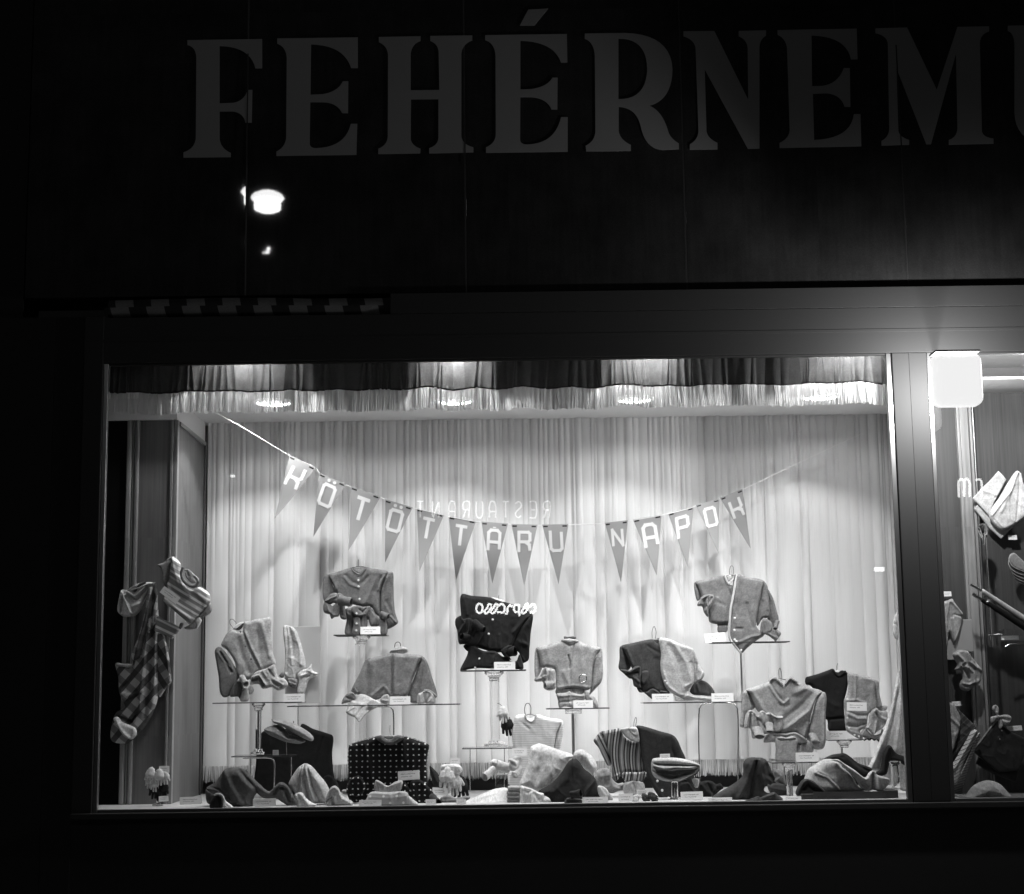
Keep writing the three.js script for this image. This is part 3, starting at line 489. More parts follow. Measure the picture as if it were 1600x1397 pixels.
// ---------- glass stands ----------
// plate [x0, x1, y], cap [xc, r1, y1, r2, y2], pillar [xc, r, yTop, yBottom], base [r, yTop], all in picture measure at depth d
function plateGeo(t, x0, x1, y, d, deep, th = 0.006) {
  const a = W(x0, y, d), b = W(x1, y, d), yc = (a.y + b.y) / 2, z = -d;
  add(t, 'glass_plate', new THREE.PlaneGeometry(b.x - a.x - 0.006, deep - 0.006).rotateX(-Math.PI / 2).translate((a.x + b.x) / 2, yc + th / 2 - 0.001, z), M.shelf);
  const e = [box(a.x, yc - th / 2, z + deep / 2 - 0.003, b.x, yc + th / 2, z + deep / 2, 0.0012), box(a.x, yc - th / 2, z - deep / 2, b.x, yc + th / 2, z - deep / 2 + 0.003, 0.0012), box(a.x, yc - th / 2, z - deep / 2 + 0.0031, a.x + 0.003, yc + th / 2, z + deep / 2 - 0.0031), box(b.x - 0.003, yc - th / 2, z - deep / 2 + 0.0031, b.x, yc + th / 2, z + deep / 2 - 0.0031)];
  add(t, 'plate_edge', merged(e), M.shelfEdge); return yc;
}
function stand(label, d, o) {
  const t = thing('display_stand', label, 'display stand', o.group);
  const u = (x, y, r) => W(x + r, y, d).distanceTo(W(x, y, d));
  let yTop = null; if (o.plate) yTop = plateGeo(t, ...o.plate, d, o.deep ?? 0.2) - 0.0035;
  if (o.cap) { const [x, r1, y1, r2, y2] = o.cap, c = W(x, y1, d), yb = W(x, y2, d).y, R1 = u(x, y1, r1), R2 = u(x, y2, r2), yt = yTop ?? c.y, h = yt - yb;
    const pr = [[0.0004, 0], [R2, 0], [R2 * 1.02, h * 0.18], [R2 * 0.96, h * 0.24], [R2 + (R1 - R2) * 0.35, h * 0.5], [R1 * 0.96, h * 0.72], [R1, h * 0.8], [R1, h * 0.99], [0.0004, h]].map(([a, b]) => new THREE.Vector2(a, b));
    add(t, 'glass_capital', new THREE.LatheGeometry(pr, 32).translate(c.x, yb, -d), M.glass); yTop = yb - 0.0005; }
  if (o.pillar) { const [x, r, y1, y2] = o.pillar, a = W(x, y1, d), R = u(x, y1, r), yb = o.floor ? o.floor : W(x, y2, d).y, yt = yTop ?? a.y, h = yt - yb;
    const g = o.rod ? new THREE.CylinderGeometry(R, R, h, 12) : new THREE.LatheGeometry([[0.0004, -h / 2], [R, -h / 2], [R * 0.97, -h / 2 + 0.01], [R * 0.97, h / 2 - 0.01], [R, h / 2], [0.0004, h / 2]].map(([p, q]) => new THREE.Vector2(p, q)), 28);
    add(t, o.rod ? 'rod' : 'glass_pillar', g.translate(a.x, yb + h / 2, -d), o.rod ? M.steel : M.glass);
    if (!o.rod && o.tubeWall) add(t, 'pillar_core', new THREE.CylinderGeometry(R * 0.28, R * 0.28, h * 0.985, 10).translate(a.x, yb + h / 2, -d), M.chrome);
    if (o.base) { const Rb = u(x, y2, o.base[0]), hb = Math.abs(W(x, o.base[1], d).y - W(x, y2, d).y); add(t, 'glass_base', new THREE.LatheGeometry([[R + 0.001, hb], [Rb * 0.6, hb * 0.9], [Rb * 0.7, hb * 0.5], [Rb, hb * 0.4], [Rb, 0], [R + 0.001, 0]].map(([p, q]) => new THREE.Vector2(p, q)), 32).translate(a.x, yb + 0.0005, -d), M.glass); } }
  for (const l of o.legs ?? []) tube(t, 'leg', M.chrome, 'px', d, l.pts, l.r ?? 4.5, { dz: l.dz ?? 0 });
  return done(t);
}
const FL = 0.7335;
stand('tall glass pillar stand under the pale cardigan next to the pillar', 0.72, { plate: [337, 475, 1098], cap: [404, 10.5, 1099, 6.5, 1110], pillar: [404, 4.6, 1110, 1179], base: [12, 1170], tubeWall: true });
stand('small glass topped table with bent chrome legs below the pale cardigan', 0.72, { plate: [366, 461, 1181], legs: [{ pts: [384, 1184, 428, 1184, 431.5, 1187, 431.5, 1236], r: 4.5, dz: 90 }, { pts: [388, 1184, 388, 1236], r: 4, dz: -80 }, { pts: [452, 1184, 452, 1236], r: 4, dz: -80 }] });
stand('tallest glass pillar stand, under the buttoned grey cardigan', 0.92, { plate: [524, 606, 993], cap: [565, 14, 995, 8, 1006], pillar: [563, 8, 1006, 1236], floor: FL });
stand('long glass shelf on a bent rod carrying the open grey sweater', 0.86, { plate: [453, 720, 1102], deep: 0.24, legs: [{ pts: [575, 1105, 611, 1105, 613.5, 1108, 613.5, 1237], r: 4.5 }, { pts: [462, 1105, 462, 1237], r: 3, dz: -100 }] });
stand('glass pillar stand under the black cardigan', 0.78, { plate: [720, 822, 1048], cap: [772, 15, 1050, 8, 1064], pillar: [774, 6, 1064, 1166], base: [19, 1157] });
stand('low glass table under the pillar stand of the black cardigan', 0.78, { plate: [723, 822, 1168.5], legs: [{ pts: [788, 1170, 788, 1238], r: 2.5 }, { pts: [734, 1170, 734, 1238], r: 2.5, dz: -70 }, { pts: [812, 1170, 812, 1238], r: 2.5, dz: -70 }] });
stand('thin rod stand with a flat plate under the grey cardigan with the ring badge', 0.88, { plate: [853, 951, 1107], cap: [896, 13.5, 1108, 13, 1115], pillar: [895, 2.4, 1115, 1238], floor: FL, rod: true });
stand('glass topped rod table under the dark and pale twin set', 0.8, { plate: [1003, 1160, 1097.5], deep: 0.22, legs: [{ pts: [1093, 1230, 1094, 1103, 1097, 1100.5, 1148, 1100, 1151, 1103, 1153, 1230], r: 4.2 }] });
stand('thin rod stand under the cardigan with the pale button border', 0.84, { plate: [1110, 1231, 1004], deep: 0.16, pillar: [1157, 1.5, 1006, 1098], rod: true });
stand('short glass pillar stand with a bowl top under the V neck pullover', 0.45, { plate: [1202, 1279, 1190.5], cap: [1232.5, 11, 1191.5, 5.5, 1203], pillar: [1233, 4.8, 1203, 1246], floor: FL, tubeWall: true });
stand('glass capped rod stand under the black and grey cardigan pair', 0.8, { plate: [1290, 1342, 1156], deep: 0.16, cap: [1319, 12, 1157.5, 7, 1168], pillar: [1315.5, 1.6, 1168, 1238], floor: FL, rod: true });
stand('glass hat stand holding the pale beret', 0.3, { pillar: [1054, 5.5, 1221, 1251], base: [12, 1246], tubeWall: false });
{ // lone glass column in the corner by the mullion
  const d = 0.32, t = thing('glass_column', 'stout empty glass column standing on the flat dark box', 'glass column'), c = W(1398, 1189, d), b = W(1398, 1234, d), k = W(1408, 1189, d).x - c.x, h = c.y - b.y;
  add(t, 'column', new THREE.LatheGeometry([[0.0004, 0], [k * 0.78, 0], [k * 0.7, h * 0.06], [k * 0.66, h * 0.15], [k * 0.66, h * 0.82], [k * 0.85, h * 0.9], [k * 0.93, h * 0.94], [k * 0.93, h], [0.0004, h]].map(([p, q]) => new THREE.Vector2(p, q)), 36).translate(c.x, b.y, -d), M.glass);
  done(t);
}

// ---------- price cards ----------
let cardN = 0;
function card(x0, y0, x1, y1, d, label, o = {}) {
  const a = W(x0, y1, d), b = W(x1, y0, d), w = b.x - a.x, h = b.y - a.y, t = new THREE.Group(); t.name = numbered('price_card'); tag(t, label, 'price card', 'handwritten price cards in the windows');
  const g = new THREE.BoxGeometry(w, h, 0.0012).translate(0, h / 2, 0), uv = g.attributes.uv; void uv;
  add(t, 'face', g, cardMat[cardN++ % 3]).rotation.x = -0.14;
  if (!o.flat) { add(t, 'back_flap', new THREE.BoxGeometry(w * 0.98, h, 0.001).translate(0, h / 2, 0), M.white).rotation.x = 0.3; t.children[1].position.set(0, h * 0.01 - h * (Math.cos(0.3) - Math.cos(0.14)), -0.004 - h * (Math.sin(0.14) + Math.sin(0.3))); }
  t.position.set((a.x + b.x) / 2, a.y, -d); t.rotation.z = (o.rot ?? 0) * Math.PI / 180; scene.add(t); return t;
}
card(563, 979, 594, 992.4, 0.84, 'price card before the buttoned grey cardigan on the tallest stand');
card(609, 1088, 641, 1101, 0.76, 'price card on the long glass shelf with the open grey sweater');
card(772, 1034, 805, 1047.5, 0.7, 'price card before the black cardigan');
card(896, 1094, 926.5, 1106.5, 0.79, 'price card under the grey cardigan with the ring badge');
card(1019, 1084, 1052, 1097, 0.71, 'price card before the dark half of the twin set');
card(1112, 1083, 1146, 1096.5, 0.71, 'price card at the end of the glass shelf past the twin set');
card(1102, 989, 1134, 1004, 0.765, 'tilted price card under the cardigan with the pale border', { rot: 5 });
card(1244, 1176, 1279, 1190, 0.38, 'price card on the plate under the V neck pullover');
card(1323.5, 1097, 1354, 1111, 0.66, 'price card pinned on the pale half of the black and grey pair', { flat: true, rot: -2 });
card(1292, 1142, 1323.5, 1155.5, 0.73, 'price card on the plate under the black and grey pair');
card(443, 1084, 476, 1097.5, 0.66, 'price card on the plate under the pale shawl');
card(622, 1204, 656, 1219, 0.3, 'price card leaning on the polka dot sweater', { flat: true, rot: 3 });
card(561, 1250, 596, 1259.5, 0.06, 'price card on the floor before the polka dot sweater');
card(675, 1231, 700, 1243, 0.42, 'price card lying behind the white gloves on the floor', { rot: -4 });
card(665, 1249, 681, 1257.5, 0.1, 'small card on the floor by the dotted sleeve');
card(713, 1249, 728, 1257, 0.1, 'small greyish card on the floor under the white gloves');
card(395, 1248, 431, 1261, 0.05, 'price card on the floor before the dark draped cloth', { rot: 1 });
card(280.5, 1245, 315, 1257, 0.16, 'price card on the floor at the foot of the wooden pillar', { rot: 1 });
card(910, 1245.5, 950, 1256.5, 0.1, 'wide price card on the floor before the black blanket');
card(967, 1240, 989, 1255, 0.16, 'price card on the floor under the striped jumper');
card(1031.5, 1178, 1047, 1187, 0.3, 'small card standing on top of the pale beret', { rot: 1 });
card(995, 1234, 1010, 1243, 0.2, 'small card among the gloves under the striped jumper');
card(1064, 1237, 1098.5, 1250.5, 0.2, 'price card on the floor past the pale beret', { rot: 1 });
card(1107, 1246, 1144, 1254.5, 0.12, 'low price card on the floor before the dark folded cloth');
card(1228, 1244.5, 1252, 1253.5, 0.14, 'price card at the foot of the short bowl topped stand');
card(800, 1169, 823, 1181, 0.58, 'price card on the white knitted sweater', { flat: true });
card(704, 1185, 718, 1195, 0.45, 'small card above the white gloves on the floor');
card(248, 1197, 264, 1208, 0.3, 'small card above the white gloves by the pillar');
card(248, 1244, 263, 1252.5, 0.22, 'small card on the stem of the glove stand by the pillar', { rot: 2 });
card(426, 1172, 435, 1180, 0.66, 'small dim card under the berets');
card(1277, 1251, 1297, 1254, 0.06, 'edge of a card lying under the flat dark box');
card(1387, 1249, 1407, 1252.5, 0.06, 'edge of a card lying in the corner by the mullion');
card(1473.5, 924, 1486.5, 932, 0.44, 'small card on the panelling above the pale scarf');
card(1488, 1096, 1502, 1103.5, 0.44, 'small card on the panelling above the checked cloth', { rot: 3 });
card(1574, 1134, 1597, 1142, 0.4, 'card on the dark bag with the bow', { rot: 3, flat: true });
card(1565, 993, 1592, 1000, 0.38, 'white card on the glass tray');
card(1576, 836, 1589, 843.5, 0.44, 'small dim card under the white handkerchiefs');

// ---------- bunting ----------
{
  const D = (px) => 0.84 + (px - 295) / 1035 * 0.35;
  const flags = [['K', 453, 711, 494, 731, 430, 811], ['Ö', 500, 739, 541, 757, 488, 837], ['T', 549, 760, 595, 776, 545, 860], ['Ö', 602, 780, 645, 793, 601, 878], ['T', 651, 794, 694, 804, 656, 893], ['T', 701, 806, 744, 814, 712, 905], ['Á', 752, 815, 794, 818, 769, 911], ['R', 799, 819, 840, 820, 819, 915], ['U', 847, 820, 888, 819, 873, 912], ['N', 945, 817, 981, 813, 971, 909], ['A', 989, 812, 1034, 804, 1026, 899], ['P', 1044, 802, 1084, 791, 1074, 886], ['O', 1087, 789, 1124, 779, 1122, 865], ['K', 1125, 778, 1160, 764, 1173, 857]];
  const G = { K: [[[0, 0], [0, 1.75]], [[1, 0], [1, 0.7], [0.85, 0.9], [0.1, 0.92]], [[0.62, 0.95], [0.9, 1.15], [0.95, 1.75]]], O: [[[0.15, 0], [0.85, 0], [1, 0.18], [1, 1.57], [0.85, 1.75], [0.15, 1.75], [0, 1.57], [0, 0.18], [0.15, 0]]], T: [[[0, 0], [1, 0]], [[0.5, 0.05], [0.5, 1.75]]], A: [[[0, 1.75], [0, 0.25], [0.22, 0], [0.78, 0], [1, 0.25], [1, 1.75]], [[0.05, 1.1], [0.95, 1.1]]], R: [[[0, 1.75], [0, 0], [0.85, 0], [1, 0.15], [1, 0.75], [0.85, 0.92], [0.05, 0.92]], [[0.6, 0.95], [0.95, 1.2], [1, 1.75]]], U: [[[0, 0], [0, 1.55], [0.2, 1.75], [0.8, 1.75], [1, 1.55], [1, 0]]], N: [[[0, 1.75], [0, 0], [1, 1.75], [1, 0]]], P: [[[0, 1.75], [0, 0], [0.85, 0], [1, 0.15], [1, 0.78], [0.85, 0.95], [0.05, 0.95]]] };
  G['Ö'] = [...G.O]; G['Á'] = [...G.A, [[0.5, -0.32], [0.5, -0.2]]];
  const t = thing('bunting', 'string of pointed pennants spelling KÖTÖTTÁRU NAPOK across the window', 'bunting');
  const cordPts = [[292, 623, 0.44], [370, 663, 0.6]]; for (const f of flags) cordPts.push([f[1], f[2] + 1], [f[3], f[4] + 1]); cordPts.push([1240, 727], [1345, 678]);
  add(t, 'cord', new THREE.TubeGeometry(new THREE.CatmullRomCurve3(cordPts.map(([x, y, e]) => W(x, y, e ?? D(x) + 0.004)), false, 'centripetal'), 260, 0.0026, 6), plain(0.85, 0.8));
  const cloth1 = new THREE.MeshPhysicalMaterial({ name: 'pennant cloth', color: gray(0.4), roughness: 1, transmission: 0.28, thickness: 0, specularIntensity: 0.3, side: THREE.DoubleSide }), paint = plain(0.72, 0.9);
  flags.forEach(([ch, ax, ay, bx, by, tx, ty], fi) => {
    const A = W(ax, ay, D(ax)), B = W(bx, by, D(bx)), Tp = W(tx, ty, D((ax + bx) / 2)), mid = A.clone().add(B).multiplyScalar(0.5), U = B.clone().sub(A), Lw = U.length(), Y = Tp.clone().sub(mid), Ly = Y.length(); U.normalize(); Y.normalize();
    const curl = rr(-0.06, 0.045), twist = rr(-0.03, 0.03), P = (u, v, dz) => { const q = mid.clone().addScaledVector(U, u * Lw).addScaledVector(Y, v * Ly); q.z += dz + curl * v * v * v + twist * Math.sin(v * 3) * u + 0.006 * Math.sin(v * 5 + fi); return q; };
    const pos = [], uv = [], idx = [], N = 14, Mx = 6; // pennant cloth, two faces and rim
    for (const s of [0.0013, -0.0013]) for (let j = 0; j <= N; j++) for (let i = 0; i <= Mx; i++) { const v = j / N, u = (i / Mx - 0.5) * (1 - v * 0.995), q = P(u, v, s); pos.push(q.x, q.y, q.z); uv.push(q.x, q.y); }
    const st = (N + 1) * (Mx + 1); for (let j = 0; j < N; j++) for (let i = 0; i < Mx; i++) { const a = j * (Mx + 1) + i, b = a + Mx + 1; idx.push(a, b, a + 1, a + 1, b, b + 1, st + a, st + a + 1, st + b, st + a + 1, st + b + 1, st + b); }
    for (let j = 0; j < N; j++) for (const e of [0, Mx]) { const a = j * (Mx + 1) + e, b = a + Mx + 1; idx.push(a, a + st, b, b, a + st, b + st); } for (let i = 0; i < Mx; i++) idx.push(i, i + 1, i + st, i + 1, i + 1 + st, i + st);
    const g = new THREE.BufferGeometry(); g.setAttribute('position', new THREE.Float32BufferAttribute(pos, 3)); g.setAttribute('uv', new THREE.Float32BufferAttribute(uv, 2)); g.setIndex(idx); g.computeVertexNormals();
    const flag = add(t, 'pennant', g, cloth1); flag.userData.label = `pennant with the letter ${ch}`;
    // cut-out letter, a hair proud of the cloth
    const lp = [], li = [], luv = [], lw = 0.42, top = 0.13, hs = lw * Lw / Ly * 1.0, wd = 0.115 * Lw; let lay = 0;
    const slab = (corner) => { const b0 = lp.length / 3; for (let k = 0; k <= 8; k++) for (const s of [0, 1]) { const [u, v] = corner(k / 8, s), q = P(u, v, 0.0026 + lay * 0.00025); lp.push(q.x, q.y, q.z); luv.push(q.x, q.y); } for (let k = 0; k < 8; k++) { const a = b0 + k * 2; li.push(a, a + 1, a + 2, a + 1, a + 3, a + 2); } lay++; };
    for (const s of G[ch]) for (let k = 0; k + 1 < s.length; k++) {
      const [u1, v1] = s[k], [u2, v2] = s[k + 1], X1 = (u1 - 0.5) * lw * Lw, X2_ = (u2 - 0.5) * lw * Lw, Y1 = top * Ly + v1 * hs * Ly * 0.95, Y2 = top * Ly + v2 * hs * Ly * 0.95, L = Math.hypot(X2_ - X1, Y2 - Y1), dx = (X2_ - X1) / L, dy = (Y2 - Y1) / L, e0 = k === 0 ? (s.length > 2 && ch !== 'N' ? wd / 2 : 0) : wd * 0.42, e1 = k + 2 === s.length ? 0 : wd * 0.42;
      slab((q, sd) => { const f = -e0 + (L + e0 + e1) * q, o = (sd - 0.5) * wd; return [(X1 + dx * f - dy * o) / Lw, (Y1 + dy * f + dx * o) / Ly]; });
    }
    if (ch === 'Ö') for (const q of [0.22, 0.78]) slab((w, sd) => { const a = w * Math.PI * 2, r = sd * 0.062 * Lw; return [((q - 0.5) * lw * Lw * 0.9 + r * Math.cos(a)) / Lw, (0.055 * Ly + r * Math.sin(a)) / Ly]; });
    const lg = new THREE.BufferGeometry(); lg.setAttribute('position', new THREE.Float32BufferAttribute(lp, 3)); lg.setAttribute('uv', new THREE.Float32BufferAttribute(luv, 2)); lg.setIndex(li); lg.computeVertexNormals();
    add(flag, 'letter', lg, paint);
    for (const [u0, u1] of [[-0.46, -0.29], [0.27, 0.44]]) { const sp = [], si = []; for (let k = 0; k <= 2; k++) for (const v of [0.02, 0.045]) { const q = P(u0 + (u1 - u0) * k / 2, v, 0.0022); sp.push(q.x, q.y, q.z); } for (let k = 0; k < 2; k++) { const a = k * 2; si.push(a, a + 1, a + 2, a + 1, a + 3, a + 2); } const sg = new THREE.BufferGeometry(); sg.setAttribute('position', new THREE.Float32BufferAttribute(sp, 3)); sg.setIndex(si); sg.computeVertexNormals(); add(flag, 'cord_slit', sg, M.soot); }
  });
  done(t);
}

// ---------- knitwear ----------
const KG = undefined;
function hook(t, c, d, nums, mm = 1.7) { return tube(t, 'hanger_hook', M.wire, c, d, nums, mm, { dz: -4 }); }
{ // 1 pale cardigan on the stand next to the pillar
  const t = thing('cardigan', 'pale grey cardigan on a hanger, tilted, one dark sleeve folded beside it', 'cardigan', KG), k = knit(0.44), d = 0.78, dk = knit(0.13);
  cloth(t, 'body', k, 'C', d, [205, 470, 230, 390, 300, 290, 350, 262, 395, 275, 470, 285, 490, 170, 560, 165, 640, 140, 720, 128, 815, 120, 828, 300, 850, 560, 885, 700, 780, 760, 690, 790, 560, 890, 480, 900, 400, 830, 380, 700, 330, 600, 270, 520], { T: 34, R: 45, folds: [[480, 290, 560, 500, 690, 770, -9, 8], [500, 290, 590, 500, 720, 760, 7, 8], [720, 200, 780, 420, 820, 600, 8, 14], [430, 400, 470, 600, 560, 800, -6, 16], [660, 300, 690, 560, -5, 14]] });
  cloth(t, 'sleeve', dk, 'C', d, [150, 530, 185, 488, 228, 500, 290, 580, 340, 660, 395, 770, 425, 850, 400, 930, 345, 1030, 310, 1100, 250, 1115, 212, 1070, 190, 850, 165, 690], { T: 22, R: 22, dz: 26, slope: [-0.5, 0], folds: [[215, 560, 290, 700, 340, 800, -14, 7], [195, 560, 240, 640, 320, 740, 9, 5]] });
  cloth(t, 'hem', k, 'C', d, [580, 900, 600, 850, 650, 800, 720, 772, 790, 750, 880, 705, 910, 790, 935, 870, 1000, 880, 1052, 950, 1035, 985, 930, 1030, 850, 990, 780, 1005, 730, 1005, 690, 955, 640, 950, 585, 960], { T: 26, R: 18, dz: 40, folds: [[600, 870, 700, 840, 780, 960, 14, 5], [620, 900, 700, 880, 770, 990, -18, 6], [810, 770, 870, 850, -10, 6], [740, 780, 790, 860, 6, 5], [880, 890, 1000, 960, 8, 5], [850, 910, 960, 990, -8, 5]] });
  cuff(t, 'cuff', k, 'C', d, 480, 870, 545, 950, 48, 46, { dz: 55, out: 0.03 });
  cloth(t, 'cuff', dk, 'C', d, [390, 930, 430, 890, 470, 930, 500, 1010, 480, 1080, 460, 1155, 430, 1110, 330, 1105, 350, 1010], { T: 20, R: 16, dz: 36, folds: [[430, 910, 490, 1000, 8, 5]] });
  cloth(t, 'cuff', k, 'C', d, [490, 1010, 556, 1008, 562, 1158, 460, 1158, 472, 1080], { T: 18, R: 14, dz: 50 });
  cloth(t, 'cuff', k, 'C', d, [560, 985, 600, 980, 626, 1030, 600, 1072, 560, 1080], { T: 14, R: 12, dz: 44 });
  cloth(t, 'hanger_shoulder', plain(0.7, 0.5), 'C', d, [350, 262, 395, 205, 440, 182, 488, 178, 470, 230, 430, 268], { T: 10, R: 10, dz: 4, wr: 0 });
  cloth(t, 'neck_lining', knit(0.06), 'C', d, [388, 268, 430, 230, 488, 188, 475, 240, 440, 275], { T: 6, R: 8, dz: 12 });
  buttons(t, 'C', d, [460, 300, 522, 482, 590, 640], 36, 5.5, plain(0.08, 0.4)); hook(t, 'C', d, [352, 250, 312, 190, 318, 145, 345, 140, 372, 165, 402, 198]); done(t);
}
{ // 2 shawl over a board
  const t = thing('shawl', 'pale shawl draped over a grey board beside the pale cardigan', 'shawl'), d = 0.9, k = knit(0.62);
  add(t, 'board', box(at('C', 1005, 232, d).x, at('C', 1200, 1190, d).y, -d - 0.012, at('C', 1442, 232, d).x, at('C', 1200, 232, d).y, -d - 0.004, 0.002), plain(0.45, 0.8));
  cloth(t, 'drape', k, 'C', d, [985, 222, 1020, 216, 1060, 225, 1120, 255, 1180, 380, 1230, 560, 1252, 650, 1250, 770, 1160, 830, 1140, 890, 1050, 885, 1000, 845, 1005, 600], { T: 20, R: 18, folds: [[1050, 230, 1100, 420, 1110, 600, -14, 7], [1020, 230, 1040, 500, 1020, 800, -10, 7], [1120, 280, 1190, 500, 1200, 700, 8, 10], [1080, 500, 1090, 700, 8, 9]] });
  cloth(t, 'knotted_end', knit(0.75), 'C', d, [1160, 830, 1220, 772, 1290, 750, 1335, 698, 1352, 780, 1422, 822, 1335, 880, 1300, 905, 1270, 1000, 1240, 1065, 1160, 1070, 1170, 930], { T: 26, R: 16, dz: 14, folds: [[1215, 850, 1290, 820, 1330, 740, 10, 6], [1240, 860, 1310, 850, -12, 6], [1290, 780, 1400, 820, 7, 5]] });
  cloth(t, 'cuff', knit(0.22), 'C', d, [1040, 882, 1168, 896, 1150, 1000, 1120, 1005, 1052, 962], { T: 18, R: 12, dz: 20, folds: [[1060, 930, 1140, 960, 7, 5]] });
  cloth(t, 'cuff', knit(0.2), 'C', d, [930, 845, 990, 790, 1003, 830, 975, 875], { T: 10, R: 8, dz: 12 }); done(t);
}
{ // 3 buttoned grey cardigan on the tallest stand
  const t = thing('cardigan', 'round necked grey cardigan with pearl buttons on the tallest glass stand', 'cardigan', KG), k = knit(0.175), k2 = k, d = 0.92;
  cloth(t, 'body', k, 'D', d, [262, 262, 380, 225, 480, 192, 548, 178, 600, 232, 645, 262, 695, 232, 732, 168, 800, 182, 1015, 232, 965, 330, 925, 430, 915, 600, 912, 790, 860, 760, 800, 672, 690, 668, 600, 642, 480, 600, 360, 500, 325, 400], { T: 40, R: 50, folds: [[490, 280, 560, 350, 650, 390, 720, 340, 760, 290, -6, 10], [470, 300, 540, 390, 640, 425, 5, 8], [860, 330, 760, 560, 700, 640, 8, 14], [960, 300, 900, 450, 11, 10], [920, 300, 840, 470, -7, 12], [310, 320, 360, 440, 9, 10], [648, 280, 655, 660, 3, 6]] });
  cloth(t, 'sleeve', k2, 'D', d, [222, 280, 265, 265, 318, 400, 348, 490, 295, 575, 222, 600], { T: 18, R: 20, slope: [-0.9, 0], dz: 4 });
  cloth(t, 'sleeve', k2, 'D', d, [1008, 242, 1068, 235, 1080, 400, 1086, 600, 1102, 740, 1140, 858, 1122, 885, 990, 942, 960, 830, 912, 740, 914, 450, 955, 340], { T: 26, R: 26, slope: [0.35, 0], dz: 8, folds: [[1000, 300, 940, 480, 930, 700, 8, 7], [1000, 600, 1100, 860, -5, 12], [1050, 790, 1120, 875, 9, 4]] });
  cloth(t, 'lower_front', k, 'D', d, [470, 700, 560, 672, 690, 668, 790, 672, 850, 740, 910, 790, 985, 830, 992, 1012, 930, 1012, 920, 912, 800, 912, 755, 800, 750, 910, 655, 1012, 478, 1012, 492, 820], { T: 26, R: 18, dz: 6, folds: [[600, 700, 560, 1000, -9, 7], [700, 690, 690, 900, 7, 8], [590, 680, 680, 780, 760, 690, -10, 5], [500, 740, 580, 820, 8, 6], [860, 760, 880, 900, -6, 8]] });
  cloth(t, 'placket', k, 'D', d, [588, 800, 655, 792, 655, 1010, 566, 1010, 575, 900], { T: 10, R: 8, dz: 34 });
  cloth(t, 'collar', k, 'D', d, [560, 680, 600, 655, 660, 655, 700, 668, 790, 664, 772, 720, 740, 772, 690, 782, 640, 786, 590, 770, 558, 730], { T: 14, R: 12, dz: 36, folds: [[660, 700, 700, 740, 740, 690, -8, 4], [575, 740, 640, 780, 740, 765, 5, 4]] });
  for (const l of [[222, 602, 270, 545, 300, 510, 380, 500, 400, 560, 390, 640, 340, 620, 300, 640, 240, 622], [225, 612, 300, 640, 350, 690, 320, 760, 222, 738], [290, 740, 350, 640, 400, 620, 402, 790, 350, 800, 318, 822]]) cloth(t, 'bunched_sleeve', k2, 'D', d, l, { T: 24, R: 18, dz: 46, folds: [[l[0] + 20, l[1], l[6], l[7] + 40, 8, 5]] });
  cloth(t, 'bunched_sleeve', k2, 'D', d, [385, 500, 430, 500, 480, 560, 480, 690, 495, 822, 430, 815, 400, 700], { T: 26, R: 18, dz: 30 });
  cuff(t, 'cuff', k, 'D', d, 420, 590, 570, 620, 62, 52, { dz: 70, out: 0.03 }); cuff(t, 'cuff', k, 'D', d, 930, 765, 1020, 800, 44, 42, { dz: 52, out: 0.02 });
  cloth(t, 'cuff', k, 'D', d, [915, 800, 990, 840, 990, 1010, 930, 1012], { T: 14, R: 10, dz: 38 });
  tube(t, 'neckband', k, 'D', d, [548, 182, 570, 212, 600, 240, 645, 266, 692, 240, 715, 205, 732, 172], 5, { dz: 14, arc: 16 });
  cloth(t, 'neck_lining', knit(0.35), 'D', d, [556, 182, 640, 168, 725, 174, 690, 226, 645, 246, 600, 226], { T: 4, R: 6, dz: -8 });
  tube(t, 'hanger_bar', M.wire, 'D', d, [550, 180, 600, 166, 640, 160, 690, 162, 728, 172], 2.4, { dz: 0 });
  buttons(t, 'D', d, [648, 340, 650, 418, 660, 574], 45); buttons(t, 'D', d, [628, 755], 60); buttons(t, 'D', d, [625, 880, 622, 965], 48); hook(t, 'D', d, [637, 72, 636, 110, 637, 166], 2.2); done(t);
}
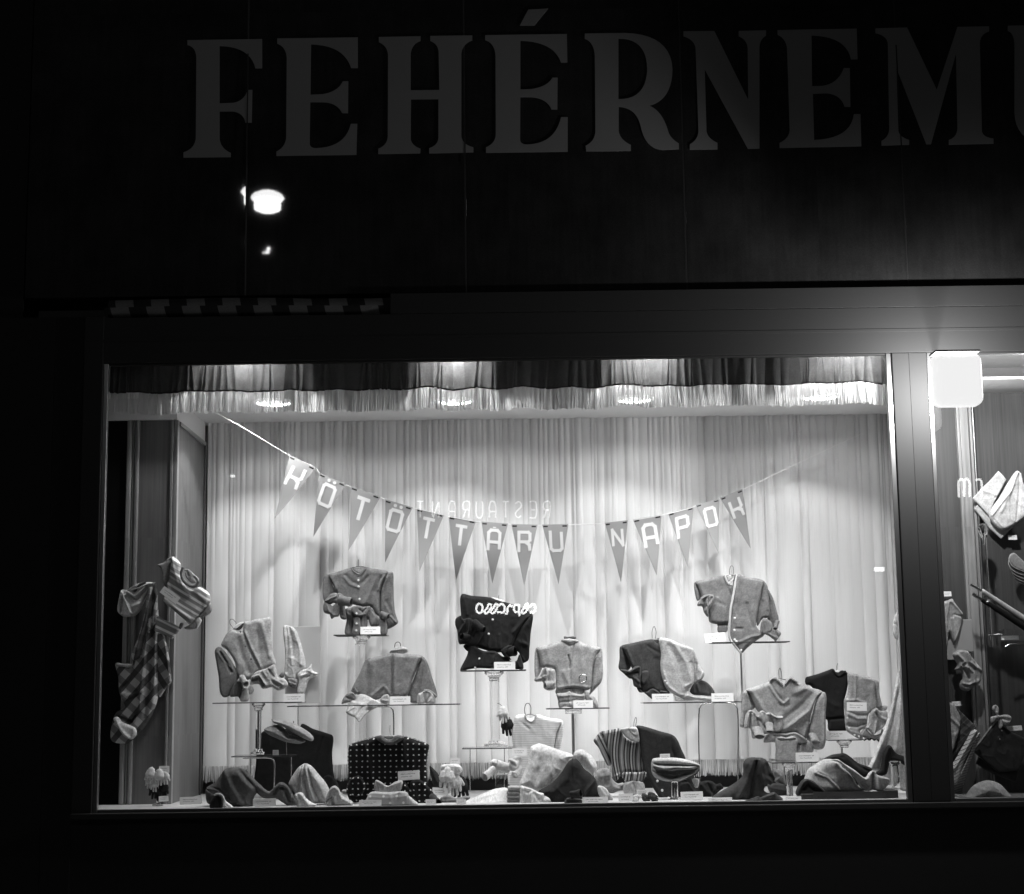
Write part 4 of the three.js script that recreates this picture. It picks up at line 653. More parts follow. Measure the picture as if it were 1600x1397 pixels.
{ // 4 open grey sweater on the long shelf
  const t = thing('cardigan', 'open grey cardigan spread on the long glass shelf with its pale front edge hanging over', 'cardigan', KG), k = knit(0.24), k2 = k, d = 0.88;
  cloth(t, 'body', k, 'E', d, [572, 328, 720, 285, 850, 250, 900, 238, 1000, 250, 1120, 256, 1285, 287, 1230, 400, 1160, 570, 1090, 775, 1000, 800, 900, 795, 780, 800, 690, 830, 560, 800, 470, 760, 395, 718, 460, 560, 520, 440], { T: 40, R: 45, folds: [[905, 262, 908, 500, 900, 750, -14, 7], [930, 262, 935, 500, 940, 750, 7, 8], [680, 400, 660, 600, 650, 760, 6, 12], [580, 360, 600, 500, 600, 760, -8, 12], [1240, 300, 1160, 520, 1080, 760, 9, 9], [650, 780, 790, 660, 8, 9], [830, 680, 880, 760, 8, 8], [980, 650, 960, 760, 6, 8]] });
  cloth(t, 'sleeve', k2, 'E', d, [1285, 290, 1332, 340, 1400, 540, 1466, 760, 1460, 795, 1340, 850, 1140, 865, 1092, 780, 1170, 560, 1230, 400], { T: 26, R: 26, dz: 6, slope: [0.3, 0], folds: [[1290, 360, 1280, 560, 1240, 760, -8, 14]] });
  cloth(t, 'pale_front_edge', knit(0.52), 'E', d, [390, 835, 520, 752, 620, 785, 740, 842, 860, 770, 872, 880, 740, 915, 650, 962, 580, 1020, 510, 1100, 465, 1050, 345, 980, 370, 900], { T: 18, R: 16, dz: 70, slope: [0, -0.6], folds: [[400, 850, 520, 880, 650, 900, 6, 8], [460, 1045, 540, 920, 620, 880, -8, 6], [350, 975, 440, 920, 7, 6], [500, 1080, 600, 960, 740, 900, -6, 7]] });
  cloth(t, 'paper_tag', knit(0.7), 'E', d, [605, 880, 660, 820, 740, 840, 775, 870, 730, 905, 690, 925], { T: 7, R: 10, dz: 96 });
  cloth(t, 'buttoned_corner', knit(0.52), 'E', d, [340, 980, 380, 920, 460, 960, 520, 960, 480, 1035, 450, 1042], { T: 8, R: 10, dz: 84 }); buttons(t, 'E', d, [442, 990], 100, 6);
  cloth(t, 'cuff', k2, 'E', d, [280, 880, 310, 790, 385, 735, 450, 772, 455, 830, 400, 850, 320, 870], { T: 22, R: 16, dz: 50, folds: [[330, 790, 430, 830, -8, 6]] });
  cuff(t, 'cuff', k, 'E', d, 470, 740, 430, 700, 26, 30, { dz: 58, out: 0.02 });
  cloth(t, 'cuff', knit(0.52), 'E', d, [1222, 872, 1232, 750, 1270, 735, 1330, 703, 1405, 740, 1445, 872, 1330, 868], { T: 24, R: 15, dz: 46, folds: [[1300, 740, 1330, 860, -14, 6], [1400, 750, 1330, 860, -8, 6], [1250, 760, 1270, 860, 7, 6]] });
  tube(t, 'sleeve_edge', knit(0.52), 'E', d, [1310, 706, 1360, 706, 1420, 740, 1460, 775], 4, { dz: 70 });
  cloth(t, 'hanger_tissue', sheer(0.7, 0.4), 'E', d, [865, 235, 900, 190, 950, 165, 1060, 170, 1100, 210, 1060, 245, 940, 240], { T: 14, R: 10, dz: -6, folds: [[880, 215, 1080, 190, 7, 4]] });
  cloth(t, 'buttoned_neck', knit(0.4), 'E', d, [760, 840, 800, 770, 860, 760, 880, 800, 872, 870, 800, 880], { T: 14, R: 12, dz: 62, folds: [[800, 830, 860, 840, 6, 4]] });
  hook(t, 'E', d, [932, 240, 932, 150, 945, 115, 975, 105, 1000, 125, 1004, 160], 2.4); tube(t, 'hanger_bar', M.wire, 'E', d, [870, 240, 900, 215, 940, 180, 990, 168, 1040, 180], 2.4, { dz: 0 }); done(t);
}
{ // 5 black cardigan
  const t = thing('cardigan', 'black cardigan with glass buttons, tilted on its hanger on a glass pillar stand', 'cardigan', KG), k = knit(0.028, 0.4), k2 = k, d = 0.8;
  cloth(t, 'body', k, 'F', d, [328, 150, 450, 165, 700, 190, 870, 243, 1000, 288, 1215, 402, 1110, 520, 1015, 680, 962, 800, 840, 870, 700, 865, 560, 825, 430, 790, 350, 700, 322, 420], { T: 40, R: 45, folds: [[720, 240, 690, 560, 660, 840, 5, 8], [360, 200, 400, 400, 8, 10], [1150, 440, 980, 620, 9, 12], [800, 660, 810, 830, 6, 8], [960, 560, 900, 760, -5, 14]] });
  cloth(t, 'sleeve', k, 'F', d, [1215, 408, 1192, 640, 1176, 830, 1165, 965, 1120, 1000, 1075, 1012, 1050, 885, 960, 800, 1012, 680, 1110, 520], { T: 24, R: 24, slope: [0.2, 0.1], dz: 8, folds: [[1060, 750, 1160, 790, 8, 12], [1050, 880, 1130, 1000, 8, 5]] });
  cloth(t, 'bunched_sleeve', k2, 'F', d, [252, 525, 262, 455, 328, 420, 350, 455, 440, 450, 470, 470, 560, 540, 620, 560, 600, 650, 520, 780, 470, 800, 360, 775, 305, 772, 275, 600], { T: 40, R: 24, dz: 44, folds: [[330, 430, 370, 520, 300, 640, 14, 6], [400, 470, 390, 620, -16, 8], [450, 460, 430, 600, 380, 700, 14, 6], [320, 660, 400, 690, 10, 6], [540, 560, 470, 680, -10, 8]] });
  cuff(t, 'cuff', k, 'F', d, 490, 520, 610, 605, 62, 44, { dz: 86, out: 0.035 }); cuff(t, 'cuff', k, 'F', d, 420, 700, 340, 690, 44, 46, { dz: 80, out: 0.03 });
  cloth(t, 'bunched_sleeve', k2, 'F', d, [355, 790, 430, 770, 420, 865, 370, 830], { T: 14, R: 12, dz: 20 });
  cloth(t, 'lower_front', k, 'F', d, [430, 772, 600, 856, 750, 862, 840, 925, 900, 930, 940, 985, 1010, 985, 1050, 900, 1100, 1080, 1040, 1088, 900, 1070, 680, 1078, 550, 1072, 440, 1085, 318, 1106, 405, 900], { T: 26, R: 18, dz: 50, slope: [0, -0.15], folds: [[440, 790, 600, 870, 740, 880, 5, 6], [600, 900, 540, 1060, 5, 8], [760, 880, 720, 1000, 7, 8], [820, 930, 960, 1000, -8, 7], [1000, 930, 1060, 1070, 7, 6]] });
  cuff(t, 'cuff', k, 'F', d, 880, 870, 1000, 865, 62, 55, { dz: 62, out: 0.035 }); cloth(t, 'cuff', k, 'F', d, [820, 860, 900, 795, 960, 790, 900, 880, 950, 970, 900, 960, 840, 900], { T: 20, R: 14, dz: 74, folds: [[920, 800, 890, 880, 8, 5]] });
  cloth(t, 'hanger_shoulder', plain(0.7, 0.4), 'F', d, [700, 186, 760, 200, 870, 240, 850, 252, 780, 238, 715, 204], { T: 6, R: 6, dz: 10, wr: 0 }); hook(t, 'F', d, [795, 160, 790, 190, 796, 212], 1.4);
  buttons(t, 'F', d, [719, 470, 670, 648], 48, 6.5, M.pearl); buttons(t, 'F', d, [555, 957, 535, 1014, 502, 1068], 78, 6.5, M.pearl); done(t);
}
{ // 6 grey cardigan with ring badge
  const t = thing('cardigan', 'mid grey V necked cardigan with a shiny ring badge on its front', 'cardigan', KG), k = knit(0.38), k2 = k, d = 0.9;
  cloth(t, 'body', k, 'G', d, [298, 302, 450, 262, 560, 220, 645, 200, 715, 250, 780, 205, 850, 222, 1000, 270, 1112, 305, 1050, 400, 1012, 550, 1000, 700, 985, 800, 930, 830, 880, 815, 700, 800, 560, 825, 545, 700, 530, 570, 430, 545, 370, 545, 335, 430], { T: 42, R: 45, folds: [[700, 400, 716, 480, 715, 550, -10, 6], [770, 260, 745, 400, 720, 560, 730, 780, -6, 6], [530, 580, 560, 780, 8, 7], [640, 600, 720, 770, 5, 12], [440, 320, 480, 560, 4, 16], [850, 320, 870, 540, 4, 16], [560, 800, 760, 770, 980, 800, 7, 8]] });
  cloth(t, 'sleeve', k2, 'G', d, [294, 302, 330, 370, 376, 545, 335, 640, 295, 675], { T: 14, R: 16, slope: [-0.9, 0] });
  cloth(t, 'sleeve', k2, 'G', d, [1114, 308, 1130, 500, 1132, 640, 1110, 730, 1050, 800, 970, 882, 980, 800, 1000, 640, 1020, 480, 1060, 390], { T: 22, R: 22, slope: [0.4, 0], dz: 4, folds: [[1090, 400, 1080, 600, 1030, 760, 6, 10]] });
  cloth(t, 'bunched_sleeve', k, 'G', d, [278, 705, 300, 660, 350, 640, 390, 560, 425, 540, 450, 570, 530, 572, 535, 690, 545, 800, 460, 832, 395, 800, 385, 725, 300, 722], { T: 34, R: 20, dz: 40, folds: [[420, 550, 440, 640, 300, 700, 12, 6], [460, 590, 450, 700, -12, 8], [400, 740, 530, 740, 10, 8], [350, 650, 400, 700, -10, 6]] });
  cuff(t, 'cuff', k, 'G', d, 500, 760, 410, 770, 36, 40, { dz: 66, out: 0.02 });
  cloth(t, 'under_fold', k, 'G', d, [548, 815, 700, 800, 900, 812, 905, 890, 700, 880, 555, 880], { T: 8, R: 8, dz: 10 });
  cloth(t, 'lower_front', k, 'G', d, [556, 870, 640, 862, 720, 850, 850, 880, 900, 865, 905, 945, 780, 955, 770, 1040, 660, 1030, 590, 1046, 570, 950], { T: 18, R: 14, dz: 30, folds: [[560, 900, 760, 890, 890, 900, 5, 6], [720, 870, 715, 1030, 5, 6], [570, 980, 760, 960, -6, 6]] });
  cloth(t, 'bunched_sleeve', k, 'G', d, [905, 830, 960, 850, 970, 890, 1030, 912, 1072, 1040, 1000, 1042, 920, 950, 900, 900], { T: 22, R: 14, dz: 24, folds: [[960, 890, 1040, 1010, 8, 6]] });
  cloth(t, 'collar', k, 'G', d, [610, 205, 650, 188, 785, 195, 830, 215, 780, 240, 720, 262, 660, 240], { T: 10, R: 10, dz: 26, folds: [[650, 225, 715, 250, 775, 225, -7, 4]] });
  cloth(t, 'hanger_bow', knit(0.12), 'G', d, [648, 155, 700, 160, 780, 155, 802, 172, 775, 195, 715, 178, 655, 195], { T: 8, R: 8, dz: 6, folds: [[700, 160, 705, 190, -4, 3]] });
  { const c = at('G', 880, 682, d), g = new THREE.TorusGeometry(0.023, 0.0042, 10, 32); g.scale(0.92, 1, 0.8); g.translate(c.x, c.y, -d + 0.05); add(t, 'badge_ring', g, M.chrome); add(t, 'badge_bar', new THREE.CylinderGeometry(0.002, 0.002, 0.04, 8).rotateZ(Math.PI / 2).translate(c.x, c.y, -d + 0.052), M.chrome); }
  buttons(t, 'G', d, [712, 852, 722, 985], 54, 6.5); done(t);
}
{ // 7 twin set on the rod table
  const t = thing('twin_set', 'dark jumper under a pale half cardigan on the glass topped rod table', 'twin set', KG), dk = knit(0.085), lt = knit(0.48), d = 0.84;
  cloth(t, 'jumper_body', dk, 'H', d, [158, 402, 300, 357, 460, 322, 570, 312, 610, 345, 650, 370, 680, 490, 680, 700, 720, 900, 775, 985, 640, 988, 560, 940, 470, 970, 390, 970, 350, 890, 300, 680, 230, 530], { T: 36, R: 40, folds: [[230, 440, 300, 640, 8, 9], [500, 400, 560, 440, 640, 480, -4, 8], [600, 560, 600, 900, -8, 14], [400, 560, 440, 800, 6, 14]] });
  cloth(t, 'jumper_sleeve', dk, 'H', d, [152, 400, 205, 430, 292, 650, 225, 705, 134, 685, 140, 560], { T: 16, R: 18, slope: [-0.7, 0], folds: [[180, 430, 270, 640, -8, 8]] });
  cloth(t, 'jumper_hem', dk, 'H', d, [350, 900, 390, 965, 470, 968, 545, 925, 600, 945, 640, 985, 560, 1070, 530, 1050], { T: 18, R: 14, dz: 30, folds: [[400, 970, 550, 930, 630, 980, 7, 5]] });
  cloth(t, 'bunched_sleeve', dk, 'H', d, [138, 690, 215, 688, 270, 700, 330, 650, 390, 648, 412, 720, 400, 860, 405, 920, 320, 895, 295, 810, 260, 800, 180, 730], { T: 34, R: 18, dz: 34, folds: [[150, 700, 260, 720, 370, 660, 14, 5], [220, 750, 350, 730, -14, 7], [330, 800, 400, 860, 9, 6], [390, 690, 360, 760, -8, 5]] });
  cloth(t, 'bunched_sleeve', dk, 'H', d, [412, 720, 492, 708, 486, 830, 415, 872], { T: 20, R: 14, dz: 36 });
  tube(t, 'neckband', dk, 'H', d, [575, 318, 600, 345, 650, 362], 5, { dz: 14 });
  cloth(t, 'neck_lining', dk, 'H', d, [580, 320, 620, 300, 660, 302, 655, 355, 610, 345], { T: 4, R: 6, dz: 2 });
  cloth(t, 'cardigan_front', lt, 'H', d, [640, 300, 760, 310, 900, 370, 1062, 437, 1062, 640, 1066, 835, 1010, 950, 1060, 1005, 1180, 1020, 1292, 1040, 1292, 1078, 1120, 1070, 970, 1076, 900, 1040, 830, 1005, 740, 945, 690, 850, 650, 690, 655, 480], { T: 34, R: 34, dz: 22, folds: [[820, 380, 960, 600, 1030, 820, 8, 12], [760, 400, 880, 640, 960, 900, -6, 16], [1030, 600, 1060, 820, -8, 10], [690, 720, 740, 900, 860, 990, 6, 6], [960, 900, 1040, 860, 10, 9], [900, 1000, 1100, 1040, 1290, 1050, 6, 6], [1000, 900, 950, 1010, -8, 8]] });
  cloth(t, 'cardigan_sleeve', lt, 'H', d, [1058, 440, 1085, 480, 1140, 640, 1196, 742, 1155, 830, 1066, 860], { T: 22, R: 20, slope: [0.4, 0], dz: 10, folds: [[1100, 620, 1080, 820, -8, 8], [1180, 720, 1150, 810, 9, 6]] });
  cloth(t, 'sleeve_end', dk, 'H', d, [1070, 860, 1165, 822, 1250, 862, 1332, 985, 1295, 1015, 1180, 1010, 1060, 1000, 1020, 965], { T: 22, R: 16, dz: 8, folds: [[1100, 860, 1130, 960, 9, 7], [1240, 870, 1260, 1000, -6, 9]] });
  cloth(t, 'cardigan_hem', lt, 'H', d, [640, 960, 720, 960, 800, 1010, 900, 1050, 960, 1078, 830, 1075, 820, 1000], { T: 12, R: 10, dz: 30, folds: [[700, 960, 900, 1055, -8, 4]] });
  buttons(t, 'H', d, [695, 750, 722, 862, 700, 830], 62, 6); hook(t, 'H', d, [552, 300, 552, 210, 575, 148, 600, 210, 592, 305]); tube(t, 'hanger_bar', M.chrome, 'H', d, [580, 318, 640, 320], 2.5, { dz: 10 }); done(t);
}
{ // 8 cardigan with pale border
  const t = thing('cardigan', 'grey cardigan with a pale border and pearl buttons, its front corner hanging below the plate', 'cardigan', KG), dk = knit(0.21), lt = dk, tr = knit(0.62), d = 0.88;
  cloth(t, 'body', dk, 'I', d, [200, 362, 380, 312, 565, 278, 600, 330, 635, 385, 680, 400, 690, 560, 660, 740, 650, 860, 395, 860, 370, 760, 330, 660, 280, 540, 240, 440], { T: 36, R: 40, folds: [[560, 300, 600, 420, 650, 520, -6, 8], [480, 560, 420, 840, 6, 9], [440, 600, 560, 640, -4, 12]] });
  cloth(t, 'sleeve', dk, 'I', d, [194, 365, 230, 420, 285, 540, 238, 592, 196, 460], { T: 14, R: 14, slope: [-0.8, 0] });
  cloth(t, 'front', lt, 'I', d, [700, 262, 760, 265, 860, 296, 1055, 345, 1032, 480, 992, 680, 966, 820, 970, 920, 1065, 1012, 960, 1092, 850, 1182, 772, 1248, 700, 1150, 628, 1085, 615, 900, 640, 740, 670, 420], { T: 32, R: 34, dz: 24, folds: [[780, 300, 740, 600, 720, 760, -7, 8], [740, 300, 700, 600, 6, 7], [840, 640, 870, 800, 920, 920, -8, 12], [700, 940, 780, 940, -7, 6], [720, 1120, 900, 1040, 1060, 1015, 7, 7], [770, 1235, 880, 1120, 1040, 1030, -7, 7], [960, 400, 920, 700, 4, 14]] });
  cloth(t, 'sleeve', lt, 'I', d, [1058, 345, 1100, 400, 1118, 560, 1125, 800, 1050, 810, 985, 905, 968, 790, 1020, 550, 1035, 450], { T: 24, R: 22, dz: 14, slope: [0.25, 0], folds: [[1040, 600, 1000, 760, 980, 880, -8, 8], [1090, 420, 1100, 700, 6, 7]] });
  cloth(t, 'sleeve', dk, 'I', d, [1112, 430, 1180, 540, 1232, 720, 1255, 820, 1232, 930, 1130, 860, 1122, 600], { T: 16, R: 18, slope: [0.2, 0], dz: -14 });
  cloth(t, 'cuff', dk, 'I', d, [1012, 1000, 1040, 808, 1150, 872, 1152, 960, 1070, 1015], { T: 18, R: 14, dz: 52, folds: [[1035, 830, 1020, 990, 9, 4]] });
  cloth(t, 'cuff', dk, 'I', d, [1065, 1005, 1120, 965, 1190, 948, 1266, 998, 1242, 1045, 1195, 1100, 1170, 1075, 1110, 1030], { T: 22, R: 14, dz: 44, folds: [[1190, 960, 1220, 1040, -10, 5], [1080, 1000, 1180, 1050, 8, 5]] });
  cuff(t, 'cuff', dk, 'I', d, 1225, 850, 1190, 940, 34, 30, { dz: 30, out: 0.02 });
  cloth(t, 'bunched_sleeve', dk, 'I', d, [228, 655, 250, 590, 300, 530, 370, 512, 432, 525, 436, 590, 400, 660, 370, 700, 360, 795, 310, 740, 285, 665], { T: 30, R: 18, dz: 36, folds: [[260, 580, 370, 520, 10, 5], [330, 540, 340, 640, 10, 5], [300, 600, 310, 690, -10, 6], [400, 560, 350, 640, -9, 6], [330, 690, 350, 780, 7, 5]] });
  cloth(t, 'under_fold', dk, 'I', d, [490, 850, 612, 850, 612, 912, 495, 912], { T: 6, R: 8, dz: 0 }); cloth(t, 'lower_back', dk, 'I', d, [494, 905, 606, 900, 606, 972, 496, 982], { T: 10, R: 8, dz: 4 });
  tube(t, 'border', tr, 'I', d, [722, 262, 700, 360, 690, 420, 660, 580, 640, 680, 630, 780, 624, 900, 622, 1030, 640, 1085, 690, 1150, 768, 1245], 6.5, { dz: 40, arc: 12 });
  tube(t, 'collar', tr, 'I', d, [568, 276, 590, 330, 610, 370, 626, 384, 645, 352, 680, 325, 700, 290, 720, 262], 4.5, { dz: 26 });
  buttons(t, 'I', d, [685, 812, 681, 960, 686, 1078, 706, 1102, 765, 1210], 62, 6.8); hook(t, 'I', d, [640, 262, 642, 190, 662, 152, 682, 160, 690, 262], 1.4); tube(t, 'hanger_bar', M.chrome, 'I', d, [600, 275, 640, 270, 690, 272], 2.2, { dz: 0 });
  cloth(t, 'neck_lining', knit(0.5), 'I', d, [602, 272, 690, 272, 660, 320, 628, 350, 610, 320], { T: 4, R: 6, dz: -4 }); done(t);
}
{ // 9 V neck pullover in front
  const t = thing('pullover', 'grey V neck pullover on a hanger with rolled cuffs in front of the mullion end', 'pullover', KG), k = knit(0.38), k2 = k, d = 0.72;
  cloth(t, 'body', k, 'J', d, [262, 385, 300, 372, 450, 322, 560, 280, 600, 230, 640, 222, 690, 250, 745, 325, 790, 262, 830, 222, 880, 258, 930, 292, 1050, 342, 1240, 408, 1160, 500, 1095, 720, 1055, 930, 1030, 1000, 960, 980, 880, 915, 780, 925, 650, 930, 600, 920, 560, 750, 470, 680, 420, 640, 385, 560, 330, 440], { T: 42, R: 46, folds: [[560, 310, 620, 420, 690, 510, 742, 552, 8, 7], [575, 300, 660, 440, 745, 535, -7, 7], [742, 552, 800, 505, 7, 7], [752, 340, 755, 520, -5, 4], [330, 400, 420, 520, 500, 650, 8, 12], [1190, 440, 1060, 640, 880, 790, 740, 880, 13, 13], [1130, 400, 960, 580, 760, 740, -7, 16], [1060, 340, 880, 420, 7, 14], [700, 560, 760, 580, 800, 570, -6, 10], [1050, 800, 1000, 960, 6, 8]] });
  cloth(t, 'sleeve', k2, 'J', d, [232, 420, 262, 385, 300, 390, 345, 440, 405, 600, 330, 650, 275, 690, 255, 850, 205, 842, 215, 640], { T: 20, R: 20, slope: [-0.5, 0], dz: 4, folds: [[300, 400, 380, 580, -9, 8], [270, 420, 250, 640, 6, 8]] });
  cloth(t, 'sleeve', k2, 'J', d, [1240, 408, 1272, 440, 1268, 700, 1242, 1112, 1110, 1112, 1050, 1005, 1060, 900, 1110, 680, 1170, 480], { T: 28, R: 24, slope: [0.3, 0], dz: 10, folds: [[1190, 440, 1100, 720, 1050, 960, 7, 7], [1250, 500, 1240, 1000, 5, 8]] });
  cloth(t, 'bunched_sleeve', k, 'J', d, [250, 858, 272, 690, 300, 640, 330, 632, 370, 655, 408, 705, 440, 652, 480, 640, 520, 668, 560, 665, 560, 780, 600, 830, 560, 925, 500, 935, 470, 970, 400, 988, 352, 985, 320, 865], { T: 40, R: 20, dz: 44, folds: [[285, 660, 330, 640, 400, 700, 450, 645, 560, 690, 12, 4], [340, 690, 350, 860, 12, 8], [290, 690, 270, 850, 10, 6], [400, 740, 430, 930, -12, 9], [320, 700, 310, 850, -12, 6], [470, 690, 480, 800, 10, 7], [440, 760, 520, 860, -10, 7]] });
  cuff(t, 'cuff', k2, 'J', d, 400, 860, 420, 962, 64, 64, { dz: 70, out: 0.035, flat: 0.7 }); cuff(t, 'cuff', k, 'J', d, 545, 800, 545, 900, 46, 40, { dz: 74, out: 0.03 });
  cloth(t, 'bunched_sleeve', k, 'J', d, [565, 662, 640, 705, 732, 716, 706, 885, 640, 905, 600, 860, 600, 800, 570, 740], { T: 22, R: 14, dz: 40, folds: [[580, 690, 660, 730, 730, 725, 8, 5], [640, 740, 640, 880, -6, 12]] });
  cloth(t, 'lower_front', k2, 'J', d, [498, 1035, 520, 960, 600, 915, 780, 920, 870, 905, 940, 930, 1025, 990, 1030, 1040, 900, 1068, 890, 1160, 1010, 1160, 900, 1170, 640, 1040, 520, 1042], { T: 24, R: 16, dz: 20, folds: [[600, 925, 760, 940, 880, 910, 1010, 1000, 8, 6], [520, 1030, 600, 940, -8, 6]] });
  cloth(t, 'hem_tab', k, 'J', d, [636, 985, 700, 960, 760, 975, 830, 955, 895, 985, 890, 1140, 888, 1268, 760, 1274, 640, 1268, 632, 1120], { T: 16, R: 12, dz: 64, folds: [[640, 990, 700, 1005, 770, 1000, 890, 995, -8, 4], [645, 970, 760, 985, 890, 970, 8, 4]] });
  cuff(t, 'cuff', k2, 'J', d, 1100, 940, 1130, 1030, 62, 66, { dz: 40, out: 0.03, flat: 0.6 });
  cloth(t, 'cuff', k, 'J', d, [890, 1060, 1000, 1050, 1050, 1010, 1120, 1100, 1110, 1160, 1000, 1160, 895, 1160], { T: 14, R: 12, dz: 16, folds: [[960, 1060, 950, 1150, 6, 6]] });
  cloth(t, 'collar', k, 'J', d, [560, 285, 605, 225, 640, 215, 680, 240, 745, 325, 735, 345, 660, 285, 600, 262], { T: 12, R: 10, dz: 28 }); cloth(t, 'collar', k, 'J', d, [748, 328, 790, 262, 830, 216, 870, 245, 935, 292, 880, 290, 820, 262, 770, 320], { T: 12, R: 10, dz: 28 });
  hook(t, 'J', d, [700, 240, 694, 150, 708, 112, 724, 145, 734, 240], 1.8); tube(t, 'hanger_bar', M.wire, 'J', d, [682, 236, 720, 245, 780, 258], 2.2, { dz: 6 }); done(t);
}
{ // 10 black and grey pair behind it
  const t = thing('twin_set', 'black jumper under a half cardigan in pale grey at the end of the display', 'twin set', KG), dk = knit(0.028, 0.35), lt = knit(0.36), d = 0.86;
  cloth(t, 'jumper_body', dk, 'K', d, [232, 270, 290, 250, 400, 218, 500, 182, 575, 160, 620, 215, 680, 180, 745, 205, 760, 300, 740, 450, 712, 560, 712, 720, 735, 930, 520, 930, 500, 800, 468, 780, 400, 600, 300, 380, 230, 350], { T: 34, R: 40, folds: [[560, 200, 620, 260, 700, 210, -5, 8], [480, 560, 600, 620, 4, 16], [500, 790, 700, 770, -10, 8]] });
  tube(t, 'neckband', dk, 'K', d, [560, 172, 590, 220, 630, 250, 680, 225, 720, 190], 6, { dz: 24 });
  cloth(t, 'cardigan_front', lt, 'K', d, [748, 205, 830, 218, 900, 237, 1062, 290, 1085, 450, 1105, 640, 1010, 720, 970, 890, 900, 935, 960, 1000, 1050, 990, 1135, 1000, 1142, 1060, 1040, 1030, 940, 1052, 800, 985, 725, 920, 708, 700, 700, 545, 738, 490, 750, 400], { T: 32, R: 34, dz: 20, folds: [[835, 240, 840, 400, 830, 540, 6, 6], [900, 300, 960, 480, 5, 14], [720, 560, 860, 550, 960, 600, 6, 8], [740, 720, 860, 780, 980, 780, 8, 9], [730, 860, 850, 880, 960, 830, -12, 9], [740, 690, 860, 740, 970, 740, -7, 8], [760, 940, 900, 980, 1130, 1010, 7, 6]] });
  cloth(t, 'sleeve', lt, 'K', d, [1060, 290, 1132, 312, 1140, 450, 1172, 640, 1108, 655, 1088, 450], { T: 18, R: 18, slope: [0.4, 0], dz: 4 });
  cloth(t, 'bunched_sleeve', lt, 'K', d, [1005, 740, 1025, 690, 1090, 648, 1130, 680, 1220, 688, 1230, 790, 1180, 890, 1110, 940, 1050, 985, 1010, 940, 955, 895, 1000, 830], { T: 32, R: 18, dz: 38, folds: [[1040, 700, 1090, 800, 1060, 960, 12, 7], [1100, 670, 1130, 760, 1220, 800, 10, 6], [1090, 720, 1150, 860, -12, 8], [980, 890, 1060, 970, 8, 5]] });
  cloth(t, 'bunched_sleeve', lt, 'K', d, [1165, 625, 1250, 625, 1225, 680, 1130, 672], { T: 14, R: 12, dz: 6 });
  cloth(t, 'cardigan_hem', lt, 'K', d, [960, 895, 1000, 940, 1060, 985, 1150, 960, 1165, 905, 1192, 930, 1140, 1010, 1080, 1040, 980, 1010, 900, 990], { T: 16, R: 12, dz: 30, folds: [[980, 930, 1080, 1010, -8, 5]] });
  tube(t, 'lace_edge', knit(0.05), 'K', d, [940, 1052, 980, 1030, 1010, 1045, 1040, 1022, 1070, 1048, 1100, 1020, 1125, 1060, 1145, 1072], 5, { dz: 36 });
  buttons(t, 'K', d, [730, 545, 728, 775, 748, 902], 54, 6.5); buttons(t, 'K', d, [815, 985, 872, 1002, 930, 1028], 56, 6); hook(t, 'K', d, [622, 190, 622, 130, 632, 92], 1.6); cloth(t, 'hanger_shoulder', plain(0.75, 0.4), 'K', d, [592, 195, 630, 180, 652, 190, 640, 215, 612, 212], { T: 5, R: 6, dz: 6 }); done(t);
}
// ---------- patterned knits ----------
const dotTex = canvasTex(256, 256, (g, w, h) => { g.fillStyle = css(0.012); g.fillRect(0, 0, w, h); for (let j = 0; j < 4; j++) for (let i = 0; i < 4; i++) { const x = 32 + i * 64 + 5 * (hash(i, j) - 0.5), y = 32 + j * 64 + 5 * (hash(j, i + 9) - 0.5); g.fillStyle = css(0.45 + 0.3 * hash(i + 3, j)); g.beginPath(); g.ellipse(x, y, 9, 8, 0, 0, 7); g.fill(); for (let k = 0; k < 5; k++) { g.beginPath(); g.arc(x + 16 * (hash(k, i * 4 + j) - 0.5), y + 14 * (hash(k + 9, i * 4 + j) - 0.5), 4, 0, 7); g.fill(); } } }, 0.1235, 0.1185);
const dotPale = canvasTex(128, 128, (g, w, h) => { g.fillStyle = css(0.36); g.fillRect(0, 0, w, h); g.fillStyle = css(0.75); for (const [x, y] of [[32, 32], [96, 96]]) { g.beginPath(); g.arc(x, y, 12, 0, 7); g.fill(); } }, 0.07, 0.07);
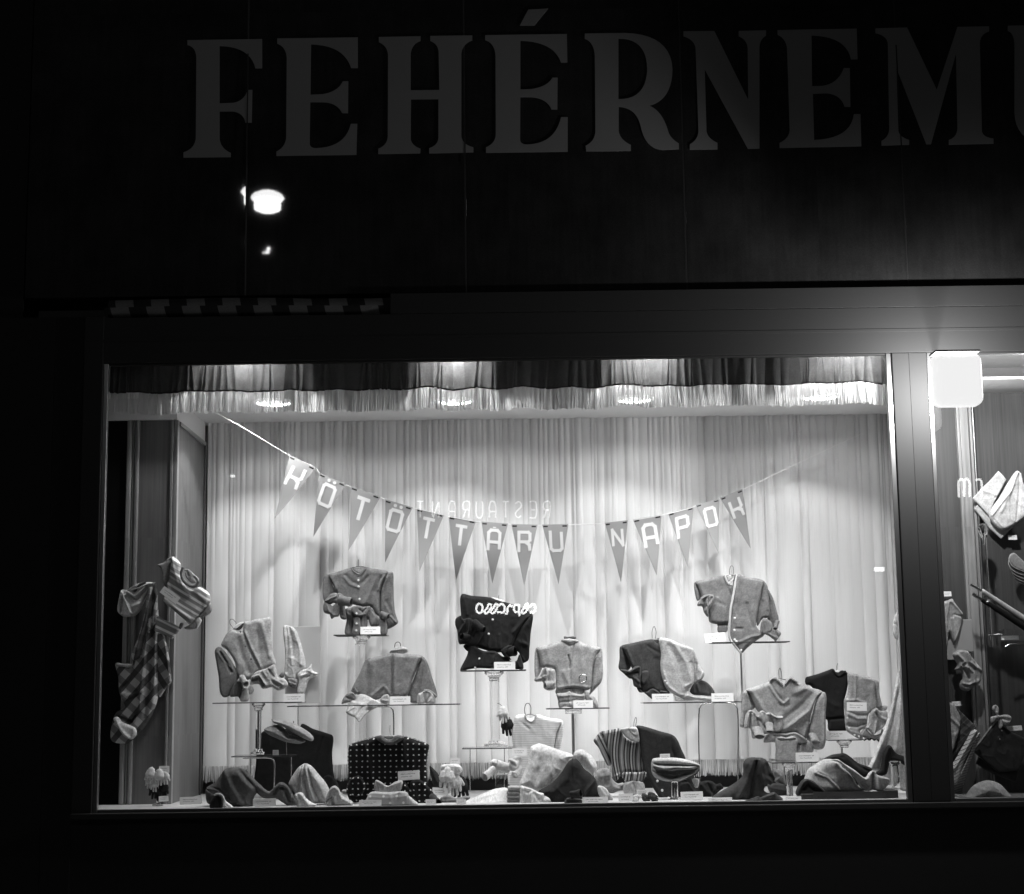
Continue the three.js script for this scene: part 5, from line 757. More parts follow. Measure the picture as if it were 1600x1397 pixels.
{
  const t = thing('jumper', 'black jumper with rows of pale dots and a crocheted edge on the floor', 'jumper', KG), k = patterned('dotted', 1, dotTex, 0.3), e = knit(0.5), d = 0.34;
  cloth(t, 'body', k, 'Q', d, [528, 592, 640, 552, 850, 492, 885, 478, 940, 476, 1000, 528, 1060, 522, 1110, 476, 1190, 476, 1350, 527, 1520, 592, 1504, 700, 1490, 900, 1505, 1100, 1420, 1260, 1380, 1310, 1250, 1215, 850, 1190, 760, 1260, 570, 1310, 505, 1230, 514, 900, 514, 700], { T: 44, R: 48, folds: [[720, 580, 780, 800, 830, 1120, 12, 10], [640, 600, 700, 800, -5, 14], [1200, 560, 1220, 760, 9, 10], [1370, 560, 1340, 760, 1320, 900, 7, 5], [1000, 560, 1010, 900, -4, 20]] });
  const scallop = (pts) => { const o = []; for (let i = 0; i + 3 < pts.length; i += 2) { const n = Math.max(2, Math.round(Math.hypot(pts[i + 2] - pts[i], pts[i + 3] - pts[i + 1]) / 22)); for (let q = 0; q < n; q++) { const f = q / n; o.push(pts[i] + (pts[i + 2] - pts[i]) * f, pts[i + 1] + (pts[i + 3] - pts[i + 1]) * f + (q % 2 ? 7 : -5)); } } return o; };
  for (const s of [[600, 558, 740, 518, 860, 484], [1200, 478, 1350, 520, 1520, 588]]) tube(t, 'crocheted_edge', e, 'Q', d, scallop(s), 2.6, { dz: 6 });
  for (const s of [[528, 600, 516, 740, 520, 900, 540, 960], [1518, 600, 1494, 760, 1490, 860, 1512, 960]]) tube(t, 'crocheted_edge', s[0] < 600 ? knit(0.16) : e, 'Q', d, scallop(s).map((v, i) => v + (i % 2 ? 0 : (Math.floor(i / 2) % 2 ? 6 : -6))), 2.6, { dz: 6 });
  cloth(t, 'neckband', knit(0.12), 'Q', d, [845, 492, 885, 474, 942, 472, 1000, 520, 1060, 516, 1105, 474, 1188, 472, 1215, 500, 1150, 555, 1060, 590, 980, 580, 900, 540], { T: 14, R: 12, dz: 38, folds: [[900, 505, 1000, 560, 1080, 555, 1180, 500, 4, 4]] });
  cloth(t, 'neck_lining', knit(0.45), 'Q', d, [945, 478, 1030, 470, 1100, 478, 1060, 515, 1000, 520], { T: 4, R: 6, dz: 0 }); tube(t, 'hanger_hook', M.chrome, 'Q', d, [1036, 470, 1030, 400, 1032, 345], 1.4, { dz: -6 });
  cloth(t, 'cuff', k, 'Q', d, [505, 1190, 520, 1060, 560, 1010, 650, 965, 690, 990, 738, 1100, 700, 1190, 630, 1230, 560, 1200], { T: 32, R: 22, dz: 50, folds: [[560, 1040, 620, 1190, -8, 8], [680, 990, 730, 1110, 8, 5]] });
  cloth(t, 'cuff', k, 'Q', d, [1195, 1160, 1220, 1040, 1290, 1130, 1340, 1190, 1290, 1200], { T: 18, R: 14, dz: 56 });
  cloth(t, 'sleeve', k, 'Q', d, [1300, 1040, 1420, 1020, 1510, 1100, 1560, 1150, 1600, 1250, 1540, 1320, 1400, 1330, 1320, 1230], { T: 36, R: 26, dz: 46, folds: [[1420, 1040, 1510, 1110, 1460, 1180, 9, 6], [1350, 1100, 1380, 1260, 7, 7]] });
  cuff(t, 'cuff', knit(0.09), 'Q', d, 1570, 1230, 1650, 1290, 52, 46, { dz: 60, out: 0.05 });
  cloth(t, 'frilled_edge', knit(0.42), 'Q', d, [858, 1165, 870, 1020, 930, 1042, 1020, 1092, 1110, 1040, 1200, 1030, 1165, 1165, 1060, 1175, 950, 1168], { T: 18, R: 12, dz: 62, folds: [[880, 1035, 1020, 1100, 1190, 1045, 7, 4], [900, 1090, 920, 1150, 4, 5], [1100, 1090, 1090, 1160, 4, 5]] });
  done(t);
  const b = thing('jumper', 'small pale grey dotted jumper folded before the black dotted one', 'jumper', KG), d2 = 0.14;
  cloth(b, 'folded_body', patterned('pale dotted', 1, dotPale), 'Q', d2, [735, 1270, 790, 1182, 1000, 1182, 1240, 1178, 1270, 1240, 1262, 1345, 900, 1345, 720, 1300], { T: 34, R: 26, folds: [[790, 1240, 1000, 1250, 1240, 1230, 5, 8], [1040, 1220, 1060, 1330, 6, 8], [1150, 1200, 1130, 1260, -8, 9]] });
  cloth(b, 'sleeve', knit(0.5), 'Q', d2, [1252, 1345, 1262, 1230, 1330, 1275, 1385, 1320, 1370, 1348], { T: 20, R: 14, dz: 6 }); done(b);
}
{ // dark sweater behind the berets
  const t = thing('sweater', 'plain near black sweater standing behind the two berets', 'sweater', KG), d = 0.94, k = knit(0.02, 0.3);
  cloth(t, 'body', k, 'px', d, [405, 1150, 415, 1141, 440, 1139, 468, 1136, 472, 1131, 490, 1139, 512, 1146, 520, 1150, 519, 1180, 522, 1212, 528, 1238, 480, 1240, 402, 1240, 400, 1190], { T: 36, R: 40, folds: [[505, 1152, 490, 1205, -6, 8], [450, 1150, 455, 1230, 4, 20]] });
  cloth(t, 'sleeve', k, 'px', d, [506, 1216, 514, 1210, 526, 1218, 533, 1240, 512, 1240], { T: 24, R: 14, dz: 40 }); done(t);
}
{ // white ribbed sweater
  const stripe = canvasTex(64, 256, (g, w, h) => { g.fillStyle = css(0.82); g.fillRect(0, 0, w, h); g.fillStyle = css(0.58); for (let k = 0; k < 8; k++) g.fillRect(0, k * 32, w, 7); }, 0.1, 0.1);
  const t = thing('sweater', 'white sweater with fine level stripes behind the white blanket', 'sweater', KG), d = 0.66, k = patterned('white striped', 0.95, stripe, 0.5);
  cloth(t, 'body', k, 'O', d, [395, 420, 420, 320, 440, 235, 560, 212, 600, 255, 660, 250, 700, 212, 850, 250, 1030, 293, 960, 430, 930, 600, 920, 760, 880, 1000, 600, 1090, 360, 1085, 350, 960, 470, 800, 420, 650], { T: 36, R: 40, folds: [[540, 330, 610, 390, -4, 6], [980, 380, 930, 560, 6, 8]] });
  cloth(t, 'sleeve', k, 'O', d, [1030, 296, 1040, 400, 1010, 600, 990, 720, 930, 700, 930, 580, 965, 420], { T: 20, R: 18, slope: [0.4, 0], dz: 0 });
  tube(t, 'neckband', knit(0.75), 'O', d, [560, 215, 590, 280, 640, 300, 680, 275, 700, 215], 5, { dz: 26 });
  hook(t, 'O', d, [570, 235, 556, 150, 575, 80, 605, 72, 632, 110, 634, 210], 2.2); tube(t, 'hanger_bar', M.wire, 'O', d, [560, 225, 620, 208, 690, 225], 2.2, { dz: 12 });
  for (const [x1, y1, x2, y2] of [[470, 760, 430, 850], [500, 880, 430, 960]]) cuff(t, 'cuff', knit(0.7), 'O', d, x1, y1, x2, y2, 60, 55, { dz: 40, out: 0.03 }); done(t);
}
{ // striped jumper with dark cardigan
  const stripes = canvasTex(256, 64, (g, w, h) => { const v = [0.3, 0.05, 0.42, 0.11, 0.2, 0.03, 0.5, 0.08, 0.32, 0.05, 0.16, 0.4]; v.forEach((q, i) => { g.fillStyle = css(q); g.fillRect(i * w / 12, 0, w / 12 + 1, h); }); }, 0.105, 0.1);
  const t = thing('twin_set', 'short sleeved jumper in upright stripes with a dark cardigan over one shoulder', 'twin set', KG), st = patterned('upright stripes', 0.9, stripes), dk = knit(0.055), d = 0.52;
  const fan = (x, y, w, h) => [(x - w * 0.55) * (1 + 0.25 * (1 - y / h)) + 0.02 * Math.sin(y * 12), y];
  cloth(t, 'jumper_body', st, 'N', d, [300, 355, 380, 330, 450, 318, 560, 308, 600, 400, 660, 450, 720, 472, 800, 470, 830, 650, 850, 850, 590, 856, 560, 890, 500, 965, 462, 930, 440, 760, 400, 600, 350, 450], { T: 36, R: 36, uv: fan, folds: [[480, 900, 540, 880, 590, 850, 8, 7], [620, 480, 620, 840, 3, 12]] });
  cloth(t, 'jumper_sleeve', st, 'N', d, [218, 455, 250, 410, 305, 350, 375, 450, 410, 600, 432, 768, 395, 768, 330, 650, 280, 550], { T: 18, R: 18, slope: [-0.3, 0], dz: 6, uvRot: -0.45 });
  cloth(t, 'round_collar', knit(0.5), 'N', d, [552, 312, 640, 290, 745, 288, 775, 350, 782, 468, 700, 466, 640, 430, 600, 395], { T: 12, R: 10, dz: 34, folds: [[660, 320, 730, 390, -6, 7]] }); cloth(t, 'collar_label', knit(0.7), 'N', d, [655, 305, 750, 300, 770, 380, 715, 385], { T: 5, R: 8, dz: 44, folds: [[665, 315, 720, 350, -5, 4]] });
  cloth(t, 'waistband', st, 'N', d, [578, 858, 640, 846, 760, 848, 872, 850, 845, 930, 825, 968, 700, 962, 602, 962], { T: 20, R: 12, dz: 40, uvRot: 0.2, folds: [[630, 860, 650, 950, 6, 4], [690, 860, 700, 950, -6, 4], [740, 860, 740, 950, 6, 4], [800, 860, 780, 950, -6, 4]] });
  cloth(t, 'lower_jumper', knit(0.42), 'N', d, [608, 965, 825, 965, 852, 1082, 800, 1130, 600, 1125], { T: 24, R: 16, dz: 40, folds: [[700, 980, 740, 1090, -6, 8]] });
  cloth(t, 'cardigan', dk, 'N', d, [748, 272, 820, 272, 890, 290, 1050, 340, 1192, 380, 1250, 430, 1310, 560, 1365, 700, 1320, 850, 1250, 1000, 1190, 1190, 1080, 1205, 960, 1050, 880, 910, 830, 740, 790, 500, 775, 360], { T: 34, R: 36, dz: 22, folds: [[1190, 400, 1190, 560, 1240, 700, -8, 10], [850, 760, 950, 980, 1080, 1180, 6, 10], [1050, 420, 1020, 700, 4, 18]] });
  cloth(t, 'cardigan_sleeve', dk, 'N', d, [1195, 385, 1250, 430, 1312, 560, 1380, 740, 1460, 950, 1500, 1080, 1400, 1100, 1290, 900, 1200, 640], { T: 20, R: 20, dz: 4, slope: [0.3, 0] });
  buttons(t, 'N', d, [1003, 955, 1062, 1070, 1142, 1166], 62, 7, plain(0.75, 0.3)); tube(t, 'hanger_hook', M.wire, 'N', d, [722, 290, 726, 220, 748, 165, 756, 200, 740, 290], 1.7, { dz: -2 }); done(t);
}

// ---------- hats, gloves, draped cloths on the floor ----------
{
  const t = thing('beret', 'grey beret tipped up on top of another beret', 'beret'), d = 0.62;
  cloth(t, 'crown', felt(0.33), 'R', d, [908, 274, 960, 280, 1080, 292, 1250, 352, 1400, 450, 1440, 510, 1420, 542, 1340, 522, 1200, 452, 1080, 380, 985, 335, 940, 315], { T: 60, R: 60, back: 40, wr: 1.5, folds: [[960, 320, 1100, 390, 1300, 490, -6, 5]] });
  add(t, 'stalk', new THREE.CylinderGeometry(0.0025, 0.003, 0.012, 8).translate(at('R', 1190, 305, d).x, at('R', 1190, 305, d).y, -d + 0.01), felt(0.2)); done(t);
  const b = thing('beret', 'soft grey beret under the tipped one, its brim sagging open', 'beret');
  cloth(b, 'crown', felt(0.24), 'R', d, [815, 400, 860, 368, 920, 348, 985, 338, 1080, 395, 1120, 450, 1190, 475, 1240, 488, 1335, 545, 1275, 576, 1180, 572, 1080, 552, 950, 500, 860, 455], { T: 50, R: 45, back: 40, dz: -10, wr: 2, folds: [[850, 410, 960, 440, 1100, 520, 1240, 530, 10, 8], [985, 360, 1080, 430, 1130, 500, 1250, 510, 1310, 545, -16, 7], [830, 400, 900, 380, 6, 6]] });
  tube(b, 'prop_rod', M.steel, 'px', d, [447, 1160, 447.5, 1180], 2, { dz: -10 }); done(b);
}
{
  const t = thing('beret', 'pale beret on the glass hat stand, fold shade painted into its rippled underside', 'beret'), d = 0.32;
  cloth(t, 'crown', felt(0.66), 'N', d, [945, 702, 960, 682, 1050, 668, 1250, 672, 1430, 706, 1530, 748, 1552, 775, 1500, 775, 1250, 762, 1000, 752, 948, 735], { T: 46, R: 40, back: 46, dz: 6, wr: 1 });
  cloth(t, 'underside', felt(0.4), 'N', d, [943, 725, 1000, 738, 1250, 750, 1530, 765, 1545, 800, 1500, 860, 1400, 930, 1270, 968, 1180, 972, 1080, 958, 980, 912, 945, 850, 938, 790], { T: 52, R: 30, back: 40, wr: 1.5, folds: [[960, 765, 1080, 800, 1250, 785, 1400, 790, 1530, 770, 9, 5], [950, 830, 1060, 870, 1160, 905, 1250, 890, 1400, 850, 1530, 790, -26, 9], [960, 870, 1080, 930, 1180, 950, 1300, 930, 1450, 870, 12, 7], [980, 745, 1250, 758, 1500, 772, -14, 5]] });  // crown felt in a darker tone, shade put into the colour
  cloth(t, 'fold_shade', felt(0.05), 'N', d, [955, 775, 1040, 795, 1120, 792, 1200, 808, 1260, 795, 1360, 800, 1520, 785, 1480, 825, 1400, 860, 1290, 868, 1230, 905, 1160, 895, 1080, 872, 1000, 842], { T: 12, R: 12, dz: 44, folds: [[980, 800, 1160, 830, 1260, 815, 1480, 805, 6, 5]] });  // dark piece painted in for the shade of the deep fold
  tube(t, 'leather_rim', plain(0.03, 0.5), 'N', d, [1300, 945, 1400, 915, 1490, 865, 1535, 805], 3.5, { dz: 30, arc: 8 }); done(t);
  const g = thing('ribbon', 'pale ribbon end hanging from the beret', 'ribbon'); cloth(g, 'ribbon_end', felt(0.6), 'N', 0.34, [1445, 930, 1495, 925, 1530, 940, 1533, 1010, 1515, 1042, 1485, 1040, 1468, 1000], { T: 6, R: 8, wr: 1 }); done(g);
}
// a limp knitted glove hanging by its wrist: palm, four fingers and a thumb
function gloveGeo(c, d, wx, wy, ang, size, o = {}) {
  const w = at(c, wx, wy, d), u = size, list = [], lay = (x, y, r1, r2, len, a) => { const prof = []; for (let i = 0; i <= 5; i++) { const q = i / 5 * Math.PI / 2; prof.push(new THREE.Vector2(Math.max(0.0002, r2 * Math.sin(q)), -len - r2 * Math.cos(q))); } for (let i = 0; i <= 4; i++) prof.push(new THREE.Vector2(r2 + (r1 - r2) * i / 4, -len + len * i / 4)); prof.push(new THREE.Vector2(0.0003, r1 * 0.6)); const g = new THREE.LatheGeometry(prof, 14); g.scale(1, 1, 0.8); g.rotateZ(a); g.translate(x, y, rr(-0.004, 0.006)); list.push(g); };
  lay(0, -0.01 * u, 0.026 * u, 0.036 * u, 0.05 * u, 0); lay(0.012 * u, -0.03 * u, 0.024 * u, 0.03 * u, 0.035 * u, 0.1); lay(-0.014 * u, -0.03 * u, 0.024 * u, 0.03 * u, 0.035 * u, -0.1);
  [[-0.031, -0.073, 0.036, -0.16], [-0.011, -0.086, 0.048, -0.05], [0.011, -0.086, 0.047, 0.05], [0.03, -0.074, 0.036, 0.15]].forEach(([x, y, l, a]) => lay(x * u, y * u, 0.0105 * u, 0.0092 * u, l * u * rr(0.9, 1.08), a + rr(-0.05, 0.05)));
  if (o.thumb) lay(o.thumb * 0.034 * u, -0.04 * u, 0.011 * u, 0.0095 * u, 0.04 * u, o.thumb * 0.5);
  const g = merged(list); g.rotateX(-0.12); g.rotateZ(ang); g.translate(w.x, w.y, w.z + (o.dz ?? 0) / 1000); metricUV(g); return g;
}
{
  const t = thing('gloves', 'pair of gloves, white over black, hanging before the glass pillar', 'gloves'); add(t, 'white_glove', gloveGeo('O', 0.66, 280, 110, 0.12, 0.66, { thumb: -1, dz: 16 }), knit(0.68)); add(t, 'black_glove', gloveGeo('O', 0.66, 325, 235, 0.14, 0.8, { dz: -6 }), knit(0.035)); tube(t, 'loop', M.wire, 'O', 0.66, [215, 72, 240, 80, 285, 110], 1.5); done(t);
}
{
  const t = thing('gloves', 'white gloves hanging over a dark one on the floor past the dotted jumper', 'gloves'), d = 0.46; add(t, 'white_glove', gloveGeo('P', d, 800, 850, -0.05, 0.98, { dz: 20 }), knit(0.68)); add(t, 'white_glove', gloveGeo('P', d, 870, 930, 0.05, 0.92, { dz: 0, thumb: 1 }), knit(0.6)); add(t, 'dark_glove', gloveGeo('P', d, 950, 980, 0.04, 0.95, { dz: -26 }), knit(0.03)); add(t, 'cuff', cloth({ add() {} }, 'cuff', knit(0.7), 'P', d, [708, 850, 760, 832, 860, 828, 940, 840, 975, 880, 960, 940, 720, 930], { T: 24, R: 16, dz: 12, folds: [[800, 840, 800, 930, -5, 4], [880, 840, 890, 930, -5, 4]] }).geometry, knit(0.68)); tube(t, 'stem', M.steel, 'px', d, [711, 1195, 711, 1240], 2.5, { dz: -24 }); done(t);
}
{
  const t = thing('gloves', 'bunch of white gloves over dark ones on a small glass foot by the pillar', 'gloves'), d = 0.32;
  for (const [x, y, a, s, z] of [[470, 790, -0.2, 0.62, 18], [560, 810, 0.05, 0.62, 14], [610, 820, 0.2, 0.58, 6], [440, 890, -0.1, 0.5, 0]]) add(t, 'white_glove', gloveGeo('S', d, x, y, a, s, { dz: z }), knit(0.7));
  for (const [x, y, a, s, z] of [[500, 960, -0.05, 0.7, -8], [590, 950, 0.1, 0.66, -12], [560, 1010, 0.0, 0.62, -18]]) add(t, 'dark_glove', gloveGeo('S', d, x, y, a, s, { dz: z }), knit(0.03));
  add(t, 'white_glove', gloveGeo('S', d, 500, 930, 0.02, 0.5, { dz: 6 }), knit(0.66));
  const c = at('S', 530, 1150, d), yb = 0.7345, R = 0.006; add(t, 'glass_stem', new THREE.CylinderGeometry(R, R, c.y - yb, 14).translate(c.x, (c.y + yb) / 2, -d), M.glass); add(t, 'glass_foot', new THREE.LatheGeometry([[0.0004, 0], [0.03, 0], [0.029, 0.005], [0.012, 0.012], [R, 0.02], [0.0004, 0.02]].map(([a, b]) => new THREE.Vector2(a, b)), 28).translate(c.x, yb, -d), M.glass); done(t);
}
{
  const t = thing('gloves', 'small bunch of dark and white gloves lying under the striped jumper', 'gloves'), d = 0.18;
  for (const [x, y, a, s, v] of [[790, 1140, -0.9, 0.42, 0.6], [830, 1120, 0.6, 0.42, 0.08], [900, 1110, 0.9, 0.45, 0.08], [760, 1160, -0.5, 0.36, 0.5], [870, 1150, 0.3, 0.36, 0.1], [930, 1130, 0.7, 0.38, 0.07]]) add(t, v > 0.3 ? 'white_glove' : 'dark_glove', gloveGeo('N', d, x, y, a, s, { dz: rr(-10, 14) }), knit(v)); done(t);
}
function drape(label, name, cat, parts) { const t = thing(name, label, cat); for (const [part, mat, c, d, nums, o] of parts) cloth(t, part, mat, c, d, nums, o); return t; }
done(drape('dark grey skirt length draped in a hump on the floor by the pillar', 'draped_cloth', 'draped cloth', [
  ['main_fold', knit(0.1), 'R', 0.22, [98, 1135, 160, 1085, 210, 1060, 330, 895, 400, 876, 460, 872, 560, 885, 640, 950, 740, 1060, 790, 1110, 740, 1180, 690, 1250, 680, 1360, 480, 1375, 380, 1330, 240, 1240], { T: 60, R: 55, back: 60, folds: [[340, 920, 420, 1100, 560, 1340, 12, 14], [520, 900, 640, 1040, 760, 1160, -14, 10], [120, 1130, 260, 1160, 420, 1300, 8, 5], [150, 1105, 280, 1140, 450, 1290, -6, 4], [300, 960, 330, 1080, 420, 1240, -8, 14]] }],
  ['trailing_fold', knit(0.1), 'R', 0.24, [600, 890, 660, 960, 780, 1090, 890, 1165, 930, 1140, 1010, 1062, 1060, 1056, 1130, 1105, 1200, 1210, 1270, 1340, 1190, 1375, 1060, 1310, 980, 1260, 820, 1250, 720, 1170, 660, 1060], { T: 40, R: 30, dz: 20, back: 40, folds: [[640, 920, 780, 1110, 900, 1190, 980, 1110, 1060, 1080, 12, 7], [960, 1180, 1020, 1100, 1100, 1150, 1150, 1280, -18, 9], [1150, 1280, 1200, 1230, 8, 6]] }],
  ['inside', knit(0.1), 'R', 0.3, [95, 1140, 200, 1180, 320, 1330, 120, 1325, 90, 1230], { T: 26, R: 20 }]]));
{
  const t = thing('rolled_cloth', 'small rolled dark cloth with a white rim at the foot of the dark hump', 'rolled cloth'); cloth(t, 'roll', knit(0.03), 'R', 0.08, [140, 1375, 165, 1270, 215, 1215, 265, 1205, 300, 1240, 312, 1300, 300, 1375], { T: 34, R: 24, folds: [[215, 1220, 210, 1360, 5, 6], [260, 1220, 265, 1360, -6, 5]] }); tube(t, 'white_rim', knit(0.72), 'R', 0.08, [205, 1215, 250, 1198, 300, 1215, 330, 1270, 335, 1330, 370, 1370], 5, { dz: 22 }); cloth(t, 'white_lining', knit(0.7), 'R', 0.1, [320, 1240, 345, 1290, 410, 1340, 440, 1375, 320, 1378, 330, 1300], { T: 18, R: 10 }); done(t);
}
done(drape('pale shiny cloth gathered into a fan on the floor before the dark sweater', 'draped_cloth', 'draped cloth', [
  ['fan', knit(0.5, 0.8), 'R', 0.26, [1125, 1085, 1190, 950, 1260, 860, 1330, 822, 1400, 845, 1500, 955, 1600, 1080, 1650, 1200, 1655, 1310, 1480, 1320, 1250, 1345, 1205, 1215, 1160, 1140], { T: 55, R: 40, back: 50, folds: [[1325, 840, 1330, 1050, 1400, 1300, -22, 6], [1300, 860, 1270, 1050, 1260, 1200, -12, 5], [1350, 850, 1390, 1080, 1460, 1290, 10, 5], [1360, 850, 1440, 1100, 1530, 1300, -14, 5], [1310, 850, 1300, 1080, 1330, 1300, 9, 5], [1270, 880, 1220, 1080, 8, 7], [1400, 870, 1520, 1080, 1600, 1280, 6, 12]] }],
  ['crumpled_edge', knit(0.72), 'R', 0.14, [1205, 1215, 1250, 1185, 1300, 1190, 1340, 1250, 1420, 1310, 1480, 1335, 1380, 1370, 1240, 1375, 1240, 1290], { T: 24, R: 14, folds: [[1240, 1210, 1290, 1250, 1340, 1330, -9, 5], [1270, 1200, 1380, 1330, 6, 4]] }]]));
done(drape('pale rippled hem lying between the fan cloth and the dotted jumper', 'draped_cloth', 'draped cloth', [
  ['ripple', knit(0.45), 'Q', 0.18, [225, 1290, 270, 1160, 310, 1108, 350, 1100, 395, 1135, 430, 1210, 500, 1265, 572, 1305, 560, 1350, 430, 1345, 250, 1345], { T: 34, R: 22, folds: [[240, 1290, 310, 1230, 335, 1330, -18, 6], [285, 1150, 340, 1110, 400, 1160, 440, 1260, 9, 4], [350, 1230, 360, 1330, 8, 5], [440, 1260, 560, 1320, 7, 4]] }],
  ['hem_end', knit(0.25), 'Q', 0.4, [430, 1160, 510, 1150, 520, 1210, 450, 1205], { T: 16, R: 12 }]]));
done(drape('dark cloth folded behind the white gloves', 'draped_cloth', 'draped cloth', [
  ['fold', knit(0.03), 'P', 0.6, [570, 850, 600, 870, 700, 990, 710, 1110, 640, 1120, 580, 960], { T: 30, R: 22, folds: [[580, 870, 680, 1080, 8, 7]] }],
  ['flat_end', knit(0.2), 'P', 0.3, [700, 1260, 790, 1220, 900, 1250, 1030, 1225, 1080, 1250, 900, 1330, 730, 1325], { T: 16, R: 14, folds: [[720, 1290, 1000, 1270, 7, 5]] }]]));
{ // infant jacket on a glass block
  const t = thing('infant_jacket', 'white knitted infant jacket with short open sleeves on a clear block', 'infant jacket'), d = 0.5, k = knit(0.72, 0.8);
  add(t, 'clear_block', box(at('O', 195, 1180, d).x, at('O', 195, 1195, d).y, -d - 0.05, at('O', 350, 900, d).x, at('O', 350, 950, d).y, -d + 0.03, 0.004), M.glass);
  cuff(t, 'sleeve', k, 'O', d, 170, 890, 60, 985, 58, 62, { dz: 30, out: 0.04 }); cuff(t, 'sleeve', k, 'O', d, 350, 880, 205, 840, 55, 62, { dz: 24, out: 0.01 });
  cloth(t, 'body', k, 'O', d, [120, 820, 150, 775, 205, 768, 245, 800, 330, 830, 355, 880, 330, 905, 200, 900, 150, 870], { T: 34, R: 22, dz: 14, folds: [[160, 800, 240, 830, 340, 850, 8, 6]] });
  cloth(t, 'collar', knit(0.5), 'O', d, [355, 770, 400, 762, 455, 800, 470, 870, 430, 915, 370, 905, 350, 850], { T: 30, R: 20, dz: 0, folds: [[370, 790, 440, 850, -12, 7], [360, 770, 450, 800, 8, 5]] }); done(t);
}
done(drape('white cloth spread flat on the floor before the infant jacket', 'spread_cloth', 'spread cloth', [
  ['sheet', knit(0.75), 'O', 0.3, [-180, 1300, -60, 1240, 60, 1190, 190, 1145, 340, 1140, 350, 1230, 345, 1325, 100, 1330, -80, 1335], { T: 12, R: 30, slope: [0, -1.3], folds: [[-100, 1280, 200, 1190, 6, 8]] }]]));
{
  const t = thing('folded_stack', 'stack of folded white and grey knit tops on the floor', 'folded knitwear'), d = 0.24;
  [[345, 1106, 505, 1160, 0.4], [335, 1160, 503, 1210, 0.34], [332, 1210, 501, 1258, 0.4], [338, 1256, 500, 1310, 0.3]].forEach(([x0, y0, x1, y1, v]) => { const a = at('O', x0, y1, d), b = at('O', x1, y0, d), g = new RoundedBoxGeometry(b.x - a.x, b.y - a.y - 0.0006, 0.12, 5, 0.009); g.translate((a.x + b.x) / 2, (a.y + b.y) / 2, -d - 0.03); metricUV(g); add(t, 'folded_edge', g, knit(v)); });
  cloth(t, 'top_piece', knit(0.72), 'O', d, [500, 1098, 560, 1105, 660, 1140, 740, 1180, 795, 1192, 800, 1240, 780, 1300, 835, 1312, 830, 1338, 640, 1335, 500, 1320, 505, 1200], { T: 34, R: 26, dz: 26, folds: [[525, 1110, 520, 1310, 8, 4], [560, 1150, 600, 1170, 640, 1150, -12, 8], [640, 1180, 640, 1310, 10, 4], [680, 1190, 740, 1260, -10, 10], [790, 1200, 780, 1300, 6, 4]] }); done(t);
}
done(drape('white and black blanket thrown over the floor in the middle of the window', 'blanket', 'blanket', [
  ['white_half', knit(0.68, 0.8), 'O', 0.36, [632, 622, 690, 588, 745, 574, 800, 588, 1000, 658, 1168, 728, 1095, 805, 1020, 930, 920, 1040, 820, 1120, 725, 1175, 600, 1125, 490, 1085, 520, 1010, 600, 800], { T: 60, R: 60, back: 40, slope: [0, -0.2], folds: [[660, 640, 600, 860, 520, 1060, 9, 12], [720, 900, 690, 1060, -9, 14], [720, 600, 700, 700, -6, 14], [1140, 740, 1000, 920, 740, 1160, 6, 5]] }],
  ['black_half', knit(0.035), 'O', 0.26, [1105, 800, 1180, 758, 1240, 800, 1300, 884, 1380, 950, 1445, 1020, 1472, 1130, 1495, 1250, 1300, 1255, 1120, 1320, 920, 1335, 860, 1250, 725, 1178, 900, 1060, 1020, 930], { T: 60, R: 60, back: 40, slope: [0, -0.2], folds: [[1430, 1030, 1340, 1130, 1280, 1240, 18, 9], [1150, 800, 1080, 1000, 920, 1160, 6, 14], [1240, 900, 1220, 1060, -6, 16], [800, 1190, 900, 1240, 940, 1330, 8, 6]] }],
  ['white_corner', knit(0.6), 'O', 0.2, [1470, 1105, 1540, 1110, 1600, 1170, 1600, 1230, 1500, 1240], { T: 14, R: 12, folds: [[1490, 1120, 1560, 1220, 7, 5]] }]]));
{
  const t = thing('rolled_cloth', 'small dark rolled sleeve lying on the black half of the blanket', 'rolled cloth'); cuff(t, 'roll', knit(0.06), 'O', 0.1, 1130, 1210, 1255, 1190, 40, 48, { out: 0.03 }); cloth(t, 'loose_end', knit(0.07), 'O', 0.1, [1060, 1290, 1090, 1250, 1200, 1260, 1270, 1270, 1265, 1335, 1150, 1330, 1050, 1325], { T: 24, R: 14, folds: [[1080, 1290, 1250, 1290, -10, 5]] }); done(t);
}
done(drape('fluffy white bonnet ball behind the black half of the blanket', 'bonnet', 'bonnet', [['ball', felt(0.75), 'O', 0.44, [1165, 715, 1190, 670, 1240, 648, 1300, 655, 1345, 695, 1400, 735, 1450, 820, 1465, 880, 1415, 975, 1360, 930, 1300, 882, 1230, 830], { T: 70, R: 65, back: 60, wr: 7, folds: [[1200, 700, 1300, 760, 1340, 880, -5, 8], [1330, 720, 1400, 860, 5, 8]] }]]));
done(drape('grey bundled cloth behind the blanket and below the striped sleeve', 'draped_cloth', 'draped cloth', [['bundle', knit(0.3), 'N', 0.62, [235, 900, 260, 830, 330, 800, 420, 820, 460, 940, 520, 990, 595, 985, 600, 1070, 520, 1090, 450, 1115, 300, 1060, 240, 980], { T: 46, R: 40, folds: [[330, 820, 380, 1000, -10, 12], [300, 900, 420, 880, 7, 12], [480, 1000, 560, 1040, -8, 8]] }], ['grey_tip', knit(0.35), 'N', 0.3, [340, 1050, 400, 1090, 460, 1190, 380, 1240, 310, 1200], { T: 14, R: 12 }]]));
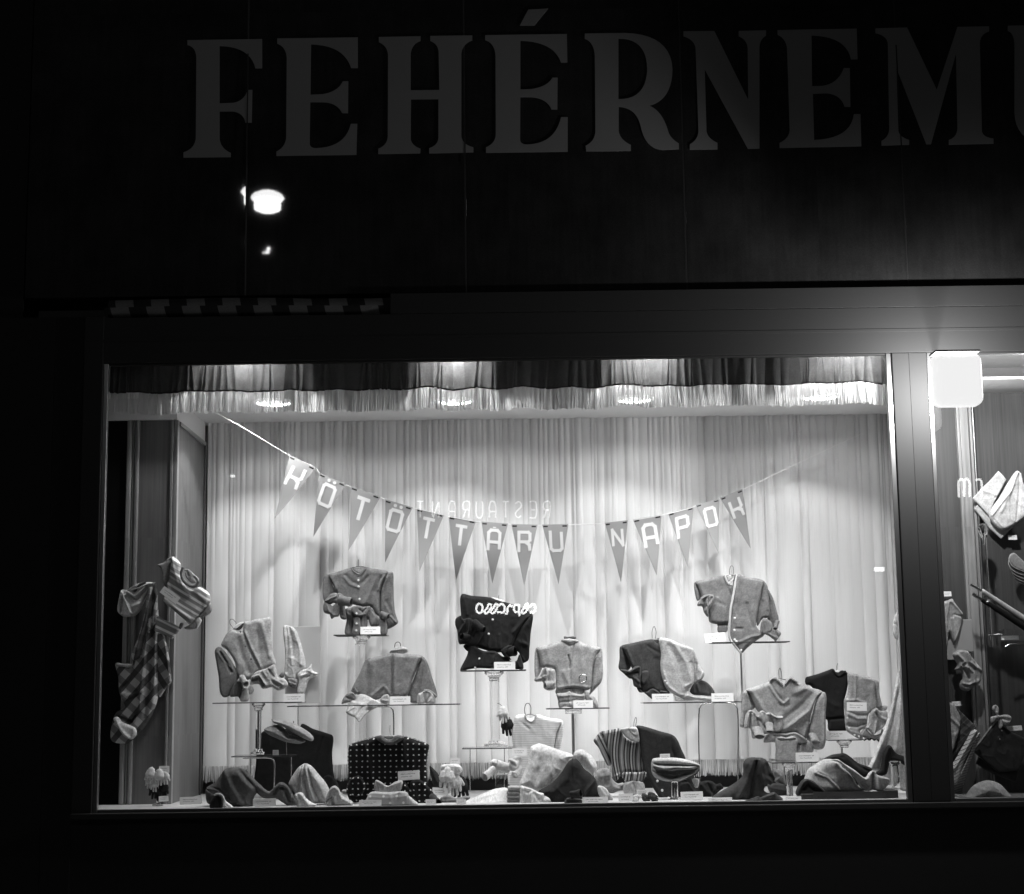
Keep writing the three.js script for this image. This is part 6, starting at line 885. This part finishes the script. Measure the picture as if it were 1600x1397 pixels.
done(drape('black crumpled sleeve on the floor between the pale beret and the dark folded cloth', 'crumpled_sleeve', 'crumpled cloth', [['crumple', knit(0.025), 'M', 0.5, [80, 1000, 200, 970, 280, 1060, 330, 990, 400, 960, 500, 965, 550, 1005, 600, 988, 642, 1050, 600, 1080, 520, 1150, 400, 1190, 150, 1190, 60, 1150], { T: 40, R: 26, folds: [[340, 980, 420, 1080, 500, 1140, 12, 8], [530, 1000, 560, 1060, 620, 1050, -12, 6], [440, 990, 500, 1100, -10, 7], [200, 980, 280, 1090, 8, 8], [560, 1010, 480, 1140, 7, 6]] }]]));
done(drape('dark grey cloth folded to a peak on the floor below the V neck pullover', 'draped_cloth', 'draped cloth', [
  ['peak', knit(0.07), 'M', 0.24, [495, 1170, 620, 1085, 760, 1000, 850, 930, 885, 880, 888, 740, 920, 690, 985, 664, 1060, 668, 1130, 674, 1190, 715, 1235, 810, 1285, 950, 1230, 1010, 1180, 1000, 1150, 1080, 1200, 1110, 1260, 1100, 1420, 1225, 1100, 1232, 900, 1226, 700, 1225], { T: 58, R: 50, back: 50, folds: [[1010, 700, 960, 820, 880, 1040, 800, 1190, 14, 13], [1040, 720, 990, 900, 960, 1180, -18, 12], [1080, 700, 1090, 860, 1180, 1100, 16, 9], [1180, 760, 1190, 880, 1260, 940, -26, 12], [910, 740, 900, 860, 6, 8], [980, 690, 1100, 690, 6, 5]] }],
  ['front_fold', knit(0.07), 'M', 0.1, [885, 1220, 1000, 1175, 1080, 1150, 1100, 1165, 1180, 1130, 1280, 1100, 1330, 1150, 1400, 1215, 1250, 1230, 1000, 1230], { T: 22, R: 16, folds: [[920, 1215, 1060, 1165, 1110, 1180, -9, 5], [1130, 1160, 1270, 1120, 6, 6], [1300, 1130, 1380, 1210, -7, 6]] }],
  ['inner_roll', knit(0.07), 'M', 0.52, [1190, 1010, 1250, 990, 1400, 1010, 1430, 1060, 1420, 1160, 1300, 1150, 1220, 1100], { T: 36, R: 26, folds: [[1200, 1040, 1420, 1080, 7, 10]] }],
  ['grey_end', knit(0.2), 'M', 0.56, [1255, 810, 1320, 820, 1395, 850, 1415, 930, 1418, 1012, 1330, 1000, 1270, 950], { T: 26, R: 18, folds: [[1270, 830, 1350, 900, 1290, 960, 9, 7]] }]]));
done(drape('pale blanket with a dark lining folded in a mound at the mullion end', 'blanket', 'blanket', [
  ['dark_lining', knit(0.045), 'L', 0.42, [455, 690, 550, 635, 640, 620, 712, 614, 790, 660, 880, 732, 1060, 812, 1010, 880, 960, 930, 820, 850, 620, 700], { T: 40, R: 36, back: 40, folds: [[560, 650, 700, 660, -4, 8], [715, 625, 880, 770, 1000, 830, -9, 8]] }],
  ['pale_side', knit(0.44), 'L', 0.32, [232, 880, 260, 820, 350, 758, 460, 692, 610, 705, 690, 790, 790, 880, 870, 1010, 960, 1090, 880, 1110, 640, 1100, 330, 1098, 250, 1010, 210, 950], { T: 56, R: 50, back: 40, slope: [0, -0.15], folds: [[330, 850, 480, 900, 660, 1090, 9, 8], [360, 850, 500, 905, 680, 1090, -8, 4], [620, 730, 780, 900, 920, 1080, 5, 14], [460, 740, 600, 900, 3, 24]] }],
  ['turned_edge', knit(0.44), 'L', 0.28, [535, 700, 620, 688, 700, 740, 820, 815, 958, 915, 985, 900, 1005, 865, 1045, 828, 1075, 835, 1110, 880, 1240, 920, 1270, 960, 1220, 1040, 1180, 1100, 1060, 1068, 1000, 1085, 920, 1060, 840, 930, 740, 830, 640, 730], { T: 34, R: 24, dz: 24, back: 40, folds: [[600, 700, 800, 830, 960, 930, 1020, 860, 1060, 840, 12, 5], [760, 850, 900, 990, 980, 1050, -16, 10], [1050, 850, 1060, 1050, -22, 8], [1080, 850, 1200, 920, 1260, 945, 8, 4], [1110, 900, 1120, 1060, 8, 8]] }],
  ['loop', knit(0.05), 'L', 0.2, [108, 1130, 125, 1050, 180, 960, 235, 932, 330, 965, 420, 1040, 480, 1100, 340, 1105, 320, 1140, 170, 1145], { T: 44, R: 26, back: 40, folds: [[120, 1090, 180, 975, 240, 945, 350, 1000, 460, 1090, 9, 5], [200, 1060, 250, 990, 330, 1060, -26, 10]] }]]));
done(drape('black stocking like cloth hanging in the corner by the glass column', 'draped_cloth', 'draped cloth', [['fold', knit(0.022), 'L', 0.46, [1105, 865, 1150, 820, 1175, 720, 1195, 610, 1255, 515, 1290, 520, 1325, 570, 1370, 620, 1472, 668, 1475, 765, 1380, 720, 1290, 720, 1260, 800, 1240, 870, 1180, 895], { T: 34, R: 26, folds: [[1260, 530, 1210, 660, 1190, 840, 7, 8], [1290, 560, 1300, 660, 1460, 720, 7, 9]] }]]));
{
  const t = thing('draped_sheet', 'tall white sheet hung in a steep fold beside the dark mullion', 'draped sheet'), d = 0.5;
  cloth(t, 'sheet', knit(0.62, 0.3), 'px', d, [1409.5, 1030, 1412, 1062, 1416, 1120, 1418, 1195, 1419, 1236, 1390, 1225, 1372, 1205, 1352, 1206, 1358, 1195, 1378, 1148, 1392, 1105, 1399, 1070, 1405, 1042], { T: 24, R: 30, folds: [[1408, 1050, 1395, 1120, 1372, 1200, -12, 9], [1409, 1060, 1404, 1130, 1392, 1210, 12, 9], [1411, 1070, 1410, 1150, 1402, 1225, -12, 8], [1402, 1070, 1385, 1140, 1360, 1200, 8, 6]] });
  cloth(t, 'tied_top', knit(0.5), 'px', d, [1398, 962, 1402, 956, 1408, 962, 1409, 990, 1407, 1000, 1399, 998, 1395, 982], { T: 24, R: 20, folds: [[1398, 975, 1407, 985, -6, 6]] });
  tube(t, 'cord', knit(0.5), 'px', d, [1407, 998, 1409, 1015, 1409, 1034], 4, { dz: 4 }); done(t);
}
{ // flat dark box with faint script on its edge
  const t = thing('flat_box', 'long flat dark box with faint handwriting at the mullion corner', 'box'), d = 0.14, a = at('L', 182, 1225, d), b = at('L', 1245, 1110, d), y2 = at('L', 600, 1092, d).y;
  const label = canvasTex(1024, 64, (g, w, h) => { g.fillStyle = css(0.03); g.fillRect(0, 0, w, h); g.strokeStyle = css(0.004); g.lineWidth = 5; let s = 5; const r = () => (s = (s * 16807) % 2147483647) / 2147483647; g.beginPath(); let x = 60; g.moveTo(x, 40); while (x < 430) { const nx = x + 10 + r() * 16; g.bezierCurveTo(x + 4, 10 + r() * 14, nx - 4, 60 - r() * 12, nx, 30 + r() * 14); x = nx; if (r() < 0.1) { x += 18; g.moveTo(x, 38); } } g.stroke(); }, 1, 1);
  add(t, 'lower_box', box(a.x, a.y, -d - 0.16, b.x, b.y, -d, 0.004), plain(0.025, 0.6));
  const face = new THREE.BoxGeometry(at('L', 1240, 1100, d).x - at('L', 322, 1100, d).x, y2 - a.y - 0.004, 0.003); face.translate((at('L', 1240, 1100, d).x + at('L', 322, 1100, d).x) / 2, (y2 + a.y) / 2 + 0.001, -d + 0.0035); add(t, 'written_label', face, new THREE.MeshStandardMaterial({ name: 'dark label', map: label, roughness: 0.6 }));
  const c = at('L', 1252, 1225, d), e = at('L', 1515, 1075, d); add(t, 'end_box', box(c.x, a.y, -d - 0.18, Math.min(e.x, XR - 0.02), e.y, -d - 0.012, 0.004), plain(0.035, 0.6)); done(t);
}
// ---------- garments hung on the wooden pillar ----------
const plaid = canvasTex(256, 256, (g, w, h) => { g.fillStyle = css(0.6); g.fillRect(0, 0, w, h); g.globalAlpha = 0.72; g.fillStyle = css(0.035); g.fillRect(0, 0, 110, h); g.globalAlpha = 0.4; g.fillRect(0, 0, w, 120); g.globalAlpha = 0.3; g.fillStyle = css(0.01); for (let k = 0; k < 256; k += 8) g.fillRect(k, 0, 3, h); g.globalAlpha = 1; }, 0.075, 0.075);
{
  const t = thing('checked_scarf', 'large checked wool scarf pinned to the dark pillar and hanging in loose folds', 'scarf'), k = patterned('checked wool', 1, plaid, 0.5), k2 = knit(0.34), d = 0.44;
  cloth(t, 'upper_corner', knit(0.62), 'A', d, [186, 750, 200, 640, 245, 492, 335, 498, 400, 440, 500, 402, 590, 395, 640, 408, 600, 480, 540, 600, 480, 745, 420, 810, 350, 832, 260, 825, 205, 785], { T: 36, R: 26, back: 6, folds: [[250, 510, 310, 640, 370, 780, 24, 7], [270, 520, 250, 760, -14, 9], [330, 520, 420, 580, 540, 470, 20, 5], [330, 560, 440, 620, 560, 480, -20, 6], [360, 500, 480, 470, 600, 420, 14, 5], [400, 700, 500, 660, 15, 8]] });
  cloth(t, 'upper_band', k, 'A', d, [330, 500, 400, 445, 500, 405, 560, 400, 470, 470, 430, 520], { T: 10, R: 12, dz: 26, uvRot: 0.6 });
  cloth(t, 'long_fold', k, 'px', d, [226, 960, 236, 913, 243, 910, 247, 925, 247, 945, 245, 965, 236, 990, 228, 1010, 222, 1028, 210, 1032, 206, 1025, 214, 1003, 220, 985], { T: 26, R: 20, dz: 12, uvRot: 0.25, folds: [[238, 920, 230, 970, 216, 1015, 14, 7], [242, 930, 236, 985, -15, 6]] });
  cloth(t, 'body', k, 'px', d, [181, 1036, 195, 1038, 208, 1040, 214, 1022, 226, 1000, 232, 965, 240, 930, 246, 940, 247, 1000, 247, 1088, 243, 1104, 236, 1120, 226, 1136, 216, 1148, 202, 1160, 190, 1162, 174, 1157, 177, 1122, 183, 1112, 195, 1106, 190, 1092, 186, 1080, 185, 1060], { T: 34, R: 24, back: 6, uvRot: 0.7, folds: [[208, 1036, 206, 1060, 192, 1075, -14, 6], [186, 1083, 205, 1087, 220, 1080, 226, 1068, 19, 3.5], [190, 1095, 205, 1092, 222, 1084, -17, 5], [235, 960, 226, 1040, 220, 1110, 20, 8], [240, 980, 236, 1060, 228, 1120, -20, 6], [244, 960, 243, 1060, 240, 1100, 14, 5], [178, 1125, 190, 1120, 206, 1128, 212, 1118, -37, 8], [182, 1122, 190, 1142, 206, 1152, 15, 6]] });
  cloth(t, 'pocket_hem', k2, 'B', d, [184, 300, 200, 285, 260, 298, 385, 302, 380, 330, 350, 345, 260, 335, 186, 325], { T: 12, R: 10, dz: 26 });
  cloth(t, 'back_fold', k, 'px', d, [246, 985, 252, 985, 260, 1005, 264, 1025, 268, 1058, 268, 1066, 262, 1072, 247, 1091, 243, 1060, 244, 1010], { T: 18, R: 14, dz: -4, slope: [0.2, 0], uvRot: -0.6, folds: [[258, 1000, 266, 1055, 12, 5]] });
  cloth(t, 'lower_corner', knit(0.62), 'B', d, [150, 980, 185, 955, 215, 965, 260, 1020, 330, 1050, 430, 1100, 440, 1175, 380, 1240, 300, 1215, 220, 1120, 180, 1040], { T: 20, R: 20, dz: 22, folds: [[190, 990, 250, 1120, 350, 1220, 12, 7]] }); done(t);
}
{
  const stripe = canvasTex(64, 256, (g, w, h) => { g.fillStyle = css(0.3); g.fillRect(0, 0, w, h); g.fillStyle = css(0.86); g.fillRect(0, 26, w, 26); g.fillRect(0, 154, w, 22); g.fillStyle = css(0.62); g.fillRect(0, 86, w, 34); g.fillRect(0, 210, w, 20); }, 0.13, 0.13);
  const t = thing('striped_jumper', 'light striped jumper hung slantwise over the corner of the pillar', 'jumper'), k = patterned('slanted stripes', 1, stripe, 0.5), d = 0.4, ur = 0.55;
  cloth(t, 'body', k, 'A', d, [770, 575, 800, 440, 830, 340, 850, 200, 868, 90, 890, 72, 915, 95, 980, 180, 975, 290, 1010, 400, 1070, 470, 1130, 490, 1210, 455, 1240, 460, 1335, 545, 1348, 600, 1340, 650, 1190, 835, 1105, 930, 1000, 845, 850, 715, 762, 630], { T: 40, R: 36, back: 20, uvRot: ur, folds: [[880, 110, 900, 220, 960, 420, 1100, 560, 8, 9], [840, 330, 880, 480, 1000, 620, -6, 12], [770, 600, 900, 700, 1100, 860, 8, 7], [1200, 540, 1300, 640, 5, 12]] });
  cloth(t, 'sleeve', knit(0.26), 'A', d, [692, 190, 770, 150, 815, 100, 870, 72, 880, 110, 850, 200, 830, 330, 790, 440, 760, 400, 745, 270, 730, 220], { T: 20, R: 16, slope: [-0.5, 0], folds: [[700, 190, 800, 120, 870, 85, 8, 5]] });
  tube(t, 'neckband', knit(0.2), 'A', d, [1020, 220, 1000, 290, 1020, 370, 1080, 430, 1140, 455, 1190, 440, 1215, 395], 8.5, { dz: 36 });
  cloth(t, 'neck_lining', knit(0.45), 'A', d, [1035, 240, 1080, 240, 1150, 300, 1210, 360, 1200, 400, 1130, 415, 1070, 370, 1040, 310], { T: 5, R: 8, dz: 18, folds: [[1060, 260, 1080, 320, -8, 5], [1150, 340, 1190, 390, -8, 5]] });
  cloth(t, 'hem_band', k, 'A', d, [660, 930, 690, 815, 760, 860, 960, 965, 940, 1030, 895, 1075, 875, 1110, 790, 1055, 655, 1012], { T: 20, R: 14, dz: -4, uvRot: ur - 0.1, folds: [[680, 860, 800, 920, 950, 1000, 5, 6]] });
  cloth(t, 'cuff', knit(0.28), 'A', d, [1195, 830, 1260, 760, 1345, 655, 1368, 735, 1345, 782, 1250, 835], { T: 18, R: 12, dz: -2 }); cloth(t, 'cuff', knit(0.28), 'A', d, [1020, 965, 1090, 930, 1165, 880, 1190, 930, 1170, 975, 1080, 988, 1040, 985], { T: 18, R: 12, dz: 0 }); cloth(t, 'white_facing', knit(0.72), 'A', d, [1168, 850, 1220, 838, 1242, 872, 1230, 910, 1180, 980, 1170, 930], { T: 12, R: 10, dz: 6 });
  cloth(t, 'collar_end', knit(0.2), 'A', d, [955, 965, 970, 910, 1005, 905, 1005, 950, 975, 985], { T: 14, R: 10, dz: 0 }); done(t);
  const c = thing('price_card', 'price card pinned slantwise on the striped jumper by the pillar', 'price card', 'handwritten price cards in the windows'), p = along('A', [750, 530, 800, 447, 990, 600, 950, 678], d);
  const w = p[0].distanceTo(p[3]), h = p[0].distanceTo(p[1]), g = new THREE.BoxGeometry(w, h, 0.0012); g.rotateZ(-Math.atan2(p[0].y - p[3].y, p[3].x - p[0].x)); g.translate((p[0].x + p[2].x) / 2, (p[0].y + p[2].y) / 2, -d + 0.056); add(c, 'face', g, cardMat[1]); done(c);
}
// ---------- goods in the neighbouring window ----------
const silk = (v) => cache['silk' + v] ??= new THREE.MeshPhysicalMaterial({ name: 'silky cloth', color: gray(v), map: heather, roughness: 0.55, sheen: 0.4, sheenColor: gray(0.5), side: THREE.DoubleSide });
done(drape('white folded handkerchiefs fanned out on the panelling', 'handkerchiefs', 'handkerchiefs', [
  ['folded_handkerchief', silk(0.72), 'V', 0.42, [553, 552, 640, 455, 740, 360, 838, 250, 880, 290, 925, 345, 860, 470, 790, 600, 735, 745, 640, 640], { sharp: true, T: 8, R: 8, wr: 2, folds: [[800, 540, 802, 545, -8, 4], [640, 460, 830, 520, 3, 8]] }],
  ['folded_handkerchief', silk(0.66), 'V', 0.44, [568, 662, 612, 618, 760, 760, 870, 890, 1045, 818, 960, 900, 870, 998, 740, 880, 650, 760], { sharp: true, T: 8, R: 8, wr: 2 }],
  ['pointed_handkerchief', silk(0.75), 'V', 0.4, [735, 745, 860, 520, 940, 380, 1040, 250, 1080, 270, 1118, 400, 1200, 500, 1180, 700, 1030, 825, 870, 890], { T: 20, R: 16, wr: 4, folds: [[1040, 270, 960, 480, 760, 740, 7, 6], [1060, 280, 1060, 500, 1030, 800, -8, 7], [1000, 400, 860, 700, 5, 9], [780, 780, 860, 880, -7, 5]] }]]));
{
  const t = thing('glass_finial', 'clear glass ball finial on a slim rod before the moulding', 'glass stand'), d = 0.3, c = at('V', 672, 890, d), u = at('V', 682, 890, d).x - c.x, yb = W(1538, 1010, d).y;
  add(t, 'ball', new THREE.LatheGeometry([[0.0004, -170], [12, -165], [16, -110], [38, -70], [55, -20], [55, 20], [40, 52], [18, 66], [0.0004, 70]].map(([a, b]) => new THREE.Vector2(Math.max(0.0004, a * u / 10), b * u / 10)), 30).translate(c.x, c.y, -d), M.glass); add(t, 'rod', new THREE.CylinderGeometry(0.006, 0.006, c.y - 0.17 * u * 10 - yb, 12).translate(c.x + u * 2, (c.y - 0.17 * u * 100 / 10 + yb) / 2, -d), M.glass); done(t);
}
{
  const t = thing('wallets', 'nest of curved leather cases at the edge of the picture', 'leather cases'), d = 0.34; let k = 0;
  for (const [dx, dy] of [[0, 0], [-6, 30], [10, 62], [26, 92], [40, 118]]) { const v = k++ ? 0.09 : 0.3, o = [950, 1215, 970, 1160, 1010, 1145, 1060, 1185, 1140, 1260, 1230, 1330, 1200, 1370, 1060, 1330, 985, 1285].map((n, i) => n + (i % 2 ? dy * 1.3 : dx)); cloth(t, 'case', silk(v), 'V', d + 0.012 * k, o, { T: 12, R: 10, wr: 1 }); tube(t, 'edge_binding', plain(0.5, 0.4), 'V', d + 0.012 * k, [...o.slice(2, 4), ...o.slice(0, 2), ...o.slice(16, 18), ...o.slice(14, 16), ...o.slice(12, 14)], 1.8, { dz: 6 }); } done(t);
}
{
  const t = thing('umbrella', 'pale folded umbrella slanting down past the moulding', 'umbrella'), d = 0.34, A = at('U', 560, 112, d), B = at('U', 718, 198, d), Cc = at('U', 1420, 640, d); A.z += 0.06; B.z += 0.05;
  const rod = (p, q, r1, r2) => { const g = new THREE.CylinderGeometry(r2, r1, p.distanceTo(q), 14); g.applyQuaternion(new THREE.Quaternion().setFromUnitVectors(V(0, 1, 0), q.clone().sub(p).normalize())); g.translate((p.x + q.x) / 2, (p.y + q.y) / 2, (p.z + q.z) / 2); return g; };
  add(t, 'handle', rod(A, B, 0.007, 0.007), M.steel); add(t, 'cover', rod(B, Cc, 0.013, 0.02), knit(0.45)); add(t, 'collar', rod(B.clone().lerp(A, 0.12), B, 0.012, 0.014), plain(0.5, 0.4)); done(t);
  const b = thing('umbrella', 'black folded umbrella under the pale one', 'umbrella'), D1 = at('U', 590, 225, d), E1 = at('U', 700, 292, d), F1 = at('U', 1420, 720, d); D1.z += 0.05; E1.z += 0.045; add(b, 'handle', rod(D1, E1, 0.009, 0.009), M.steel); add(b, 'cover', rod(E1, F1, 0.012, 0.024), knit(0.02)); add(b, 'collar', rod(at('U', 745, 326, d).add(V(0, 0, 0.06)), at('U', 770, 322, d).add(V(0, 0, 0.06)), 0.007, 0.007), M.steel); done(b);
}
{
  const t = thing('glass_tray', 'glass tray with a clear box on a metal rod', 'glass tray'), d = 0.36, a = at('U', 1000, 720, d), b = at('U', 1500, 640, d);
  add(t, 'clear_box', box(a.x, a.y, -d - 0.1, b.x, b.y, -d, 0.004), M.glass); tube(t, 'metal_rod', M.chrome, 'U', d, [1000, 865, 1058, 828, 1100, 825, 1500, 820], 4.5, { dz: 20 }); tube(t, 'wall_rod', M.steel, 'U', d, [830, 714, 1000, 706], 4, { dz: -30 }); done(t);
}
{
  const t = thing('scarf_board', 'pale board with a pointed silk scarf pinned over it, by the mullion', 'scarf'), d = 0.43, a = at('U', 120, 1018, d), b = at('U', 612, 525, d); add(t, 'board', box(a.x, at('U', 630, 918, d).y, -d - 0.012, b.x, b.y, -d - 0.005, 0.002), plain(0.33, 0.8)); add(t, 'board', box(a.x, a.y, -d - 0.004, at('U', 420, 1018, d).x, at('U', 420, 800, d).y, -d - 0.001, 0.001), plain(0.3, 0.8));
  cloth(t, 'pointed_scarf', silk(0.5), 'U', d, [150, 420, 240, 325, 320, 292, 372, 278, 398, 320, 450, 390, 498, 455, 492, 505, 470, 610, 388, 815, 330, 690, 300, 860, 230, 900, 160, 900], { T: 30, R: 20, folds: [[318, 300, 290, 480, 260, 800, 12, 7], [325, 310, 340, 520, 385, 790, -10, 8], [360, 520, 370, 640, 385, 790, 12, 6], [470, 600, 400, 780, 8, 7], [330, 300, 430, 400, 490, 480, 8, 6], [380, 470, 490, 500, -7, 5]] }); done(t);
}
done(drape('pale silk cloth twisted into a knot under the scarf board', 'silk_cloth', 'silk cloth', [['knot', silk(0.42), 'U', 0.4, [375, 955, 450, 900, 550, 910, 600, 975, 660, 1050, 728, 1140, 720, 1220, 700, 1295, 620, 1345, 570, 1395, 475, 1372, 460, 1305, 492, 1240, 470, 1150, 400, 1135, 430, 1080], { T: 40, R: 26, folds: [[420, 960, 500, 1040, 460, 1090, 540, 1120, 14, 8], [550, 920, 560, 1040, 700, 1140, 12, 8], [480, 1080, 560, 1240, -12, 8], [530, 1100, 620, 1180, 620, 1290, 9, 7], [470, 1300, 560, 1320, 620, 1290, 8, 6], [640, 1060, 660, 1240, -12, 10]] }]]));
done(drape('dark striped cloth with a white silk point over it, low by the mullion', 'striped_cloth', 'striped cloth', [['striped_square', patterned('dim stripes', 0.8, canvasTex(64, 64, (g, w, h) => { g.fillStyle = css(0.09); g.fillRect(0, 0, w, h); g.fillStyle = css(0.17); g.fillRect(0, 0, w, 20); g.fillRect(0, 40, w, 6); }, 0.06, 0.06)), 'T', 0.44, [200, 180, 380, 150, 440, 210, 560, 330, 670, 432, 620, 520, 480, 680, 350, 848, 220, 800], { T: 12, R: 12, uvRot: -0.7, sharp: true }], ['white_point', silk(0.62), 'T', 0.42, [230, 150, 290, 128, 380, 155, 430, 230, 466, 310, 462, 440, 430, 560, 368, 738, 330, 640, 240, 500], { T: 24, R: 18, folds: [[300, 140, 340, 320, 450, 430, 9, 7], [320, 300, 350, 500, 370, 700, -9, 8], [390, 520, 370, 700, 9, 6]] }]]));
{
  const rib = canvasTex(64, 128, (g, w, h) => { g.fillStyle = css(0.62); g.fillRect(0, 0, w, h); g.fillStyle = css(0.05); for (let k = 0; k < 4; k++) g.fillRect(0, k * 32, w, 6); g.fillStyle = css(0.35); for (let k = 0; k < 4; k++) g.fillRect(k % 2 * 30, k * 32 + 12, 14, 7); }, 0.05, 0.055);
  const t = thing('woven_scarf', 'long woven scarf with cross ribs folded in two, leaning by the mullion', 'scarf');
  cloth(t, 'pale_side', patterned('pale ribs', 1, rib), 'T', 0.3, [600, 490, 640, 462, 672, 480, 660, 560, 600, 690, 520, 840, 480, 960, 470, 1030, 420, 1130, 370, 1140, 320, 1100, 240, 1020, 318, 935, 400, 840, 480, 700, 545, 590], { T: 30, R: 20, uvRot: -0.55, folds: [[640, 480, 540, 660, 380, 940, 8, 8]] });
  cloth(t, 'under_side', patterned('pale ribs', 1, rib), 'T', 0.36, [672, 500, 705, 545, 660, 700, 615, 860, 590, 1000, 565, 1140, 540, 1285, 345, 1275, 350, 1210, 380, 1130, 470, 1000, 560, 800], { T: 14, R: 14, slope: [-1.1, 0.7], uvRot: -0.15 });
  tube(t, 'bottom_roll', knit(0.35), 'T', 0.28, [345, 1255, 430, 1268, 530, 1275], 9); done(t);
}
{
  const t = thing('bag', 'dark cloth bag with a pale ribbon bow and a pale piped edge', 'bag'), d = 0.4, k = silk(0.035);
  cloth(t, 'front_flap', k, 'T', d, [612, 722, 760, 540, 912, 345, 1000, 430, 1100, 500, 1300, 590, 1240, 800, 1180, 960, 930, 985, 780, 870], { sharp: true, T: 14, R: 14, folds: [[930, 560, 935, 580, 5, 4], [1100, 800, 1180, 950, 4, 12], [920, 380, 960, 480, 5, 7]] });
  cloth(t, 'back_flap', silk(0.028), 'T', d + 0.03, [655, 875, 690, 790, 930, 975, 1180, 950, 1145, 1108, 900, 1020, 760, 950], { sharp: true, T: 10, R: 10 });
  tube(t, 'piped_edge', knit(0.5), 'T', d, [610, 722, 720, 590, 820, 455, 912, 345], 4.5, { dz: 12 }); tube(t, 'hem_edge', knit(0.12), 'T', d + 0.03, [655, 875, 760, 940, 930, 1020, 1140, 1102], 2.2, { dz: 6 });
  const bow = knit(0.6); cloth(t, 'bow_loop', bow, 'T', d, [905, 300, 880, 260, 840, 215, 850, 180, 885, 165, 918, 200, 918, 260], { T: 14, R: 10, dz: 22, folds: [[880, 190, 885, 240, -12, 5]] }); cloth(t, 'bow_loop', bow, 'T', d, [915, 305, 960, 290, 1040, 288, 1075, 320, 1060, 370, 1010, 408, 970, 395, 945, 350], { T: 16, R: 12, dz: 22, folds: [[960, 330, 1040, 350, -12, 8]] }); cloth(t, 'bow_loop', bow, 'T', d, [905, 300, 870, 300, 826, 315, 832, 385, 860, 370, 900, 330], { T: 10, R: 8, dz: 20 }); cloth(t, 'bow_end', bow, 'T', d, [918, 330, 950, 340, 975, 400, 960, 440, 932, 455, 922, 400], { T: 8, R: 8, dz: 20 }); cloth(t, 'bow_knot', bow, 'T', d, [895, 295, 918, 288, 930, 310, 915, 332, 895, 325], { T: 16, R: 8, dz: 26 });
  buttons(t, 'T', d, [957, 478, 934, 580], 24, 4, plain(0.35, 0.4)); done(t);
}
done(drape('round pale cushion like hat on the floor of the neighbouring window', 'round_hat', 'hat', [['crown', felt(0.5), 'T', 0.22, [515, 1330, 560, 1230, 620, 1155, 700, 1105, 790, 1080, 880, 1095, 955, 1130, 1040, 1220, 1120, 1325, 820, 1338], { T: 80, R: 90, back: 60, wr: 8, folds: [[790, 1090, 800, 1320, 4, 14], [640, 1160, 760, 1200, 5, 10], [900, 1130, 960, 1250, -5, 12]] }]]));

renderer.render(scene, camera);
